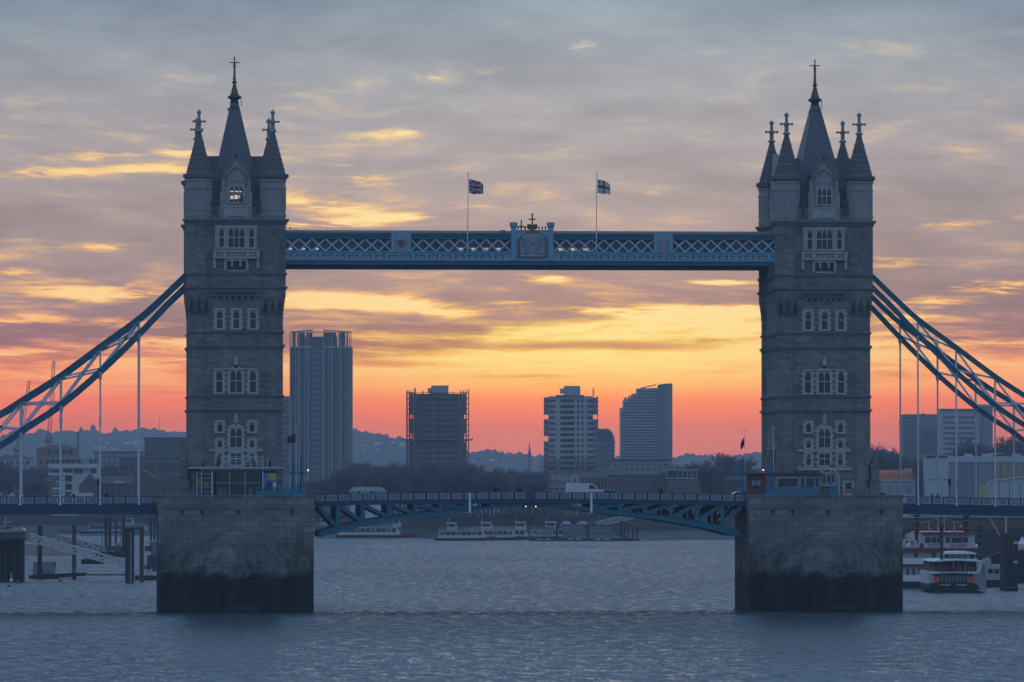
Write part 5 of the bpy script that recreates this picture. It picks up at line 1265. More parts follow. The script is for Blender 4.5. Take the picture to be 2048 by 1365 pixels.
    s = Site('radio_mast', 'needle-thin mast on the hilltop left of the kiosk tower', 'mast', 318, 320, 8950, z=60); m = MB(); m.tube((0, 0, 0), (0, 0, s.h(832)), .5, .3, n=6); s.part('mast', m, CONCD); m = MB(); m.lathe(0, 0, [(0, 2), (8, .6)], 6); s.part('base', m, CONCD)
low_town()
def hill_houses():
    r = random.Random(21)
    for (x0, x1, y0, y1, n, lab) in ((712, 806, 886, 908, 12, 'tiny pale house on the hillside right of the tallest tower'), (185, 285, 888, 900, 9, 'tiny pale house on the hillside above the long grey block'), (950, 1050, 916, 928, 8, 'tiny pale house on the low hill left of the church spire')):
        for k in range(n):
            px, y = r.uniform(x0, x1), r.uniform(y0, y1); d = 6300
            top = 16.5+(985-crest(px))/FPX*9000; y = max(y, crest(px)+6)
            while d < 8900 and at(px, y, d).z > 7.5+(top-7.5)*interp(((6300, 0), (7000, .35), (7700, .66), (8500, .88), (9000, 1.0)), d): d += 20
            p = at(px, y, d); w = r.uniform(2.2, 4.5); h = r.uniform(3, 5)
            o = thing('hillside_house', lab, 'house', (p.x, p.y, p.z), -YAW+r.uniform(-.4, .4), 'houses on the far hills')
            part('wall', MB().box(-w, w, 0, 8, -6, h), RENDER if r.random() < .6 else BRICKL, o, world=False); m = MB(); m.prismx([(-.5, h), (4, h+2.5), (8.5, h)], -w-.5, w+.5); part('roof', m, ROOFT if r.random() < .6 else CLADL, o, world=False)
hill_houses()
def undergrowth():
    r = random.Random(4); m = MB()
    for k in range(9000):
        px = r.uniform(560, 1560); d = r.uniform(2112, 2126); p = at(px, 985, d); top = 3.2+2.2*sin(px*.035)+1.5*sin(px*.11+1); z = GZ+r.random()**1.4*max(1.2, top); s = r.uniform(.25, .7)
        a = Vector((r.uniform(-1, 1), r.uniform(-1, 1), r.uniform(-1, 1)))*s; b = Vector((r.uniform(-1, 1), r.uniform(-1, 1), r.uniform(-1, 1)))*s; c = Vector((p.x, p.y, z)); m.add([c-a, c+b, c+a], [(0, 1, 2)])
    struct('undergrowth', m, mat('undergrowth', (.040, .042, .040), .95, var=.3, scale=.1), 'stuff')
undergrowth()
def crane(px, ydeck, jib, d, lab):
    s = Site('tower_crane', lab, 'crane', px-10, px+10, d); k = s.k
    def lat(m, p, q, w, n, t=.22):
        p, q = Vector(p), Vector(q); dv = (q-p).normalized(); a = dv.cross(Vector((0, 1, 0))).normalized()*w/2; b = Vector((0, w/2, 0))
        cs = [a+b, a-b, -a-b, -a+b]
        for c in cs: m.beam(p+c, q+c, t, t)
        for i in range(n):
            u, v = p.lerp(q, i/n), p.lerp(q, (i+1)/n)
            for j in range(4): m.beam(u+cs[j], v+cs[(j+1) % 4], t*.6, t*.6)
    zd = s.h(ydeck); m = MB(); lat(m, (0, 0, 0), (0, 0, zd), 2.4, 14); s.part('mast', m, CONCD)
    m = MB(); m.box(-k*9, k*8, -1.5, 1.5, zd, zd+k*4); m.box(-k*7, -k*2, -2, 2, zd+k*3, zd+k*8); m.box(k*3, k*8, -1.6, 1.6, zd+k*2, zd+k*9); m.lathe(0, 0, [(zd-k*3, 1.6), (zd, 2.4)], 8); s.part('slewing_deck', m, CONCD)
    jb = (s.x(jib[0]), 0, s.h(jib[1])); jt = (s.x(jib[2]), 0, s.h(jib[3])); m = MB(); lat(m, jb, jt, 1.5, 22, .2); s.part('jib', m, mat('crane_red', (.22, .10, .08), .6))
    m = MB(); ap = (s.x(jib[0])-k*4, 0, zd+k*26); m.beam((-k*3, 0, zd+k*6), ap, .5, .5); m.beam((k*1, 0, zd+k*6), ap, .4, .4); s.part('a_frame', m, CONCD)
    m = MB(); m.tube(ap, jt, .10, n=5); m.tube((jt[0]+.4, 0, jt[2]), (jt[0]+.4, 0, s.h(ydeck-60)), .09, n=5); s.part('cable', m, CONCD)
crane(97, 884, (99, 876, 107, 722), 3300, 'tall luffing crane whose jib stands nearly upright at left')
crane(35, 902, (40, 895, 58, 762), 3350, 'smaller luffing crane at the far left edge')
# ---- bare trees
def bare_tree_mesh(seed, H, spread, dense):
    r = random.Random(seed); trunk, tw = MB(), MB()
    def seg(m, p, q, a, b):
        d = (q-p); 
        if d.length < 1e-4: return
        d = d.normalized(); u = d.cross(Vector((.3, .9, .2))).normalized(); v = d.cross(u); vs = []
        for c, rr in ((p, a), (q, b)):
            for k in range(3): t = 2*pi*k/3; vs.append(c+u*rr*cos(t)+v*rr*sin(t))
        m.add(vs, [(0, 1, 4, 3), (1, 2, 5, 4), (2, 0, 3, 5)])
    def grow(p, d, L, rad, lev):
        n = 3 if lev < 3 else 2; q = p
        for i in range(n):
            d2 = (d+Vector((r.uniform(-1, 1), r.uniform(-1, 1), r.uniform(-.4, .8)))*(.16+.05*lev)).normalized(); e = q+d2*(L/n)
            seg(trunk if lev < 2 else tw, q, e, rad*(1-.3*i/n), rad*(1-.3*(i+1)/n)); q, d = e, d2
            if lev < 5 and i >= (1 if lev == 0 else 0):
                for _ in range(1 if lev < 2 else (2 if r.random() < dense else 1)):
                    az = r.uniform(0, 2*pi); tilt = r.uniform(.45, 1.0)
                    b = (d+Vector((cos(az), sin(az), .15))*tilt*spread).normalized()
                    grow(q, b, L*r.uniform(.55, .78), max(.05, rad*.58), lev+1)
        if lev < 5:
            for _ in range(2):
                az = r.uniform(0, 2*pi); b = (d+Vector((cos(az), sin(az), .1))*.5*spread).normalized(); grow(q, b, L*r.uniform(.6, .8), max(.05, rad*.62), lev+1)
    grow(Vector((0, 0, 0)), Vector((0, 0, 1)), H*.30, H*.018, 0)
    zmax = max(v[2] for v in tw.v); f = H/zmax
    for m in (trunk, tw): m.v = [(x*f, y*f, z*f) for x, y, z in m.v]
    return trunk.mesh('trunk', BARK), tw.mesh('crown', TWIG)
TREES = [bare_tree_mesh(i, 20.0, sp, dn) for i, (sp, dn) in enumerate(((1.0, .75), (1.15, .85), (.85, .8), (1.3, .7), (1.0, .9), (1.2, .8)))]
def tree(px, ytop, d, lab, group, var=None, wide=1.0):
    p = at(px, 985, d); H = CAMZ+(985-ytop)/FPX*d-GZ
    o = thing('bare_tree', lab, 'tree', (p.x, p.y, GZ), random.uniform(0, 6.28), group)
    tm, cm = TREES[random.randrange(len(TREES)) if var is None else var]; f = H/20.0
    for nm, me in (('trunk', tm), ('crown', cm)):
        c = bpy.data.objects.new(nm, me); COL.objects.link(c); c.parent = o; c.scale = (f*wide, f*wide, f)
def treeline():
    prof = [(560, 975), (600, 968), (640, 958), (690, 946), (705, 930), (735, 917), (770, 926), (800, 932), (830, 926), (870, 924), (920, 924), (960, 935), (1000, 937), (1050, 938), (1095, 944), (1165, 950)]
    g = 'bare winter trees along the far bank'
    px = 585.0; k = 0
    while px < 1100:
        y = interp(prof, px)+random.uniform(-3, 9); d = random.choice((2125, 2170, 2220, 2280))
        lab = ('low bare tree in front of the tallest tower' if px < 690 else 'bare tree in the rounded clump right of the tallest tower' if px < 800 else 'bare tree in front of the scaffolded tower block' if px < 945 else 'bare tree between the two matching tower blocks')
        tree(px, y, d, lab, g, wide=random.uniform(.95, 1.35)); px += random.uniform(5.5, 10)
    for (px, y, d, w, lab) in ((1352, 930, 2320, 1.2, 'small bare tree right of the stepped office tower'), (1378, 926, 2300, 1.2, 'bare tree just left of the big spreading tree'), (1424, 903, 2230, 1.5, 'big spreading bare tree above the low reddish building'), (1466, 922, 2280, 1.2, 'bare tree just right of the big spreading tree'), (1504, 912, 2260, 1.2, 'bare tree behind the blue post with the dark flag'), (1528, 898, 2250, 1.1, 'bare tree against the doorway tower edge'),
                            (1752, 884, 2300, 1.2, 'tall bare tree right of the doorway tower'), (1776, 902, 2330, 1.2, 'bare tree left of the dark slab tower block'), (1800, 910, 2340, 1.2, 'bare tree at the foot of the dark slab tower block'), (1828, 912, 2320, 1.2, 'bare tree in front of the dark slab tower block'), (1960, 880, 2350, 1.3, 'bare tree below the blue chain at right'), (1986, 870, 2370, 1.3, 'dark bare tree rising beside the wide pale tower block'), (2016, 872, 2350, 1.2, 'bare tree above the ochre panels'), (2046, 868, 2380, 1.2, 'bare tree at the right edge'),
                            (6, 914, 2300, 1.3, 'bare tree at the left edge'), (30, 922, 2290, 1.3, 'bare tree in front of the left hipped roof'), (52, 938, 2260, 1.2, 'bare tree beside the low brick house'), (232, 925, 2420, 1.2, 'bare tree in front of the long grey block'), (1260, 938, 2500, 1.2, 'bare tree behind the dark brick warehouse'), (1180, 938, 2400, 1.2, 'bare tree behind the buff brick warehouse')):
        tree(px, y, d, lab, 'single bare trees in the town', wide=w)
treeline()
# ------------------------------------------------------------------ boats, pontoons, jetties
HULLR = mat('hull_red', (.16, .030, .035), .5, var=.15, scale=.3)
HULLN = mat('hull_navy', (.02, .035, .08), .5, var=.15, scale=.3)
HULLK = mat('hull_black', (.018, .019, .022), .55, var=.2, scale=.4)
BOATW = mat('boat_white', (.47, .49, .51), .5, var=.22, scale=.35, fine=.08)
BOATG = mat('boat_grey', (.27, .29, .31), .6, var=.15, scale=.3)
BRASS = mat('dull_brass', (.22, .16, .07), .5, .4, var=.2)
SIGNAL = mat('signal_orange', (.80, .075, .025), .55, var=.08)
PILE = mat('wet_pile', (.030, .032, .034), .8, var=.4, scale=.25, fine=.2)
RUST = mat('rusty_steel', (.10, .055, .045), .85, var=.35, scale=.3)
TIMBER = mat('weathered_timber', (.10, .095, .085), .9, var=.35, scale=.3, fine=.2)
GALV = mat('galvanised_steel', (.36, .40, .44), .55, .2, var=.15, scale=.4)
MUD = MATS['foreshore_mud']
YEL = mat('buoy_yellow', (.40, .30, .05), .6, var=.15)
def hull(m, L, B, H, bow=.3, sheer=.35, mi=0, draft=.3):
    """bow towards +x, amidships at 0"""
    N = 14; rows = []
    for i in range(N+1):
        u = i/N; x = -L/2+L*u; w = 1.0
        if u > 1-bow: w = max(.03, 1-((u-(1-bow))/bow)**1.9)
        if u < .08: w = .86+.14*u/.08
        top = H+sheer*max(0, (u-.45)/.55)**2
        fl = .80
        rows.append([(x, -B/2*w, top), (x-.02*L*(u > .9)*0, -B/2*w*fl, H*.35), (x, -B/2*w*.6, -draft), (x, B/2*w*.6, -draft), (x, B/2*w*fl, H*.35), (x, B/2*w, top)])
    m.grid(rows, mi, False, flip=True)
    m.add([p for p in rows[0]], [(0, 1, 2, 3, 4, 5)], mi)
    for a, b in zip(rows, rows[1:]): m.add([a[0], a[5], b[5], b[0]], [(3, 2, 1, 0)], mi)
    return m
def tourboat(label, px0, px1, ywl, cab=(.05, .88), wheel=(.62, .80), hullm=None, stripe=True, glass=True, flip=False, decks=1, sc=1.0, rail=True, group='tour boats moored in mid river', seats=True):
    d = dist_water(ywl); s = Site('tour_boat', label, 'boat', px0, px1, d, pi if flip else 0.0, group, z=0.0)
    L = (px1-px0)*s.k; B = 6.2*sc; H = 1.15*sc; X = lambda u: -L/2+L*u
    h = s.part('hull', hull(MB(), L, B, H), hullm or HULLR)
    m = MB(); m.box(X(.02), X(.80), -B/2-.05, -B/2+.02, H*.80, H*1.02); s.part('rubbing_strake', m, BOATW if stripe else HULLK, h)
    a, b = X(cab[0]), X(cab[1]); hc = 2.3*sc; m = MB()
    m.prism([(a, H-.1), (a+.25, H+hc), (b-1.2, H+hc), (b, H-.1)], -B/2*.88, B/2*.88); c = s.part('saloon', m, BOATW)
    n = max(4, int((b-a)/1.9))
    for k in range(n):
        u0 = a+.5+(b-a-2.0)*k/n; u1 = a+.5+(b-a-2.0)*(k+1)/n
        m = MB(); m.box(u0+.1, u1-.1, -B/2*.88-.06, -B/2*.88+.02, H+hc*.30, H+hc*.86); s.part('window', m, GLASSD if not (k+int(px0)) % 3 == 0 else GLASSM, c)
    m = MB(); m.box(a, b-1.0, -B/2*.92, B/2*.92, H+hc, H+hc+.14); s.part('sun_deck', m, BOATG, c)
    if rail:
        m = MB()
        for k in range(int((b-a)/1.5)): x = a+.2+k*1.5; m.box(x-.04, x+.04, -B/2*.9, -B/2*.9+.06, H+hc+.1, H+hc+1.1)
        for z in (.55, 1.1): m.box(a, b-1.2, -B/2*.9, -B/2*.9+.05, H+hc+z-.04, H+hc+z+.04)
        s.part('rail', m, BOATW, c)
    if seats:
        r = random.Random(int(px0)); 
        for k in range(int((b-a-2)/2.4)):
            x = a+.8+k*2.4; m = MB(); m.box(x, x+1.5, -B*.3, B*.3, H+hc+.45, H+hc+.55); m.box(x+1.35, x+1.5, -B*.3, B*.3, H+hc+.5, H+hc+1.0); m.box(x+.1, x+.2, -B*.25, B*.25, H+hc+.1, H+hc+.45); m.box(x+1.3, x+1.4, -B*.25, B*.25, H+hc+.1, H+hc+.45); s.part('bench', m, RED if r.random() < .4 else BOATW, c)
    w0, w1 = X(wheel[0]), X(wheel[1]); z0 = H+hc+.1; wh = 2.5*sc; m = MB()
    m.prism([(w0, z0), (w0+.3, z0+wh), (w1-.6, z0+wh), (w1, z0+wh*.42), (w1+.2, z0)], -B*.28, B*.28); w = s.part('wheelhouse', m, BOATW)
    m = MB(); m.box(w0+.5, w1-.75, -B*.28-.05, -B*.28+.02, z0+wh*.45, z0+wh*.85); s.part('window', m, GLASSD, w)
    m = MB(); m.box(w0-.5, w1-.2, -B*.34, B*.34, z0+wh, z0+wh+.16); s.part('canopy', m, WHITE, w)
    m = MB(); m.tube((w0+.6, 0, z0+wh), (w0+.6, 0, z0+wh+1.6), .06, n=6); m.box(w0+.2, w0+1.0, -.05, .05, z0+wh+1.1, z0+wh+1.2); s.part('mast', m, BOATW, w)
    return s
tourboat('white tour boat with a red hull and open stern, leftmost of the moored cluster', 870, 990, 1081.5, cab=(.06, .86), wheel=(.20, .37))
tourboat('dark-windowed tour boat in the middle of the moored cluster', 925, 1046, 1080.5, cab=(.08, .90), wheel=(.30, .50))
tourboat('tour boat with a pale raked bow, rightmost of the moored cluster', 958, 1066, 1079.5, cab=(.05, .93), wheel=(.66, .88))
tourboat('white tour boat behind the glass pier canopies', 1056, 1150, 1078.5, cab=(.05, .85), wheel=(.36, .62), hullm=HULLN)
tourboat('long red-hulled passenger boat lying below the left drawbridge leaf', 672, 834, 1075.8, cab=(.03, .80), wheel=(.70, .80), sc=1.1)
tourboat('small white boat beside the pier below the kiosk tower', 622, 668, 1068, cab=(.1, .8), wheel=(.4, .7), hullm=HULLN, seats=False)
tourboat('white excursion boat with a red hull beyond the left jetty piles', 160, 318, 1067.5, cab=(.12, .86), wheel=(.57, .68), flip=False, hullm=HULLR)
CANG = mat('canopy_glass', (.20, .26, .31), .25, var=.25, scale=.3)
def pier_pontoon():
    d = dist_water(1082); s = Site('floating_pier', 'long floating pier with glazed canopies and white tent roofs', 'pier', 1058, 1282, d, z=0)
    k = s.k; m = MB(); m.box(s.x(1058), s.x(1262), -3, 7, -.4, s.h(1076.5)); m.prism([(s.x(1262), -.4), (s.x(1262), s.h(1077)), (s.x(1279), s.h(1078.5)), (s.x(1279), -.4)], -2, 5); f = s.part('pontoon', m, HULLK)
    for a in (1073, 1090, 1136, 1152, 1190, 1208): m = MB(); m.box(s.x(a), s.x(a+11), -3.1, -2.95, s.h(1079.5), s.h(1077.5)); s.part('fender_panel', m, BOATW, f)
    for (a, b, yt, mt) in ((1073, 1111, 1056, CLADL), (1124, 1173, 1050, CANG), (1178, 1226, 1051, CANG), (1227, 1248, 1060, CANG)):
        m = MB(); m.prism([(s.x(a+3), s.h(1073)), (s.x(a), s.h(yt+3)), (s.x(a+1), s.h(yt)), (s.x(b-4), s.h(yt)), (s.x(b), s.h(1073))], -1.5, 4); c = s.part('canopy', m, mt)
        m = MB(); n = int((b-a)/6)
        for q in range(n+1): x0 = a+2+(b-a-5)*q/n; m.beam((s.x(x0), -1.6, s.h(1073)), (s.x(x0-1.5), -1.6, s.h(yt)), .22, .12)
        m.box(s.x(a-1), s.x(b-2), -1.8, -1.4, s.h(yt)-.15, s.h(yt)+.2); m.box(s.x(a), s.x(b), -1.7, -1.5, s.h(1066)-.1, s.h(1066)+.1); s.part('frame', m, HULLN, c)
    for (a, b, yt) in ((1120, 1146, 1043), (1149, 1184, 1043)):
        m = MB(); m.prism([(s.x(a), s.h(1052)), (s.x((a+b)/2-5), s.h(yt)), (s.x((a+b)/2+5), s.h(yt)), (s.x(b), s.h(1052))], 2, 6.5); s.part('tent_roof', m, CLADL)
    for a in (1114, 1175): m = MB(); m.lathe(s.x(a), 2, [(0, k*2.5), (s.h(1049), k*2.5), (s.h(1047), k*.5)], 10); s.part('pile', m, PILE)
    s2 = Site('gangway', 'pale lattice gangway sloping down to the glazed floating pier', 'gangway', 1190, 1285, d, z=0)
    m = MB(); A, B_ = (s2.x(1192), 8, s2.h(1055)), (s2.x(1272), 8, s2.h(1036)); 
    for yy in (8, 10):
        for dz in (0, 1.7): m.beam((A[0], yy, A[2]+dz), (B_[0], yy, B_[2]+dz), .22, .26)
        for q in range(14):
            u, v = q/14, (q+1)/14; pa = Vector((A[0]+(B_[0]-A[0])*u, yy, A[2]+(B_[2]-A[2])*u)); pb = Vector((A[0]+(B_[0]-A[0])*v, yy, A[2]+(B_[2]-A[2])*v))
            m.beam(pa, pb+Vector((0, 0, 1.7)), .14, .14); m.beam(pa, pa+Vector((0, 0, 1.7)), .14, .14)
    s2.part('truss', m, BOATW); m = MB(); m.beam((A[0], 9, A[2]-.1), (B_[0], 9, B_[2]-.1), 1.9, .12); s2.part('walkway_floor', m, BOATG)
    for q, a in enumerate((1242, 1249, 1256, 1266, 1274)):
        s3 = Site('mooring_pile', 'dark pile in the row under the pale gangway', 'pile', a-3, a+3, d-4, z=-1, group='piles under the pale gangway'); m = MB(); m.lathe(0, 0, [(0, s3.k*2.2), (s3.h(1040+q*3), s3.k*2.2)], 10); s3.part('shaft', m, PILE); m = MB(); m.lathe(0, 0, [(s3.h(1040+q*3), s3.k*2.4), (s3.h(1038.5+q*3), s3.k*1.4)], 10); s3.part('cap', m, BOATG)
pier_pontoon()
# ---- paddle-style boat and tourist boat by the right pier
def word(name, txt, size, m, parent, loc, depth=.03, spacing=1.0):
    c = bpy.data.curves.new(name, 'FONT'); c.body = txt; c.size = size; c.extrude = depth; c.align_x = 'CENTER'; c.align_y = 'CENTER'; c.space_character = spacing
    t = bpy.data.objects.new('tmp', c); COL.objects.link(t); dg = bpy.context.evaluated_depsgraph_get(); me = bpy.data.meshes.new_from_object(t.evaluated_get(dg)); bpy.data.objects.remove(t)
    me.materials.clear(); me.materials.append(m); o = bpy.data.objects.new(name, me); COL.objects.link(o); o.parent = parent; o.location = loc; o.rotation_euler = (pi/2, 0, 0); return o
def funnel(s, par, px, yt, yb, w, y, name='funnel'):
    m = MB(); r = s.k*w/2; x = s.x(px); m.lathe(x, y, [(s.h(yb), r), (s.h(yt+8), r), (s.h(yt+5), r*1.15), (s.h(yt+2), r*1.15), (s.h(yt), r*1.3)], 14); f = s.part(name, m, HULLK, par)
    n = max(2, int((yb-yt)/16))
    for q in range(n): z = s.h(yt+10+q*15); m = MB(); m.lathe(x, y, [(z-.1, r*1.08), (z+.1, r*1.08)], 14); s.part('funnel_band', m, BRASS, f)
    m = MB()
    for q in range(8): t = 2*pi*q/8; m.box(x+r*1.25*cos(t)-.06, x+r*1.25*cos(t)+.06, y+r*1.25*sin(t)-.06, y+r*1.25*sin(t)+.06, s.h(yt)-.05, s.h(yt)+.35)
    s.part('funnel_crown', m, HULLK, f)
def paddle_boat():
    d = 1000; s = Site('paddle_boat', 'white three-decked paddle boat with red deck lines and black funnels', 'boat', 1776, 1952, d, z=0); k = s.k; HW = 7.0
    m = MB(); m.prismz([(s.x(1776), 0), (s.x(1800), -1.5), (s.x(1930), -1.5), (s.x(1952), 1), (s.x(1952), 40), (s.x(1776), 40)], -.4, s.h(1163)); s.part('hull', m, HULLK)
    w = s.part('lower_deck', s.box(1778, 1950, 1132, 1164, 0, 40), BOATW)
    m = MB(); m.prism([(s.x(1776), s.h(1163)), (s.x(1776), s.h(1151)), (s.x(1858), s.h(1151)), (s.x(1864), s.h(1163))], -1.2, 0); s.part('bulwark', m, WHITE, w)
    for a in (1812, 1824, 1836, 1846): s.part('window', s.box(a, a+6, 1138, 1150, -.1, .05), GLASSM, w)
    s.part('red_line', s.box(1776, 1952, 1128, 1133, -1.0, 40), RED, w)
    s.part('gallery_rail', s.box(1776, 1952, 1116, 1128.5, -1.1, -.9), WHITE, w)
    u = s.part('middle_deck', s.box(1780, 1948, 1101, 1129, 0, 39), BOATW)
    for a, b, mt in ((1829, 1836, RED), (1863, 1872, BRICKD), (1786, 1800, GLASSM), (1806, 1824, CLADL), (1880, 1892, GLASSM), (1900, 1915, GLASSD), (1922, 1940, GLASSD)): s.part('door' if mt in (RED, BRICKD) else 'window', s.box(a, b, 1106, 1118, -.1, .05), mt, u)
    s.part('red_line', s.box(1776, 1953, 1096.5, 1102, -1.1, 40), RED, u)
    t = s.part('upper_deck', s.box(1838, 1950, 1069, 1098, 1.0, 30), BOATW)
    s.part('bow_screen', s.box(1846, 1951, 1087, 1097, .4, 1.0), BOATW, t)
    for a in (1851, 1863.5, 1875.5, 1893, 1904, 1914, 1926.5): s.part('window', s.box(a, a+10 if a != 1893 else a+7, 1075.5, 1086, .85, 1.05), GLASSD, t)
    s.part('roof', s.box(1845, 1947, 1064.5, 1069, .2, 31), RED, t)
    word('boat_name', 'DIXIE    QUEEN', .72, HULLN, t, (s.x(1896), .38, s.h(1091.5)), spacing=1.35)
    for a in (1816, 1842): m = MB(); m.lathe(0, 0, [(-.18, .25), (-.12, .42), (.12, .42), (.18, .25)], 12); m.xf(Matrix.Translation((s.x(a), -1.1, s.h(1091))) @ Matrix.Rotation(pi/2, 4, 'X')); s.part('lifebuoy', m, RED if a > 1830 else WHITE, u)
    for a in (1838, 1953): m = MB(); m.lathe(s.x(a), .5, [(s.h(1098), .05), (s.h(1096), .35), (s.h(1093), .42), (s.h(1090), .3), (s.h(1088.5), .05)], 12, smooth=True); s.part('globe_lamp', m, WHITE, u)
    funnel(s, t, 1836, 1032, 1088, 9.5, 3.0); funnel(s, t, 1937, 1032, 1066, 10.5, 5.0)
    for a, yt in ((1859, 1046), (1865, 1058), (1878, 1030), (1890, 1030), (1910, 1044)): m = MB(); m.tube((s.x(a), 2, s.h(1065)), (s.x(a), 2, s.h(yt)), .09 if a < 1870 else .12, .06, n=6); s.part('mast', m, BOATW, t)
    m = MB(); m.tube((s.x(1843), 2, s.h(1046)), (s.x(1878), 2, s.h(1038)), .04, n=5); m.tube((s.x(1890), 2, s.h(1038)), (s.x(1920), 2, s.h(1046)), .04, n=5); m.tube((s.x(1808), 2, s.h(1036)), (s.x(1878), 2, s.h(1035)), .04, n=5); s.part('stay_wire', m, BOATW, t)
    m = MB(); m.lathe(0, 0, [(-.05, .5), (.05, .5)], 16); m.xf(Matrix.Translation((s.x(1923.5), 2, s.h(1053))) @ Matrix.Rotation(pi/2, 4, 'X')); e = s.part('round_emblem', m, RED, t); m = MB(); m.lathe(0, 0, [(-.08, .22), (.08, .22)], 12); m.xf(Matrix.Translation((s.x(1923.5), 2, s.h(1053))) @ Matrix.Rotation(pi/2, 4, 'X')); s.part('emblem_boss', m, PALE, e)
    m = MB(); m.box(s.x(1880), s.x(1888), 1.9, 2.0, s.h(1047), s.h(1036)); e = s.part('number_board', m, HULLK, t); word('number', '1E', .7, BOATW, t, (s.x(1884), 1.86, s.h(1042)))
    m = MB(); m.beam((s.x(1808), 1, s.h(1088)), (s.x(1814), 1, s.h(1068)), .2, .2); m.beam((s.x(1820), 1, s.h(1085)), (s.x(1826), 1, s.h(1064)), .3, .3); m.box(s.x(1800), s.x(1834), .5, 4, s.h(1097), s.h(1080)); s.part('fore_deckhouse', m, BOATW, u)
    for a in (1812, 1822): s.part('window', s.box(a, a+6, 1083, 1089, .4, .55), GLASSD, u)
    m = MB(); m.prism([(s.x(1778), s.h(1052)), (s.x(1778), s.h(1028)), (s.x(1832), s.h(1030)), (s.x(1840), s.h(1034)), (s.x(1815), s.h(1036)), (s.x(1808), s.h(1052))], 25, 29); s.part('bridge_wing', m, BOATW, t)
    m = MB()
    for q in range(16): x = s.x(1780+q*5); m.box(x-.04, x+.04, -1.0, -.94, s.h(1097), s.h(1086))
    for z in (1086, 1091): m.box(s.x(1778), s.x(1848), -1.0, -.95, s.h(z)-.04, s.h(z)+.04)
    s.part('deck_rail', m, BOATW, u)
paddle_boat()
def tourist_boat():
    d = dist_water(1185); s = Site('passenger_boat', 'smaller passenger boat seen stern-on with two bright orange panels', 'boat', 1857, 1973, d, z=0); k = s.k
    def prof(y0, y1, pts, m): q = MB(); q.prism([(s.x(a), s.h(b)) for a, b in pts], y0, y1); return q
    h = s.part('hull', prof(0, 22, [(1858, 1166), (1860, 1178), (1866, 1184), (1872, 1187), (1944, 1187), (1952, 1183), (1958, 1174), (1962, 1166)], 0), HULLK)
    for c in (1889, 1921): 
        s.part('step_plate', s.box(c-10, c+12, 1168, 1172, -.5, 0), BOATG, h); s.part('step_plate', s.box(c-9, c+11, 1176, 1178, -.4, 0), TIMBER, h)
    sd = s.part('side_wall', prof(.1, 22, [(1857, 1168), (1857, 1146), (1868, 1143), (1868, 1166)], 0), BOATW)
    sd2 = s.part('side_wall', prof(-.1, 22, [(1946, 1166), (1946, 1143), (1956, 1143), (1971, 1147), (1972, 1183), (1960, 1180), (1955, 1170)], 0), BOATG)
    b = s.part('after_deck', s.box(1867, 1947, 1146, 1168, 1.2, 2.0), HULLK)
    s.part('window', s.box(1873, 1904, 1150, 1165, 1.05, 1.25), GLASSD, b); s.part('window', s.box(1911, 1940, 1150, 1165, 1.05, 1.25), GLASSD, b)
    for a in (1867.5, 1936): s.part('orange_panel', s.box(a, a+9.5, 1153.5, 1166, -.25, -.1), SIGNAL, b, label='bright orange panel')
    m = MB()
    for q in range(9): x = s.x(1877+q*7.2); m.box(x-.035, x+.035, -.15, -.1, s.h(1166), s.h(1152.5))
    for y in (1152.5, 1157, 1161): m.box(s.x(1876), s.x(1937), -.15, -.1, s.h(y)-.03, s.h(y)+.03)
    s.part('stern_rail', m, GALV, b)
    s.part('upper_floor', s.box(1859, 1958, 1143.5, 1147, .0, 22), BOATW, None); s.part('white_locker', s.box(1859, 1878, 1144, 1148, -.3, .4), WHITE, b); s.part('white_locker', s.box(1935, 1957, 1144, 1148, -.3, .4), WHITE, b)
    up = s.part('upper_saloon', s.box(1864, 1956, 1124, 1144, 3.0, 20), mat('dark_interior', (.035, .022, .022), .7, var=.2))
    for q in range(6): a = 1872+q*13.5; s.part('window', s.box(a, a+10, 1127, 1137, 2.9, 3.05), GLASSD, up)
    m = MB()
    for q in range(12): x = s.x(1863+q*8.3); m.box(x-.04, x+.04, .1, .18, s.h(1144), s.h(1134.5))
    s.part('deck_rail', m, BOATW, up)
    for y in (1134.5, 1138): s.part('rail_bar', s.box(1862, 1957, y-.6, y+.6, .08, .2), RED, up)
    for a in (1866, 1880, 1917, 1932, 1953): s.part('canopy_post', s.box(a-.5, a+.5, 1122, 1144, .1, .25), BOATW, up)
    m = MB(); pts = [(1860, 1123), (1868, 1121.5), (1885, 1119.5), (1915, 1118.5), (1945, 1119.5), (1962, 1121), (1971, 1123), (1962, 1124.5), (1915, 1121.5), (1870, 1124)]; m.prism([(s.x(a), s.h(b)) for a, b in pts], -.8, 21); r = s.part('canopy', m, WHITE, up)
    wh = s.part('wheelhouse', s.box(1894, 1958, 1108, 1121, 8, 14), BOATW); m = MB(); pts = [(1891, 1109), (1895, 1106), (1910, 1104.2), (1928, 1103.6), (1945, 1104.2), (1959, 1107), (1961, 1109)]; m.prism([(s.x(a), s.h(b)) for a, b in pts], 7, 15); s.part('wheelhouse_roof', m, WHITE, wh)
    for a, mt in ((1896, RED), (1908, GLASSM), (1920, GLASSM), (1932, GLASSM), (1946, RED)): s.part('window', s.box(a, a+10, 1110.5, 1118, 7.9, 8.05), mt if mt is GLASSM else GLASSD, wh)
    m = MB(); m.tube((s.x(1906), -.2, s.h(1147)), (s.x(1906), -.2, s.h(1123)), .05, n=6); s.part('ensign_staff', m, BOATW, up)
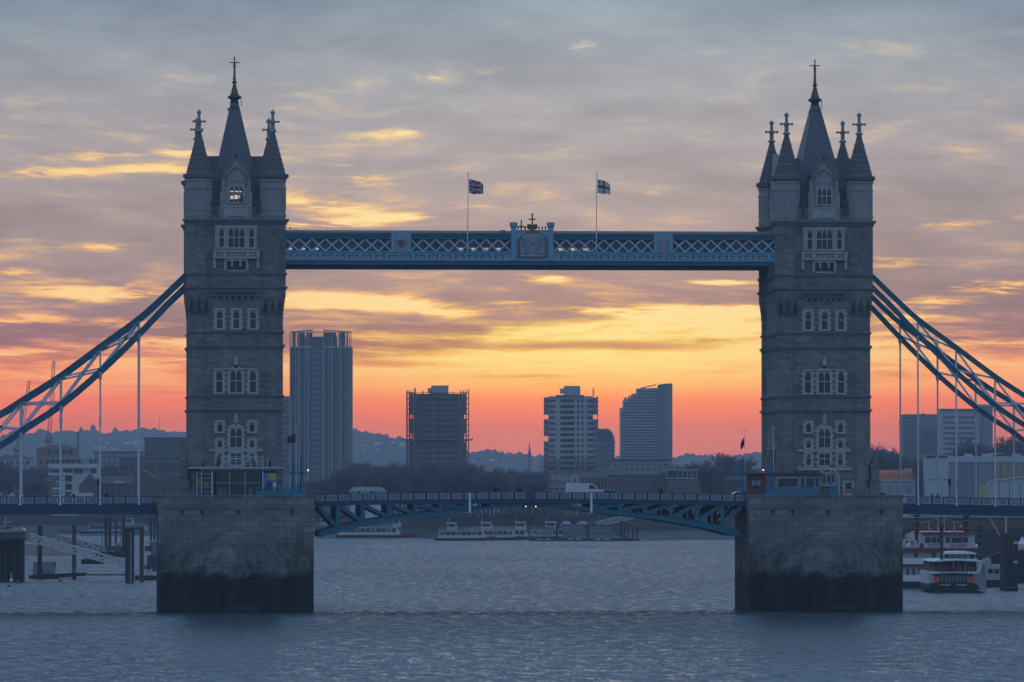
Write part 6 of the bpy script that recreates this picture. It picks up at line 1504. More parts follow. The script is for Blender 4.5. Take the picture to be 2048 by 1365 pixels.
    m = MB(); m.add([(s.x(1906), -.2, s.h(1126)), (s.x(1909), -.32, s.h(1130)), (s.x(1909.5), -.1, s.h(1140)), (s.x(1904.5), -.25, s.h(1142)), (s.x(1904), -.1, s.h(1133))], [(4, 3, 2, 1, 0)]); m.add([(s.x(1906), -.17, s.h(1126)), (s.x(1909), -.29, s.h(1130)), (s.x(1909.5), -.07, s.h(1140)), (s.x(1904.5), -.22, s.h(1142)), (s.x(1904), -.07, s.h(1133))], [(0, 1, 2, 3, 4)]); s.part('ensign', m, RED, up)
    funnel(s, r, 1885, 1054, 1122, 7.4, 2.2); funnel(s, r, 1961, 1056, 1122, 7.4, 2.2)
tourist_boat()
def right_moorings():
    d = dist_water(1183)
    for q, (a, yt, yb, w) in enumerate(((2003, 1069, 1176, 7), (2012, 1068, 1176, 7), (2021, 1074, 1180, 8), (2031, 1072, 1178, 8))):
        s = Site('mooring_pile', ('tall rusty pile nearest the passenger boat', 'tall dark pile, second from the passenger boat', 'thick dark pile in the middle of the right cluster', 'dark pile with pale bands at the outer end of the right cluster')[q], 'pile', a-4, a+4, 985+q*4, z=-1); m = MB(); m.lathe(0, 0, [(0, s.k*w/2), (s.h(yt), s.k*w/2)], 12); p = s.part('shaft', m, RUST if q in (0,) else PILE); m = MB(); m.lathe(0, 0, [(s.h(yt), s.k*w/2*1.12), (s.h(yt-1.5), s.k*w/2*.6)], 12); s.part('cap', m, PILE, p)
        if q == 3:
            for y in (1083, 1122): m = MB(); m.lathe(0, 0, [(s.h(y+5), s.k*w/2*1.04), (s.h(y), s.k*w/2*1.04)], 12); s.part('pale_band', m, BOATW, p)
    s = Site('mooring_float', 'low dark float at the foot of the right piles', 'pontoon', 2008, 2038, d, z=0); s.part('float', s.box(2009, 2036, 1176, 1186, 0, 3), PILE); s.part('deck_plank', s.box(2010, 2035, 1175, 1176.5, .2, 2.8), TIMBER)
    s = Site('workboat', 'small white workboat with two square windows between the passenger boat and the piles', 'boat', 1966, 2006, 1010, z=0); h = s.part('hull', s.box(1966, 2030, 1160, 1178, 0, 6), HULLK); c = s.part('deckhouse', s.box(1972, 2003, 1133, 1162, 1, 5), BOATW); s.part('upper_deckhouse', s.box(1968, 1983, 1118, 1134, 1, 4), BOATW, c)
    for a in (1977, 1990): s.part('window', s.box(a, a+9, 1138, 1147, .85, 1.02), GLASSD, c)
    s.part('rail', s.box(1984, 2002, 1128.5, 1130, 1, 1.1), BOATW, c)
    for q in range(5): s.part('deck_bag', s.box(1985+q*3.4, 1987.6+q*3.4, 1130, 1133.2, 1.4, 2.4), WHITE, c)
    s = Site('barge', 'long dark barge under a tarpaulin behind the right piles', 'barge', 1950, 2120, 1060, z=0); h = s.part('hull', s.box(1940, 2120, 1148, 1170, 0, 9), HULLK); m = MB(); m.prism([(s.x(1965), s.h(1150)), (s.x(1978), s.h(1116)), (s.x(2010), s.h(1103)), (s.x(2060), s.h(1103)), (s.x(2110), s.h(1118)), (s.x(2118), s.h(1150))], 1, 8); s.part('tarpaulin', m, mat('tarpaulin', (.035, .03, .035), .8, var=.3, scale=.3), h); m = MB(); m.beam((s.x(1978), .9, s.h(1115)), (s.x(2010), .9, s.h(1102)), .3, .3); m.beam((s.x(2010), .9, s.h(1102)), (s.x(2062), .9, s.h(1102)), .3, .3); s.part('red_edge', m, HULLR, h)
    s = Site('cabin_cruiser', 'white cabin cruiser cut off by the right edge', 'boat', 2032, 2110, 1150, z=0); h = s.part('hull', s.box(2034, 2110, 1118, 1152, 0, 5), BOATW); c = s.part('cabin', s.box(2040, 2110, 1096, 1119, 1, 4), BOATW); m = MB(); m.lathe(s.x(2045), 1, [(s.h(1096), .7), (s.h(1088), .9), (s.h(1082), .5), (s.h(1074), .1)], 10); s.part('radar_dome', m, WHITE, c); s.part('window', s.box(2046, 2058, 1104, 1114, .85, 1.02), GLASSD, c)
    s = Site('mooring_derrick', 'pale post with a sloping strut above the right piles', 'derrick', 1970, 2016, 1060, z=0); m = MB(); m.beam((s.x(2012), 0, -1), (s.x(2012), 0, s.h(1022)), .35, .35); s.part('post', m, GALV); m = MB(); m.beam((s.x(1973), 0, s.h(1026)), (s.x(1999), 0, s.h(1070)), .22, .22); s.part('strut', m, GALV)
    s = Site('river_shed', 'long low shed and quay wall behind the right-hand boats', 'shed', 1770, 2130, 1420, z=0); w = s.part('quay', s.box(1760, 2140, 1058, None, 0, 8), mat('quay_wall', (.045, .042, .046), .9, var=.4, scale=.08, fine=.2)); s.part('shed_wall', s.box(1770, 2140, 1036, 1060, 2, 8), BRICKD, w); s.part('shed_roof', s.box(1765, 2140, 1029, 1036, 1.5, 9), CLAD, w)
right_moorings()
# ---- left-hand jetty, brow, pontoon, piles, buoys
def truss_bridge(s, A, B_, hgt, wid, n, mt, t=.16):
    m = MB(); A, B_ = Vector(A), Vector(B_)
    for yy in (0, wid):
        o = Vector((0, yy, 0)); u = Vector((0, 0, hgt))
        m.beam(A+o, B_+o, t*1.3, t*1.3); m.beam(A+o+u, B_+o+u, t*1.2, t*1.2); m.beam(A+o+u*.5, B_+o+u*.5, t*.5, t*.5)
        for q in range(n):
            p, r = A.lerp(B_, q/n)+o, A.lerp(B_, (q+1)/n)+o
            m.beam(p, p+u, t*.8, t*.8)
            m.beam(p if q % 2 else p+u, r+u if q % 2 else r, t*.8, t*.8)
        m.beam(B_+o, B_+o+u, t, t)
    for q in range(n+1): p = A.lerp(B_, q/n); m.beam(p, p+Vector((0, wid, 0)), t*.8, t*.8); m.beam(p+Vector((0, 0, hgt)), p+Vector((0, wid, hgt)), t*.6, t*.6)
    tr = s.part('truss', m, mt); m = MB(); m.beam(A+Vector((0, wid/2, .1)), B_+Vector((0, wid/2, .1)), wid*.9, .08); s.part('walkway_floor', m, BOATG, tr)
def left_moorings():
    d = dist_water(1163); s = Site('jetty', 'heavy dark timber jetty on close piles at the left edge', 'jetty', -60, 49, d, z=-1.0)
    dk = s.part('deck', s.box(-60, 48, 1063, 1079, 0, 12), TIMBER); s.part('kerb_beam', s.box(-60, 49, 1077, 1082, -.3, .2), PILE, dk); s.part('parapet_boards', s.box(-60, 46, 1059, 1065, -.2, .05), BOATG, dk)
    for q in range(13): a = -58+q*8.6; m = MB(); m.lathe(s.x(a), .6+(q % 2)*.5, [(0, s.k*(3.4+(q*7 % 3)*.6)), (s.h(1079), s.k*3.4)], 8); s.part('pile', m, PILE, dk)
    s.part('pile_screen', s.box(-60, 47, 1080, None, 2.5, 3), PILE, dk)
    for (a, b, y) in ((0, 20, 1055), (14, 46, 1057)): m = MB(); m.prism([(s.x(a), s.h(1062)), (s.x(a+2), s.h(y+1)), (s.x(b-3), s.h(y-1)), (s.x(b), s.h(1062))], 3, 7); s.part('upturned_skiff', m, BOATW if a else RUST, dk)
    for y in (1030,): m = MB(); m.beam((s.x(4), 4, s.h(1058)), (s.x(8), 4, s.h(1033)), .15, .15); m.beam((s.x(4), 4, s.h(1046)), (s.x(19), 4, s.h(1044)), .15, .15); s.part('davit', m, BOATW, dk)
    s = Site('gangway', 'white lattice gangway sloping from the timber jetty towards the piles', 'gangway', 44, 268, d+4, z=0); truss_bridge(s, (s.x(46), 0, s.h(1079)), (s.x(266), 0, s.h(1140)), s.k*14, 1.8, 16, BOATW, .26)
    s = Site('gangway', 'darker gangway sloping behind the white one', 'gangway', 84, 212, 1300, z=0); truss_bridge(s, (s.x(86), 0, s.h(1075)), (s.x(212), 0, s.h(1104)), s.k*9, 1.6, 12, CONCD, .2)
    d = dist_water(1158); s = Site('pontoon', 'low black pontoon with a grey hut in front of the white gangway', 'pontoon', 57, 171, d, z=0)
    m = MB(); m.prism([(s.x(58), -.3), (s.x(57.5), s.h(1151)), (s.x(170.5), s.h(1145)), (s.x(170.5), s.h(1152)), (s.x(120), s.h(1156)), (s.x(96), -.3)], 0, 5); f = s.part('float', m, HULLK)
    m = MB(); m.prism([(s.x(65), s.h(1151)), (s.x(66), s.h(1124)), (s.x(108), s.h(1123)), (s.x(109), s.h(1149))], 1, 3.5); h = s.part('hut', m, BOATG, f); s.part('hut_end', s.box(107.5, 110.5, 1124, 1135, .9, 2), SIGNAL if False else RUST, h); s.part('hut_shutter', s.box(72, 100, 1128, 1148, .85, 1.02), CLAD, h)
    m = MB()
    for q in range(20): x = s.x(60+q*5.6); m.box(x-.03, x+.03, .1, .16, s.h(1149), s.h(1138)); 
    m.box(s.x(59), s.x(168), .1, .16, s.h(1138)-.04, s.h(1138)+.04); m.box(s.x(59), s.x(168), .1, .16, s.h(1143)-.03, s.h(1143)+.03); s.part('rail', m, GALV, f)
    piles = [(80, 1056, 1158, 9.5, 1105, 'thick dark pile rising through the hut pontoon, nearer the jetty'), (148.5, 1054, 1150, 9, 1110, 'rust-topped pile at the outer end of the hut pontoon'), (255.5, 1060, 1165, 9, 1065, 'stout square pile left of the pale ladder, below the left deck'), (264.5, 1060, 1165, 8, 1066, 'stout square pile right of the pale ladder, below the left deck'), (283.5, 1058, 1160, 9, 1078, 'rusty pile standing alone nearest the big stone pier'),
             (212, 1038, 1112, 6, 1500, 'slender far pile, first of the dark group behind the gangway'), (219.5, 1036, 1112, 7, 1490, 'slender far pile, middle of the dark group behind the gangway'), (232, 1044, 1108, 4.5, 1520, 'thin far pile, last of the dark group behind the gangway'), (247.5, 1036, 1110, 7, 1480, 'tall far pile just left of the stout square piles'), (302, 1036, 1086, 5, 1700, 'thin far pile beside the blue barge'), (309, 1037, 1086, 4.5, 1710, 'thinner far pile close to the big stone pier')]
    for (a, yt, yb, w, dd, lab) in piles:
        s = Site('mooring_pile', lab, 'pile', a-4, a+4, dd, z=-1); m = MB(); r = s.k*w/2
        if 'square' in lab: m.box(-r, r, -r, r, 0, s.h(yt))
        else: m.lathe(0, 0, [(0, r), (s.h(yt), r)], 12)
        p = s.part('shaft', m, PILE if 'rust' not in lab else RUST); m = MB(); m.lathe(0, 0, [(s.h(yt)-.02, r*1.15), (s.h(yt)+.25, r*1.15), (s.h(yt)+.4, r*.5)], 12); s.part('cap', m, PILE, p)
        if 'left of the pale ladder' in lab:
            m = MB(); m.box(r+.02, r+.10, -r-.1, -r, 1, s.h(yt+2)); m.box(r+.3, r+.38, -r-.1, -r, 1, s.h(yt+2))
            for q in range(18): m.box(r+.02, r+.38, -r-.1, -r-.02, 1.2+q*.45, 1.28+q*.45)
            s.part('ladder', m, GALV, p)
    s = Site('pile_beam', 'dark cross beam tying the stout piles to the rusty one', 'beam', 250, 289, 1072, z=at(270, 1060, 1072).z); s.part('beam', s.box(250, 288, 1056.5, 1060.5, -.3, .5), PILE); s.part('beam_plate', s.box(268, 278, 1057, 1060, -.4, -.3), RUST)
    s = Site('floating_walkway', 'low floating walkway with rails leading to the stout piles', 'walkway', 170, 252, dist_water(1151), z=0); m = MB(); m.box(s.x(170), s.x(252), 0, 1.6, -.2, .25); f = s.part('float', m, HULLK); m = MB()
    for q in range(12): x = s.x(172+q*7); m.box(x-.03, x+.03, 0, .06, .2, s.h(1136)); m.beam((x, .03, .3), (x+s.k*7, .03, s.h(1142)), .05, .05)
    for y in (1136, 1142): m.box(s.x(170), s.x(251), 0, .06, s.h(y)-.03, s.h(y)+.03)
    s.part('rail', m, GALV, f)
    s = Site('lighter_barge', 'flat black barge afloat behind the white gangway', 'barge', 164, 208, dist_water(1128), z=0); s.part('hull', hull(MB(), 5.2, 3, 1.0, .2, .1), HULLK); m = MB(); m.box(-2, 1.2, -1, 1, .9, 1.2); s.part('hatch', m, PILE)
    s = Site('motor_barge', 'blue-hulled barge with grey deckhouse beside the big stone pier', 'barge', 276, 330, dist_water(1142), z=0); s.part('hull', s.box(294, 335, 1111, 1142, 0, 8), HULLN); c = s.part('deckhouse', s.box(300, 330, 1085, 1112, 1.5, 7), CLAD); s.part('roof', s.box(292, 334, 1083, 1086, 1, 7.5), BOATG, c); m = MB(); m.beam((s.x(294), -.1, s.h(1128)), (s.x(294), -.1, s.h(1100)), .12, .12); s.part('boat_pole', m, BOATW); m = MB(); m.lathe(s.x(291.5), -.8, [(s.h(1139), .1), (s.h(1136), .35), (s.h(1131), .35), (s.h(1128), .1)], 10, smooth=True); s.part('red_fender', m, mat('fender_red', (.35, .06, .06), .6, var=.2)); s.part('stacked_gear', s.box(290, 303, 1092, 1103, -.1, 1.4), RUST, c)
    s = Site('pontoon', 'small black pontoon with white bins between the piles and the stone pier', 'pontoon', 268, 330, dist_water(1161), z=0); f = s.part('float', s.box(270, 330, 1151, None, 0, 5), HULLK); 
    for a in (290, 298): s.part('white_bin', s.box(a, a+5, 1139, 1151.5, 1, 2), BOATW, f)
    s.part('deck_rail', s.box(304, 330, 1143, 1144.2, .3, .4), GALV, f)
    for a in (305, 313, 321): s.part('rail_post', s.box(a, a+.8, 1143, 1151, .3, .4), GALV, f)
    # mud bank
    rows = []
    for j, (dd, z) in enumerate(((1500, -.3), (1520, .25), (1600, 1.0), (1720, 1.1), (1800, -.3))):
        rows.append([(*at(px, 985, dd+8*sin(px*.05)).xy, z-(.9 if px > 140 else 0)) for px in range(-400, 190, 20)])
    struct('mud_bank', MB().grid(rows, 0, True), MUD)
    # buoys
    for (a, y, lab) in ((18.5, 1174, 'round mooring buoy nearest the left edge'), (37, 1167, 'mooring buoy close under the timber jetty'), (120.5, 1162.5, 'mooring buoy just in front of the hut pontoon'), (130, 1167, 'mooring buoy furthest right of the small floats')):
        dd = dist_water(y); s = Site('mooring_buoy', lab, 'buoy', a-4, a+4, dd, z=-.15); m = MB(); m.lathe(0, 0, [(0, .25), (.12, .40), (.30, .40), (.42, .26)], 12, smooth=True); s.part('float', m, HULLK if a != 130 else YEL); m = MB(); m.lathe(0, 0, [(.42, .2), (.55, .16), (.62, .08)], 10); s.part('ring_mount', m, YEL)
    s = Site('marker_post', 'white marker with stacked balls in front of the timber jetty', 'marker', 19, 27, dist_water(1164), z=-.2); m = MB(); m.tube((0, 0, 0), (0, 0, s.h(1146)), .05, n=6); s.part('post', m, PILE)
    for y, r in ((1147, .12), (1152, .16), (1158, .20), (1161, .34)): m = MB(); m.lathe(0, 0, [(s.h(y)-r, r*.3), (s.h(y)-r*.5, r*.9), (s.h(y)+r*.5, r*.9), (s.h(y)+r, r*.3)], 10, smooth=True); s.part('ball', m, WHITE)
    s = Site('sailing_barge', 'old dark sailing barge with raked masts behind the gangway', 'boat', 196, 252, 1480, z=0); s.part('hull', hull(MB(), 9, 3.2, 1.4, .35, .5), PILE)
    for q, (a, b, yt) in enumerate(((206, 203, 1050), (212, 213, 1044), (240, 241, 1062))): m = MB(); m.tube((s.x(a), 0, 1), (s.x(b), 0, s.h(yt)), .12, .07, n=6); s.part('mast', m, PILE)
    s.part('deck_gear', s.box(214, 244, 1092, 1102, -1, 1), RUST); s.part('deckhouse', s.box(230, 240, 1086, 1096, -.8, .8), BOATG)
left_moorings()
# ------------------------------------------------------------------ things on the piers and decks
def kiosk():
    Yf = -2.75; X = lambda p: XW(p, Yf); Z = lambda y: ZW(472, y, Yf)
    o = thing('entrance_kiosk', 'glass-fronted entrance kiosk with a flat roof, poster and yellow lettering', 'kiosk', (X(472), -2, ZD))
    m = MB(); m.box(X(377), X(567), Yf-.5, -1.05, Z(938), Z(934)); r = part('roof', m, GALV, o); m = MB(); m.box(X(400), X(560), Yf-.25, -1.05, Z(942), Z(938)); part('roof_fascia', m, CONCD, r)
    m = MB(); m.box(X(394), X(553), -1.5, -1.35, ZD, Z(942)); part('back_wall', m, mat('kiosk_dark', (.05, .052, .06), .5, var=.3, scale=.6), o)
    for (a, b) in ((395, 430), (433, 459), (460, 490), (491, 522)): m = MB(); m.box(X(a), X(b), Yf+.05, Yf+.08, ZD, Z(943)); part('glass_pane', m, GLASSD, o)
    for a, w in ((394, .6), (403.5, .6), (424.5, 1.2), (459.5, .5), (490.5, .5), (526, 1.2)): m = MB(); m.box(X(a-w), X(a+w), Yf-.05, Yf+.12, ZD, Z(942)); part('mullion', m, PALE, o)
    for (a, b, y) in ((395, 423, 948), (395, 423, 957), (395, 423, 966), (395, 423, 976), (395, 423, 984), (427, 525, 966)): m = MB(); m.box(X(a), X(b), Yf-.02, Yf+.1, Z(y+.5), Z(y-.5)); part('transom', m, GALV, o)
    LIME = mat('lime_lettering', (.42, .50, .02), .6, var=0)
    word('lettering', '& MORE', .48, LIME, o, (X(405.5)-o.location.x, Yf-.08-o.location.y, Z(970.5)-o.location.z), .01)
    word('lettering', 'SEE', .36, LIME, o, (X(399.5)-o.location.x, Yf-.08-o.location.y, Z(961.5)-o.location.z), .01)
    m = MB(); m.box(X(528), X(553), Yf-.02, Yf+.05, Z(982), Z(946)); p = part('poster', m, mat('poster_blue', (.06, .22, .55), .5, var=.25, scale=.6), o)
    m = MB(); m.box(X(537), X(553), Yf-.05, Yf-.02, Z(960), Z(947)); part('poster_caption', m, mat('poster_lime', (.38, .42, .10), .6, var=.25, scale=2), p)
    m = MB(); m.prism([(X(529), Z(981)), (X(529), Z(972)), (X(534), Z(967)), (X(536), Z(960)), (X(537), Z(957)), (X(539), Z(964)), (X(542), Z(965)), (X(545), Z(962)), (X(546), Z(972)), (X(546), Z(981))], Yf-.05, Yf-.02); part('poster_silhouette', m, mat('poster_dark', (.05, .06, .07), .6, var=0), p)
    m = MB(); m.box(X(546), X(553), Yf-.05, Yf-.02, Z(980), Z(966)); part('poster_note', m, PALE, p)
    for a, y in ((443, 954), (507, 954), (498, 949)): m = MB(); m.lathe(X(a), Yf+.35, [(Z(y)-.09, .03), (Z(y), .10), (Z(y)+.09, .03)], 8); part('globe_light', m, mat('globe', (.6, .6, .6), .4, var=0, emit=((.9, .95, 1), .35)), o)
    for a, b, y in ((436, 445, 978), (446, 455, 981), (497, 505, 978)): m = MB(); m.box(X(a), X(b), Yf-.35, Yf-.1, ZD, Z(y)); m.box(X(a)+.1, X(b)-.1, Yf-.30, Yf-.15, Z(y), Z(y)+.1); part('leaflet_stand', m, mat('stand_violet', (.12, .12, .19), .7, var=.3, scale=1.5), o)
    # roof terrace rail
    m = MB(); 
    for a in (443, 454, 472, 490, 503, 513, 526, 535.5): m.box(X(a)-.04, X(a)+.04, Yf+.1, Yf+.18, Z(934), Z(914 if a < 530 else 916))
    for y in (914, 919, 924, 929): m.box(X(443), X(526), Yf+.1, Yf+.16, Z(y)-.025, Z(y)+.025)
    part('terrace_rail', m, PALE, r)
    for a, w, y in ((436, 3, 914), (505, 2.5, 916), (496, 4, 925), (511, 4, 925), (540, 3, 922), (406, 3, 925)): m = MB(); m.box(X(a-w), X(a+w), Yf+.4, Yf+.9, Z(934), Z((y+934)/2)); m.box(X(a-w*.6), X(a+w*.6), Yf+.45, Yf+.85, Z((y+934)/2), Z(y)); part('terrace_chair', m, BLACK, r)
kiosk()
def cabins():
    Y = -2.2; X = lambda p: XW(p, Y); Z = lambda y: ZW(1600, y, Y)
    o = thing('control_cabin', 'long low grey control cabin with a wide dark window beside the arched doorway', 'cabin', (X(1595), -1.8, ZD)); m = MB(); m.box(X(1549), X(1641), Y, -1.05, ZD, Z(951)); w = part('wall', m, CLAD, o); m = MB(); m.box(X(1530), X(1643), Y-.35, -1.05, Z(951), Z(946)); part('roof', m, mat('cabin_roof', (.06, .055, .05), .8), o)
    for a, b, yb in ((1556, 1595, 974), (1602, 1608, 975), (1613, 1627, 975), (1631, 1637, 975)): m = MB(); m.box(X(a), X(b), Y-.06, Y+.02, Z(yb), Z(957.5)); part('window', m, GLASSD, w)
    m = MB(); m.box(X(1552), X(1598), Y-.1, Y+.02, Z(957), Z(954.5)); part('lintel', m, CLADL, w)
    for a in (1589, 1625): m = MB(); m.box(X(a), X(a+5), Y, Y+.3, Z(946), Z(943)); part('roof_vent', m, BLACK, w)
    Y2 = 1.5; X2 = lambda p: XW(p, Y2); Z2 = lambda y: ZW(1512, y, Y2)
    o = thing('watch_cabin', 'small dark brick cabin with a pale curtained window on the pier edge', 'cabin', (X2(1513), 3, ZD)); m = MB(); m.box(X2(1496), X2(1532), Y2, Y2+3.5, ZD-.02, Z2(950)); w = part('wall', m, BRICKD, o); m = MB(); m.box(X2(1494), X2(1534), Y2-.3, Y2+3.8, Z2(950), Z2(946.5)); part('roof', m, MATS['cabin_roof'], o)
    m = MB(); m.box(X2(1502), X2(1521), Y2-.06, Y2+.02, Z2(976), Z2(959)); q = part('window', m, GLASSD, w)
    for a in (1504, 1509, 1514, 1518): m = MB(); m.box(X2(a), X2(a+2), Y2-.09, Y2-.05, Z2(972), Z2(961)); part('curtain', m, BOATW, q)
    for (p0, p1, Y3, lab) in ((1530, 1640, -2.85, 'light blue railing along the pier edge before the control cabin'), (513, 612, -2.9, 'light blue railing along the pier edge before the poster')):
        X3 = lambda p: XW(p, Y3); z = ZD; o = thing('pier_railing', lab, 'railing', ((X3(p0)+X3(p1))/2, Y3, ZD)); m = MB(); m.box(X3(p0), X3(p1), Y3-.04, Y3+.04, z+.02, z+.58); part('kick_panel', m, mat('cyan_paint', (.012, .18, .29), .5, var=.12, scale=1), o)
        m = MB(); n = 10
        for k in range(n+1): x = X3(p0)+(X3(p1)-X3(p0))*k/n; m.box(x-.04, x+.04, Y3-.05, Y3+.05, z, z+1.1)
        m.box(X3(p0), X3(p1), Y3-.04, Y3+.04, z+1.06, z+1.14); m.box(X3(p0), X3(p1), Y3-.03, Y3+.03, z+.8, z+.86); part('rails', m, MATS['cyan_paint'], o)
    # gate panel by the doorway
    Y3 = -2.6; m = MB(); m.box(XW(1661, Y3), XW(1676, Y3), Y3, Y3+.08, ZD, ZD+1.25); m.box(XW(1672, Y3), XW(1676, Y3), Y3-.03, Y3+.11, ZD, ZD+1.5); single('blue_gate', m, MATS['cyan_paint'], 'small solid blue gate right of the arched doorway', 'gate')
cabins()
CYAN = MATS['cyan_paint']
def signal_post(px, Y, ytop, ybar, hw, lab, lamps, ybase=986):
    X = lambda p: XW(p, Y); Z = lambda y: ZW(px, y, Y); x = X(px)
    o = thing('signal_post', lab, 'signal post', (x, Y, ZD-.1)); zb = ZD-.1; k = X(px+1)-x
    m = MB(); m.lathe(x, Y, [(zb, .32), (zb+.8, .30), (zb+1.0, .22), (Z(ybar+3), .15), (Z(ybar), .2), (Z(ytop+5), .12), (Z(ytop+1), .14), (Z(ytop), .30), (Z(ytop-1.5), .30)], 10); p = part('post', m, CYAN, o)
    m = MB(); m.box(x-hw*k, x+hw*k, Y-.3, Y+.3, Z(ybar+1.5), Z(ybar-1.5)); m.prism([(x-hw*k*.7, Z(ybar+1.5)), (x, Z(ybar+6)), (x+hw*k*.7, Z(ybar+1.5))], Y-.1, Y+.1); c = part('platform', m, CYAN, p)
    m = MB()
    for e in (-1, 1): m.box(x+e*hw*k-.03, x+e*hw*k+.03, Y-.28, Y+.28, Z(ybar-1), Z(ybar-15))
    m.box(x-hw*k, x+hw*k, Y-.28, Y-.23, Z(ybar-15)-.03, Z(ybar-15)+.03); m.box(x-hw*k, x+hw*k, Y-.28, Y-.23, Z(ybar-8)-.02, Z(ybar-8)+.02); part('platform_rail', m, CYAN, c)
    for (a, b) in lamps:
        m = MB(); m.lathe(X(a), Y-.4, [(Z(b)-.12, .04), (Z(b), .13), (Z(b)+.12, .04)], 10, smooth=True); part('signal_lamp', m, LAMPRED, p)
        m = MB(); m.beam((X(a), Y-.3, Z(b)), (x, Y-.2, Z(b+1)), .07, .07); part('lamp_arm', m, CYAN, p)
signal_post(586.5, -1.0, 921, 946.5, 9, 'blue signal post with a crowned top, nearer the kiosk', [])
signal_post(603.5, 1.2, 918, 946.5, 9, 'blue signal post with a glowing red lamp, left side of the opening', [(616, 941)])
signal_post(1482.5, .6, 922, 946.5, 12, 'blue signal post near the small brick cabin', [])
signal_post(1538.5, -2.0, 917, 944.5, 10, 'blue signal post with a glowing red lamp, right side of the opening', [(1525.5, 940.5)])
def street_lamp(px, Y):
    X = lambda p: XW(p, Y); Z = lambda y: ZW(px, y, Y); x = X(px); o = thing('lamp_post', 'old blue lamp post with a glazed lantern in front of the arched doorway', 'street lamp', (x, Y, ZD)); m = MB(); m.lathe(x, Y, [(ZD, .2), (ZD+.9, .18), (ZD+1.1, .10), (Z(948), .07), (Z(944), .11)], 10); p = part('post', m, CYAN, o); m = MB(); m.lathe(x, Y, [(Z(944), .10), (Z(935), .24)], 6); l = part('lantern', m, PALE, p); m = MB(); m.lathe(x, Y, [(Z(935.2), .30), (Z(932.5), .20), (Z(930), .05), (Z(928), .03)], 6); part('lantern_cap', m, BLACK, l)
street_lamp(1661.5, -2.75)
DARKF = mat('flag_dark', (.03, .03, .05), .85, var=.2)
def darkcloth(u, v): return 0 if (u*3+v*2) % 1 < .7 else 1
FGREY = mat('flag_greyred', (.10, .05, .07), .85, var=.2)
flagpole(onY(592.5, 990, .5), onY(592.5, 857, .5), [DARKF, FGREY], darkcloth, 'white flagpole between the two posts beside the kiosk', 'limp dark flag hanging beside the kiosk posts', 1.35, 1.2, .3, .5, side=-1, r=.05)
flagpole(onY(1489.5, 985, 6), onY(1489.5, 864, 6), [DARKF, DARKF], darkcloth, 'thin dark flagpole left of the small brick cabin', 'small black flag hanging limp left of the brick cabin', .6, 1.2, .2, .9, side=-1, r=.04)
flagpole(onY(1547, 946, -1.6), onY(1547, 857, -1.6), [DARKF, FW], darkcloth, 'white flagpole against the dark side of the doorway tower', 'dark and white flag hanging against the doorway tower', .95, 1.1, .9, .6, r=.05)
def banner():
    Y = 4; m = MB(); x0, x1 = XW(1536, -1), XW(1547, -1); x0 = XT-6.9; m.box(x0-.9, x0-.82, .5, 3.2, ZW(1540, 862, 1), ZW(1540, 832, 1)); single('hanging_banner', m, mat('banner_teal', (.02, .10, .15), .7, var=.3, scale=.5), 'dark teal banner hung on the shaded side of the doorway tower', 'banner')
banner()
# ---- traffic lights on the side spans
def traffic_light(px, Y, lab, ytop):
    X = lambda p: XW(p, Y); x = X(px); zb = 14.9; Z = lambda y: ZW(px, y, Y); o = thing('traffic_light', lab, 'traffic light', (x, Y, zb)); m = MB(); m.tube((x, Y, zb), (x, Y, Z(ytop+2)), .06, n=8); p = part('pole', m, BLACK, o); m = MB(); m.box(x-.18, x+.18, Y-.15, Y+.15, Z(ytop+14), Z(ytop)); h = part('signal_head', m, BLACK, p)
    for k in range(3): m = MB(); z = Z(ytop+2.5+k*4.5); m.prism([(x-.15, z), (x-.12, z+.12), (x, z+.17), (x+.12, z+.12), (x+.15, z)], Y-.32, Y-.15); part('visor', m, BLACK, h)
traffic_light(1898.5, 8, 'black traffic light on the right side span, nearer the doorway tower', 958)
traffic_light(1912.5, 9, 'black traffic light on the right side span, further from the doorway tower', 959)
traffic_light(196.5, 8, 'black traffic light on the left side span beside a pale hanger', 958)
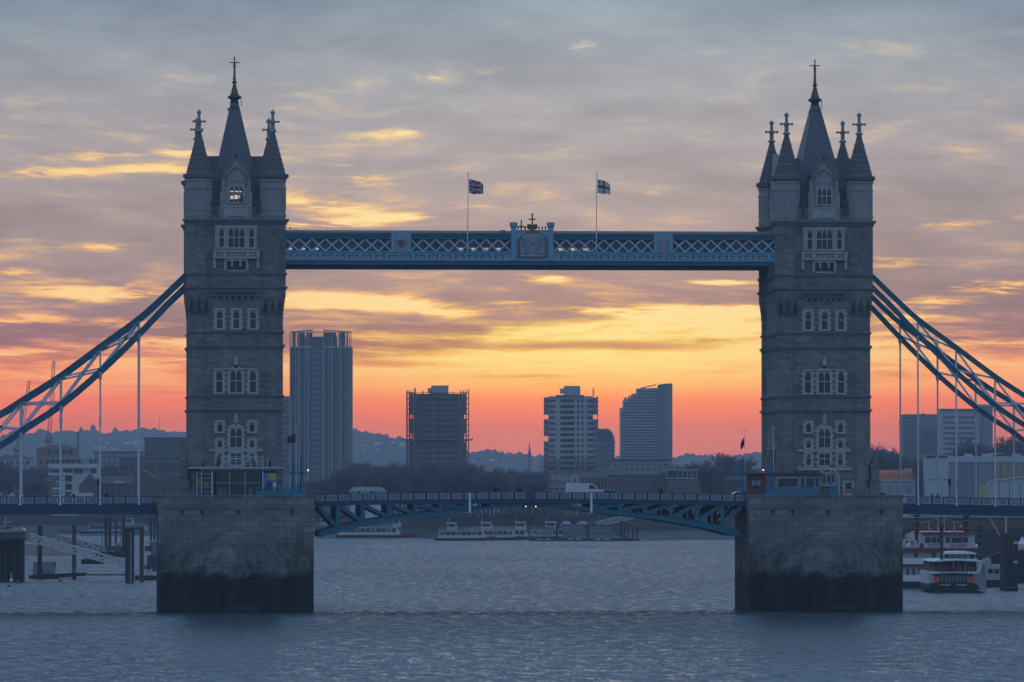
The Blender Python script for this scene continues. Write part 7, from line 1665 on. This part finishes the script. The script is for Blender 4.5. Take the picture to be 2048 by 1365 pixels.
# ---- people: one continuous skinned body each, standing on the footway
SKIN = mat('skin', (.42, .26, .19), .6, var=.05)
def person(px, Y, zdeck_, lab, coat, stride=.18, face=1, bag=False, group='pedestrians crossing the bridge', lean=0.0):
    x = XW(px, Y); o = thing('person', lab, 'person', (x, Y, zdeck_), 0 if face > 0 else pi, group)
    me = bpy.data.meshes.new('body')
    J = {'pel': (0, 0, .93, .15), 'waist': (.01, 0, 1.10, .13), 'chest': (.03, 0, 1.32, .155), 'neck': (.05, 0, 1.50, .06), 'head0': (.07, 0, 1.57, .075), 'head1': (.085, 0, 1.66, .098), 'head2': (.08, 0, 1.73, .07),
         'hl': (0, .09, .88, .10), 'kl': (stride*.7, .09, .50, .065), 'al': (stride, .09, .09, .045), 'fl': (stride+.17, .09, .035, .035), 'hr': (0, -.09, .88, .10), 'kr': (-stride*.25, -.09, .49, .065), 'ar': (-stride, -.09, .11, .045), 'fr': (-stride+.15, -.09, .035, .035),
         'sl': (.03, .19, 1.42, .07), 'el': (-.08, .25, 1.14, .05), 'wl': (.02, .25, .91, .035), 'gl': (.05, .25, .82, .038), 'sr': (.03, -.19, 1.42, .07), 'er': (.08, -.25, 1.15, .05), 'wr': (.20, -.23, .95, .035), 'gr': (.25, -.23, .88, .038)}
    E_ = [('pel', 'waist'), ('waist', 'chest'), ('chest', 'neck'), ('neck', 'head0'), ('head0', 'head1'), ('head1', 'head2'), ('pel', 'hl'), ('hl', 'kl'), ('kl', 'al'), ('al', 'fl'), ('pel', 'hr'), ('hr', 'kr'), ('kr', 'ar'), ('ar', 'fr'), ('chest', 'sl'), ('sl', 'el'), ('el', 'wl'), ('wl', 'gl'), ('chest', 'sr'), ('sr', 'er'), ('er', 'wr'), ('wr', 'gr')]
    ks = list(J); me.from_pydata([(J[k][0]+lean*J[k][2], J[k][1], J[k][2]) for k in ks], [(ks.index(a), ks.index(b)) for a, b in E_], []); me.materials.append(SKIN)
    b = bpy.data.objects.new('body', me); COL.objects.link(b); b.parent = o; sk = b.modifiers.new('skin', 'SKIN'); b.modifiers.new('sub', 'SUBSURF').levels = 1
    for i, k in enumerate(ks): v = me.skin_vertices[0].data[i]; v.radius = (J[k][3], J[k][3]); v.use_root = (k == 'pel')
    off = lambda z: lean*z
    m = MB(); m.lathe(.02+off(1), 0, [(.62, .24), (.80, .22), (1.10, .19), (1.34, .23), (1.46, .19), (1.52, .09)], 10, smooth=True, sy=1.0)
    for sd, el, wr in ((1, (-.08, .25, 1.14), (.02, .25, .92)), (-1, (.08, -.25, 1.15), (.20, -.23, .96))):
        m.tube((.03+off(1.42), sd*.19, 1.42), (el[0]+off(1.1), el[1], el[2]), .09, .075, n=8); m.tube((el[0]+off(1.1), el[1], el[2]), (wr[0]+off(.9), wr[1], wr[2]), .075, .055, n=8)
    part('coat', m, coat, o, world=False)
    m = MB()
    for sd, kn, an in ((1, (stride*.7, .09, .5), (stride, .09, .1)), (-1, (-stride*.25, -.09, .49), (-stride, -.09, .12))): m.tube((off(.9), sd*.09, .9), kn, .115, .085, n=8); m.tube(kn, an, .085, .065, n=8)
    part('trousers', m, BLACK, o, world=False)
    m = MB(); m.lathe(.07+off(1.7), 0, [(1.62, .09), (1.68, .115), (1.75, .10), (1.79, .04)], 10, smooth=True); part('hair', m, mat('dark_hair', (.025, .02, .018), .7, var=.1), o, world=False)
    if bag: m = MB(); m.box(-.42+off(1.2), -.19+off(1.2), -.16, .16, 1.02, 1.46); m.box(-.46+off(1.2), -.42+off(1.2), -.12, .12, 1.06, 1.28); part('backpack', m, mat('bag_dark', (.04, .035, .045), .8, var=.2), o, world=False)
CR = mat('coat_maroon', (.10, .025, .035), .85, var=.2, scale=3); CK = mat('coat_black', (.022, .022, .028), .85, var=.2, scale=3); CG = mat('coat_olive', (.06, .055, .045), .85, var=.2, scale=3)
def dz(px): return zdeck(XW(px, 2))-.86
person(893, 1.6, dz(893), 'person in a dark maroon coat left of the left white board', CR, bag=True, face=1, lean=.06)
person(990.5, 1.8, dz(990), 'person in a black coat with a bulky backpack near mid span', CK, bag=True, face=-1)
person(1036, 1.9, dz(1036), 'person in an olive coat at mid span, left of a pair', CG, face=1)
person(1041, 1.5, dz(1041), 'person in a maroon coat at mid span, right of a pair', CR, face=1)
person(1321.5, 1.6, dz(1321), 'person in black leaning forward on the right drawbridge leaf', CK, bag=True, face=1, lean=.08)
person(1142, 9, dz(1142)+.05, 'person in dark red behind the white van', CR, face=1)
zs_l = ZD-.19-1.15
person(215, 1.7, zs_l+.02, 'person in black on the left side span past the traffic light', CK, bag=True)
person(1864.5, 1.7, zs_l-.22, 'person in black on the right side span, nearer the tower', CK, face=-1)
person(1874.5, 1.9, zs_l-.24, 'person in black on the right side span, further from the tower', CK, face=1)
# ---- vehicles
GLV = mat('car_glass', (.03, .035, .045), .1, var=0); TYRE = mat('tyre', (.02, .02, .02), .9, var=0)
def vehicle(name, px, Y, z, lab, prof, glassprof, L, Wd, paint, face=1):
    x = XW(px, Y); o = thing(name, lab, 'van' if 'van' in name else 'car', (x, Y, z), 0 if face > 0 else pi)
    m = MB(); m.prism(prof, -Wd/2, Wd/2); b = part('body', m, paint, o, world=False)
    for g in glassprof:
        m = MB(); m.prism(g, -Wd/2-.015, Wd/2+.015); part('window', m, GLV, b, world=False)
    for xx in (-L*.31, L*.31):
        for s in (-1, 1): m = MB(); m.lathe(0, 0, [(-.1, .28), (-.09, .33), (.09, .33), (.1, .28)], 14); m.xf(Matrix.Translation((xx, s*(Wd/2-.1), .33)) @ Matrix.Rotation(pi/2, 4, 'X')); w = part('wheel', m, TYRE, o, world=False); m = MB(); m.lathe(0, 0, [(-.115, .17), (.115, .17)], 10); m.xf(Matrix.Translation((xx, s*(Wd/2-.1), .33)) @ Matrix.Rotation(pi/2, 4, 'X')); part('rim', m, GALV, w, world=False)
    for s in (-1, 1): m = MB(); m.box(L/2-.12, L/2+.01, s*Wd*.36-.15, s*Wd*.36+.15, .62, .78); part('headlight', m, PALE, b, world=False); m = MB(); m.box(-L/2-.01, -L/2+.06, s*Wd*.40-.1, s*Wd*.40+.1, .75, 1.05); part('tail_light', m, RED, b, world=False)
VAN = [(-2.5, .25), (-2.52, 1.1), (-2.45, 2.05), (-2.2, 2.18), (.9, 2.18), (1.25, 2.08), (1.95, 1.32), (2.45, 1.12), (2.55, .7), (2.5, .25)]
VANG = [[(.62, 1.38), (.62, 1.95), (1.1, 1.95), (1.72, 1.38)]]
CARP = [(-2.15, .25), (-2.2, .75), (-2.05, 1.0), (-1.5, 1.12), (-1.0, 1.42), (.1, 1.46), (.6, 1.36), (1.15, 1.02), (1.95, .86), (2.15, .6), (2.1, .25)]
CARG = [[(-1.35, 1.08), (-.95, 1.36), (-.2, 1.39), (-.2, 1.06)], [(-.1, 1.06), (-.1, 1.39), (.1, 1.39), (.52, 1.30), (.95, 1.03)]]
CARW = mat('car_white', (.62, .64, .66), .35, var=0); CARS = mat('car_silver', (.38, .40, .42), .35, .3, var=0); CARD = mat('car_dark', (.05, .055, .065), .35, var=0)
rz = lambda px: zdeck(XW(px, 7))-1.05
vehicle('white_van', 1168, 6.0, rz(1168)+.12, 'white panel van crossing the right drawbridge leaf', VAN, VANG, 5.0, 1.9, CARW)
vehicle('parked_car', 1221, 6.0, rz(1221)-.02, 'silver car just ahead of the white van', CARP, CARG, 4.3, 1.75, CARS)
vehicle('parked_car', 1478, 6.0, rz(1478)+.05, 'silver car by the small brick cabin, half behind the parapet', CARP, CARG, 4.3, 1.75, CARS, -1)
vehicle('parked_car', 1509, 8.0, ZD-.75, 'dark car just in front of the small brick cabin', CARP, CARG, 4.3, 1.75, CARD, -1)
vehicle('small_van', 158, 7.0, 14.85-.38, 'small white van on the left side span', [(a*.82, b*.9) for a, b in VAN], [[(a*.82, b*.9) for a, b in VANG[0]]], 4.1, 1.75, CARW, -1)
vehicle('parked_car', 1760, 7.0, ZD-1.05, 'white car roof showing just right of the doorway tower', CARP, CARG, 4.3, 1.75, CARW)
build_haze()
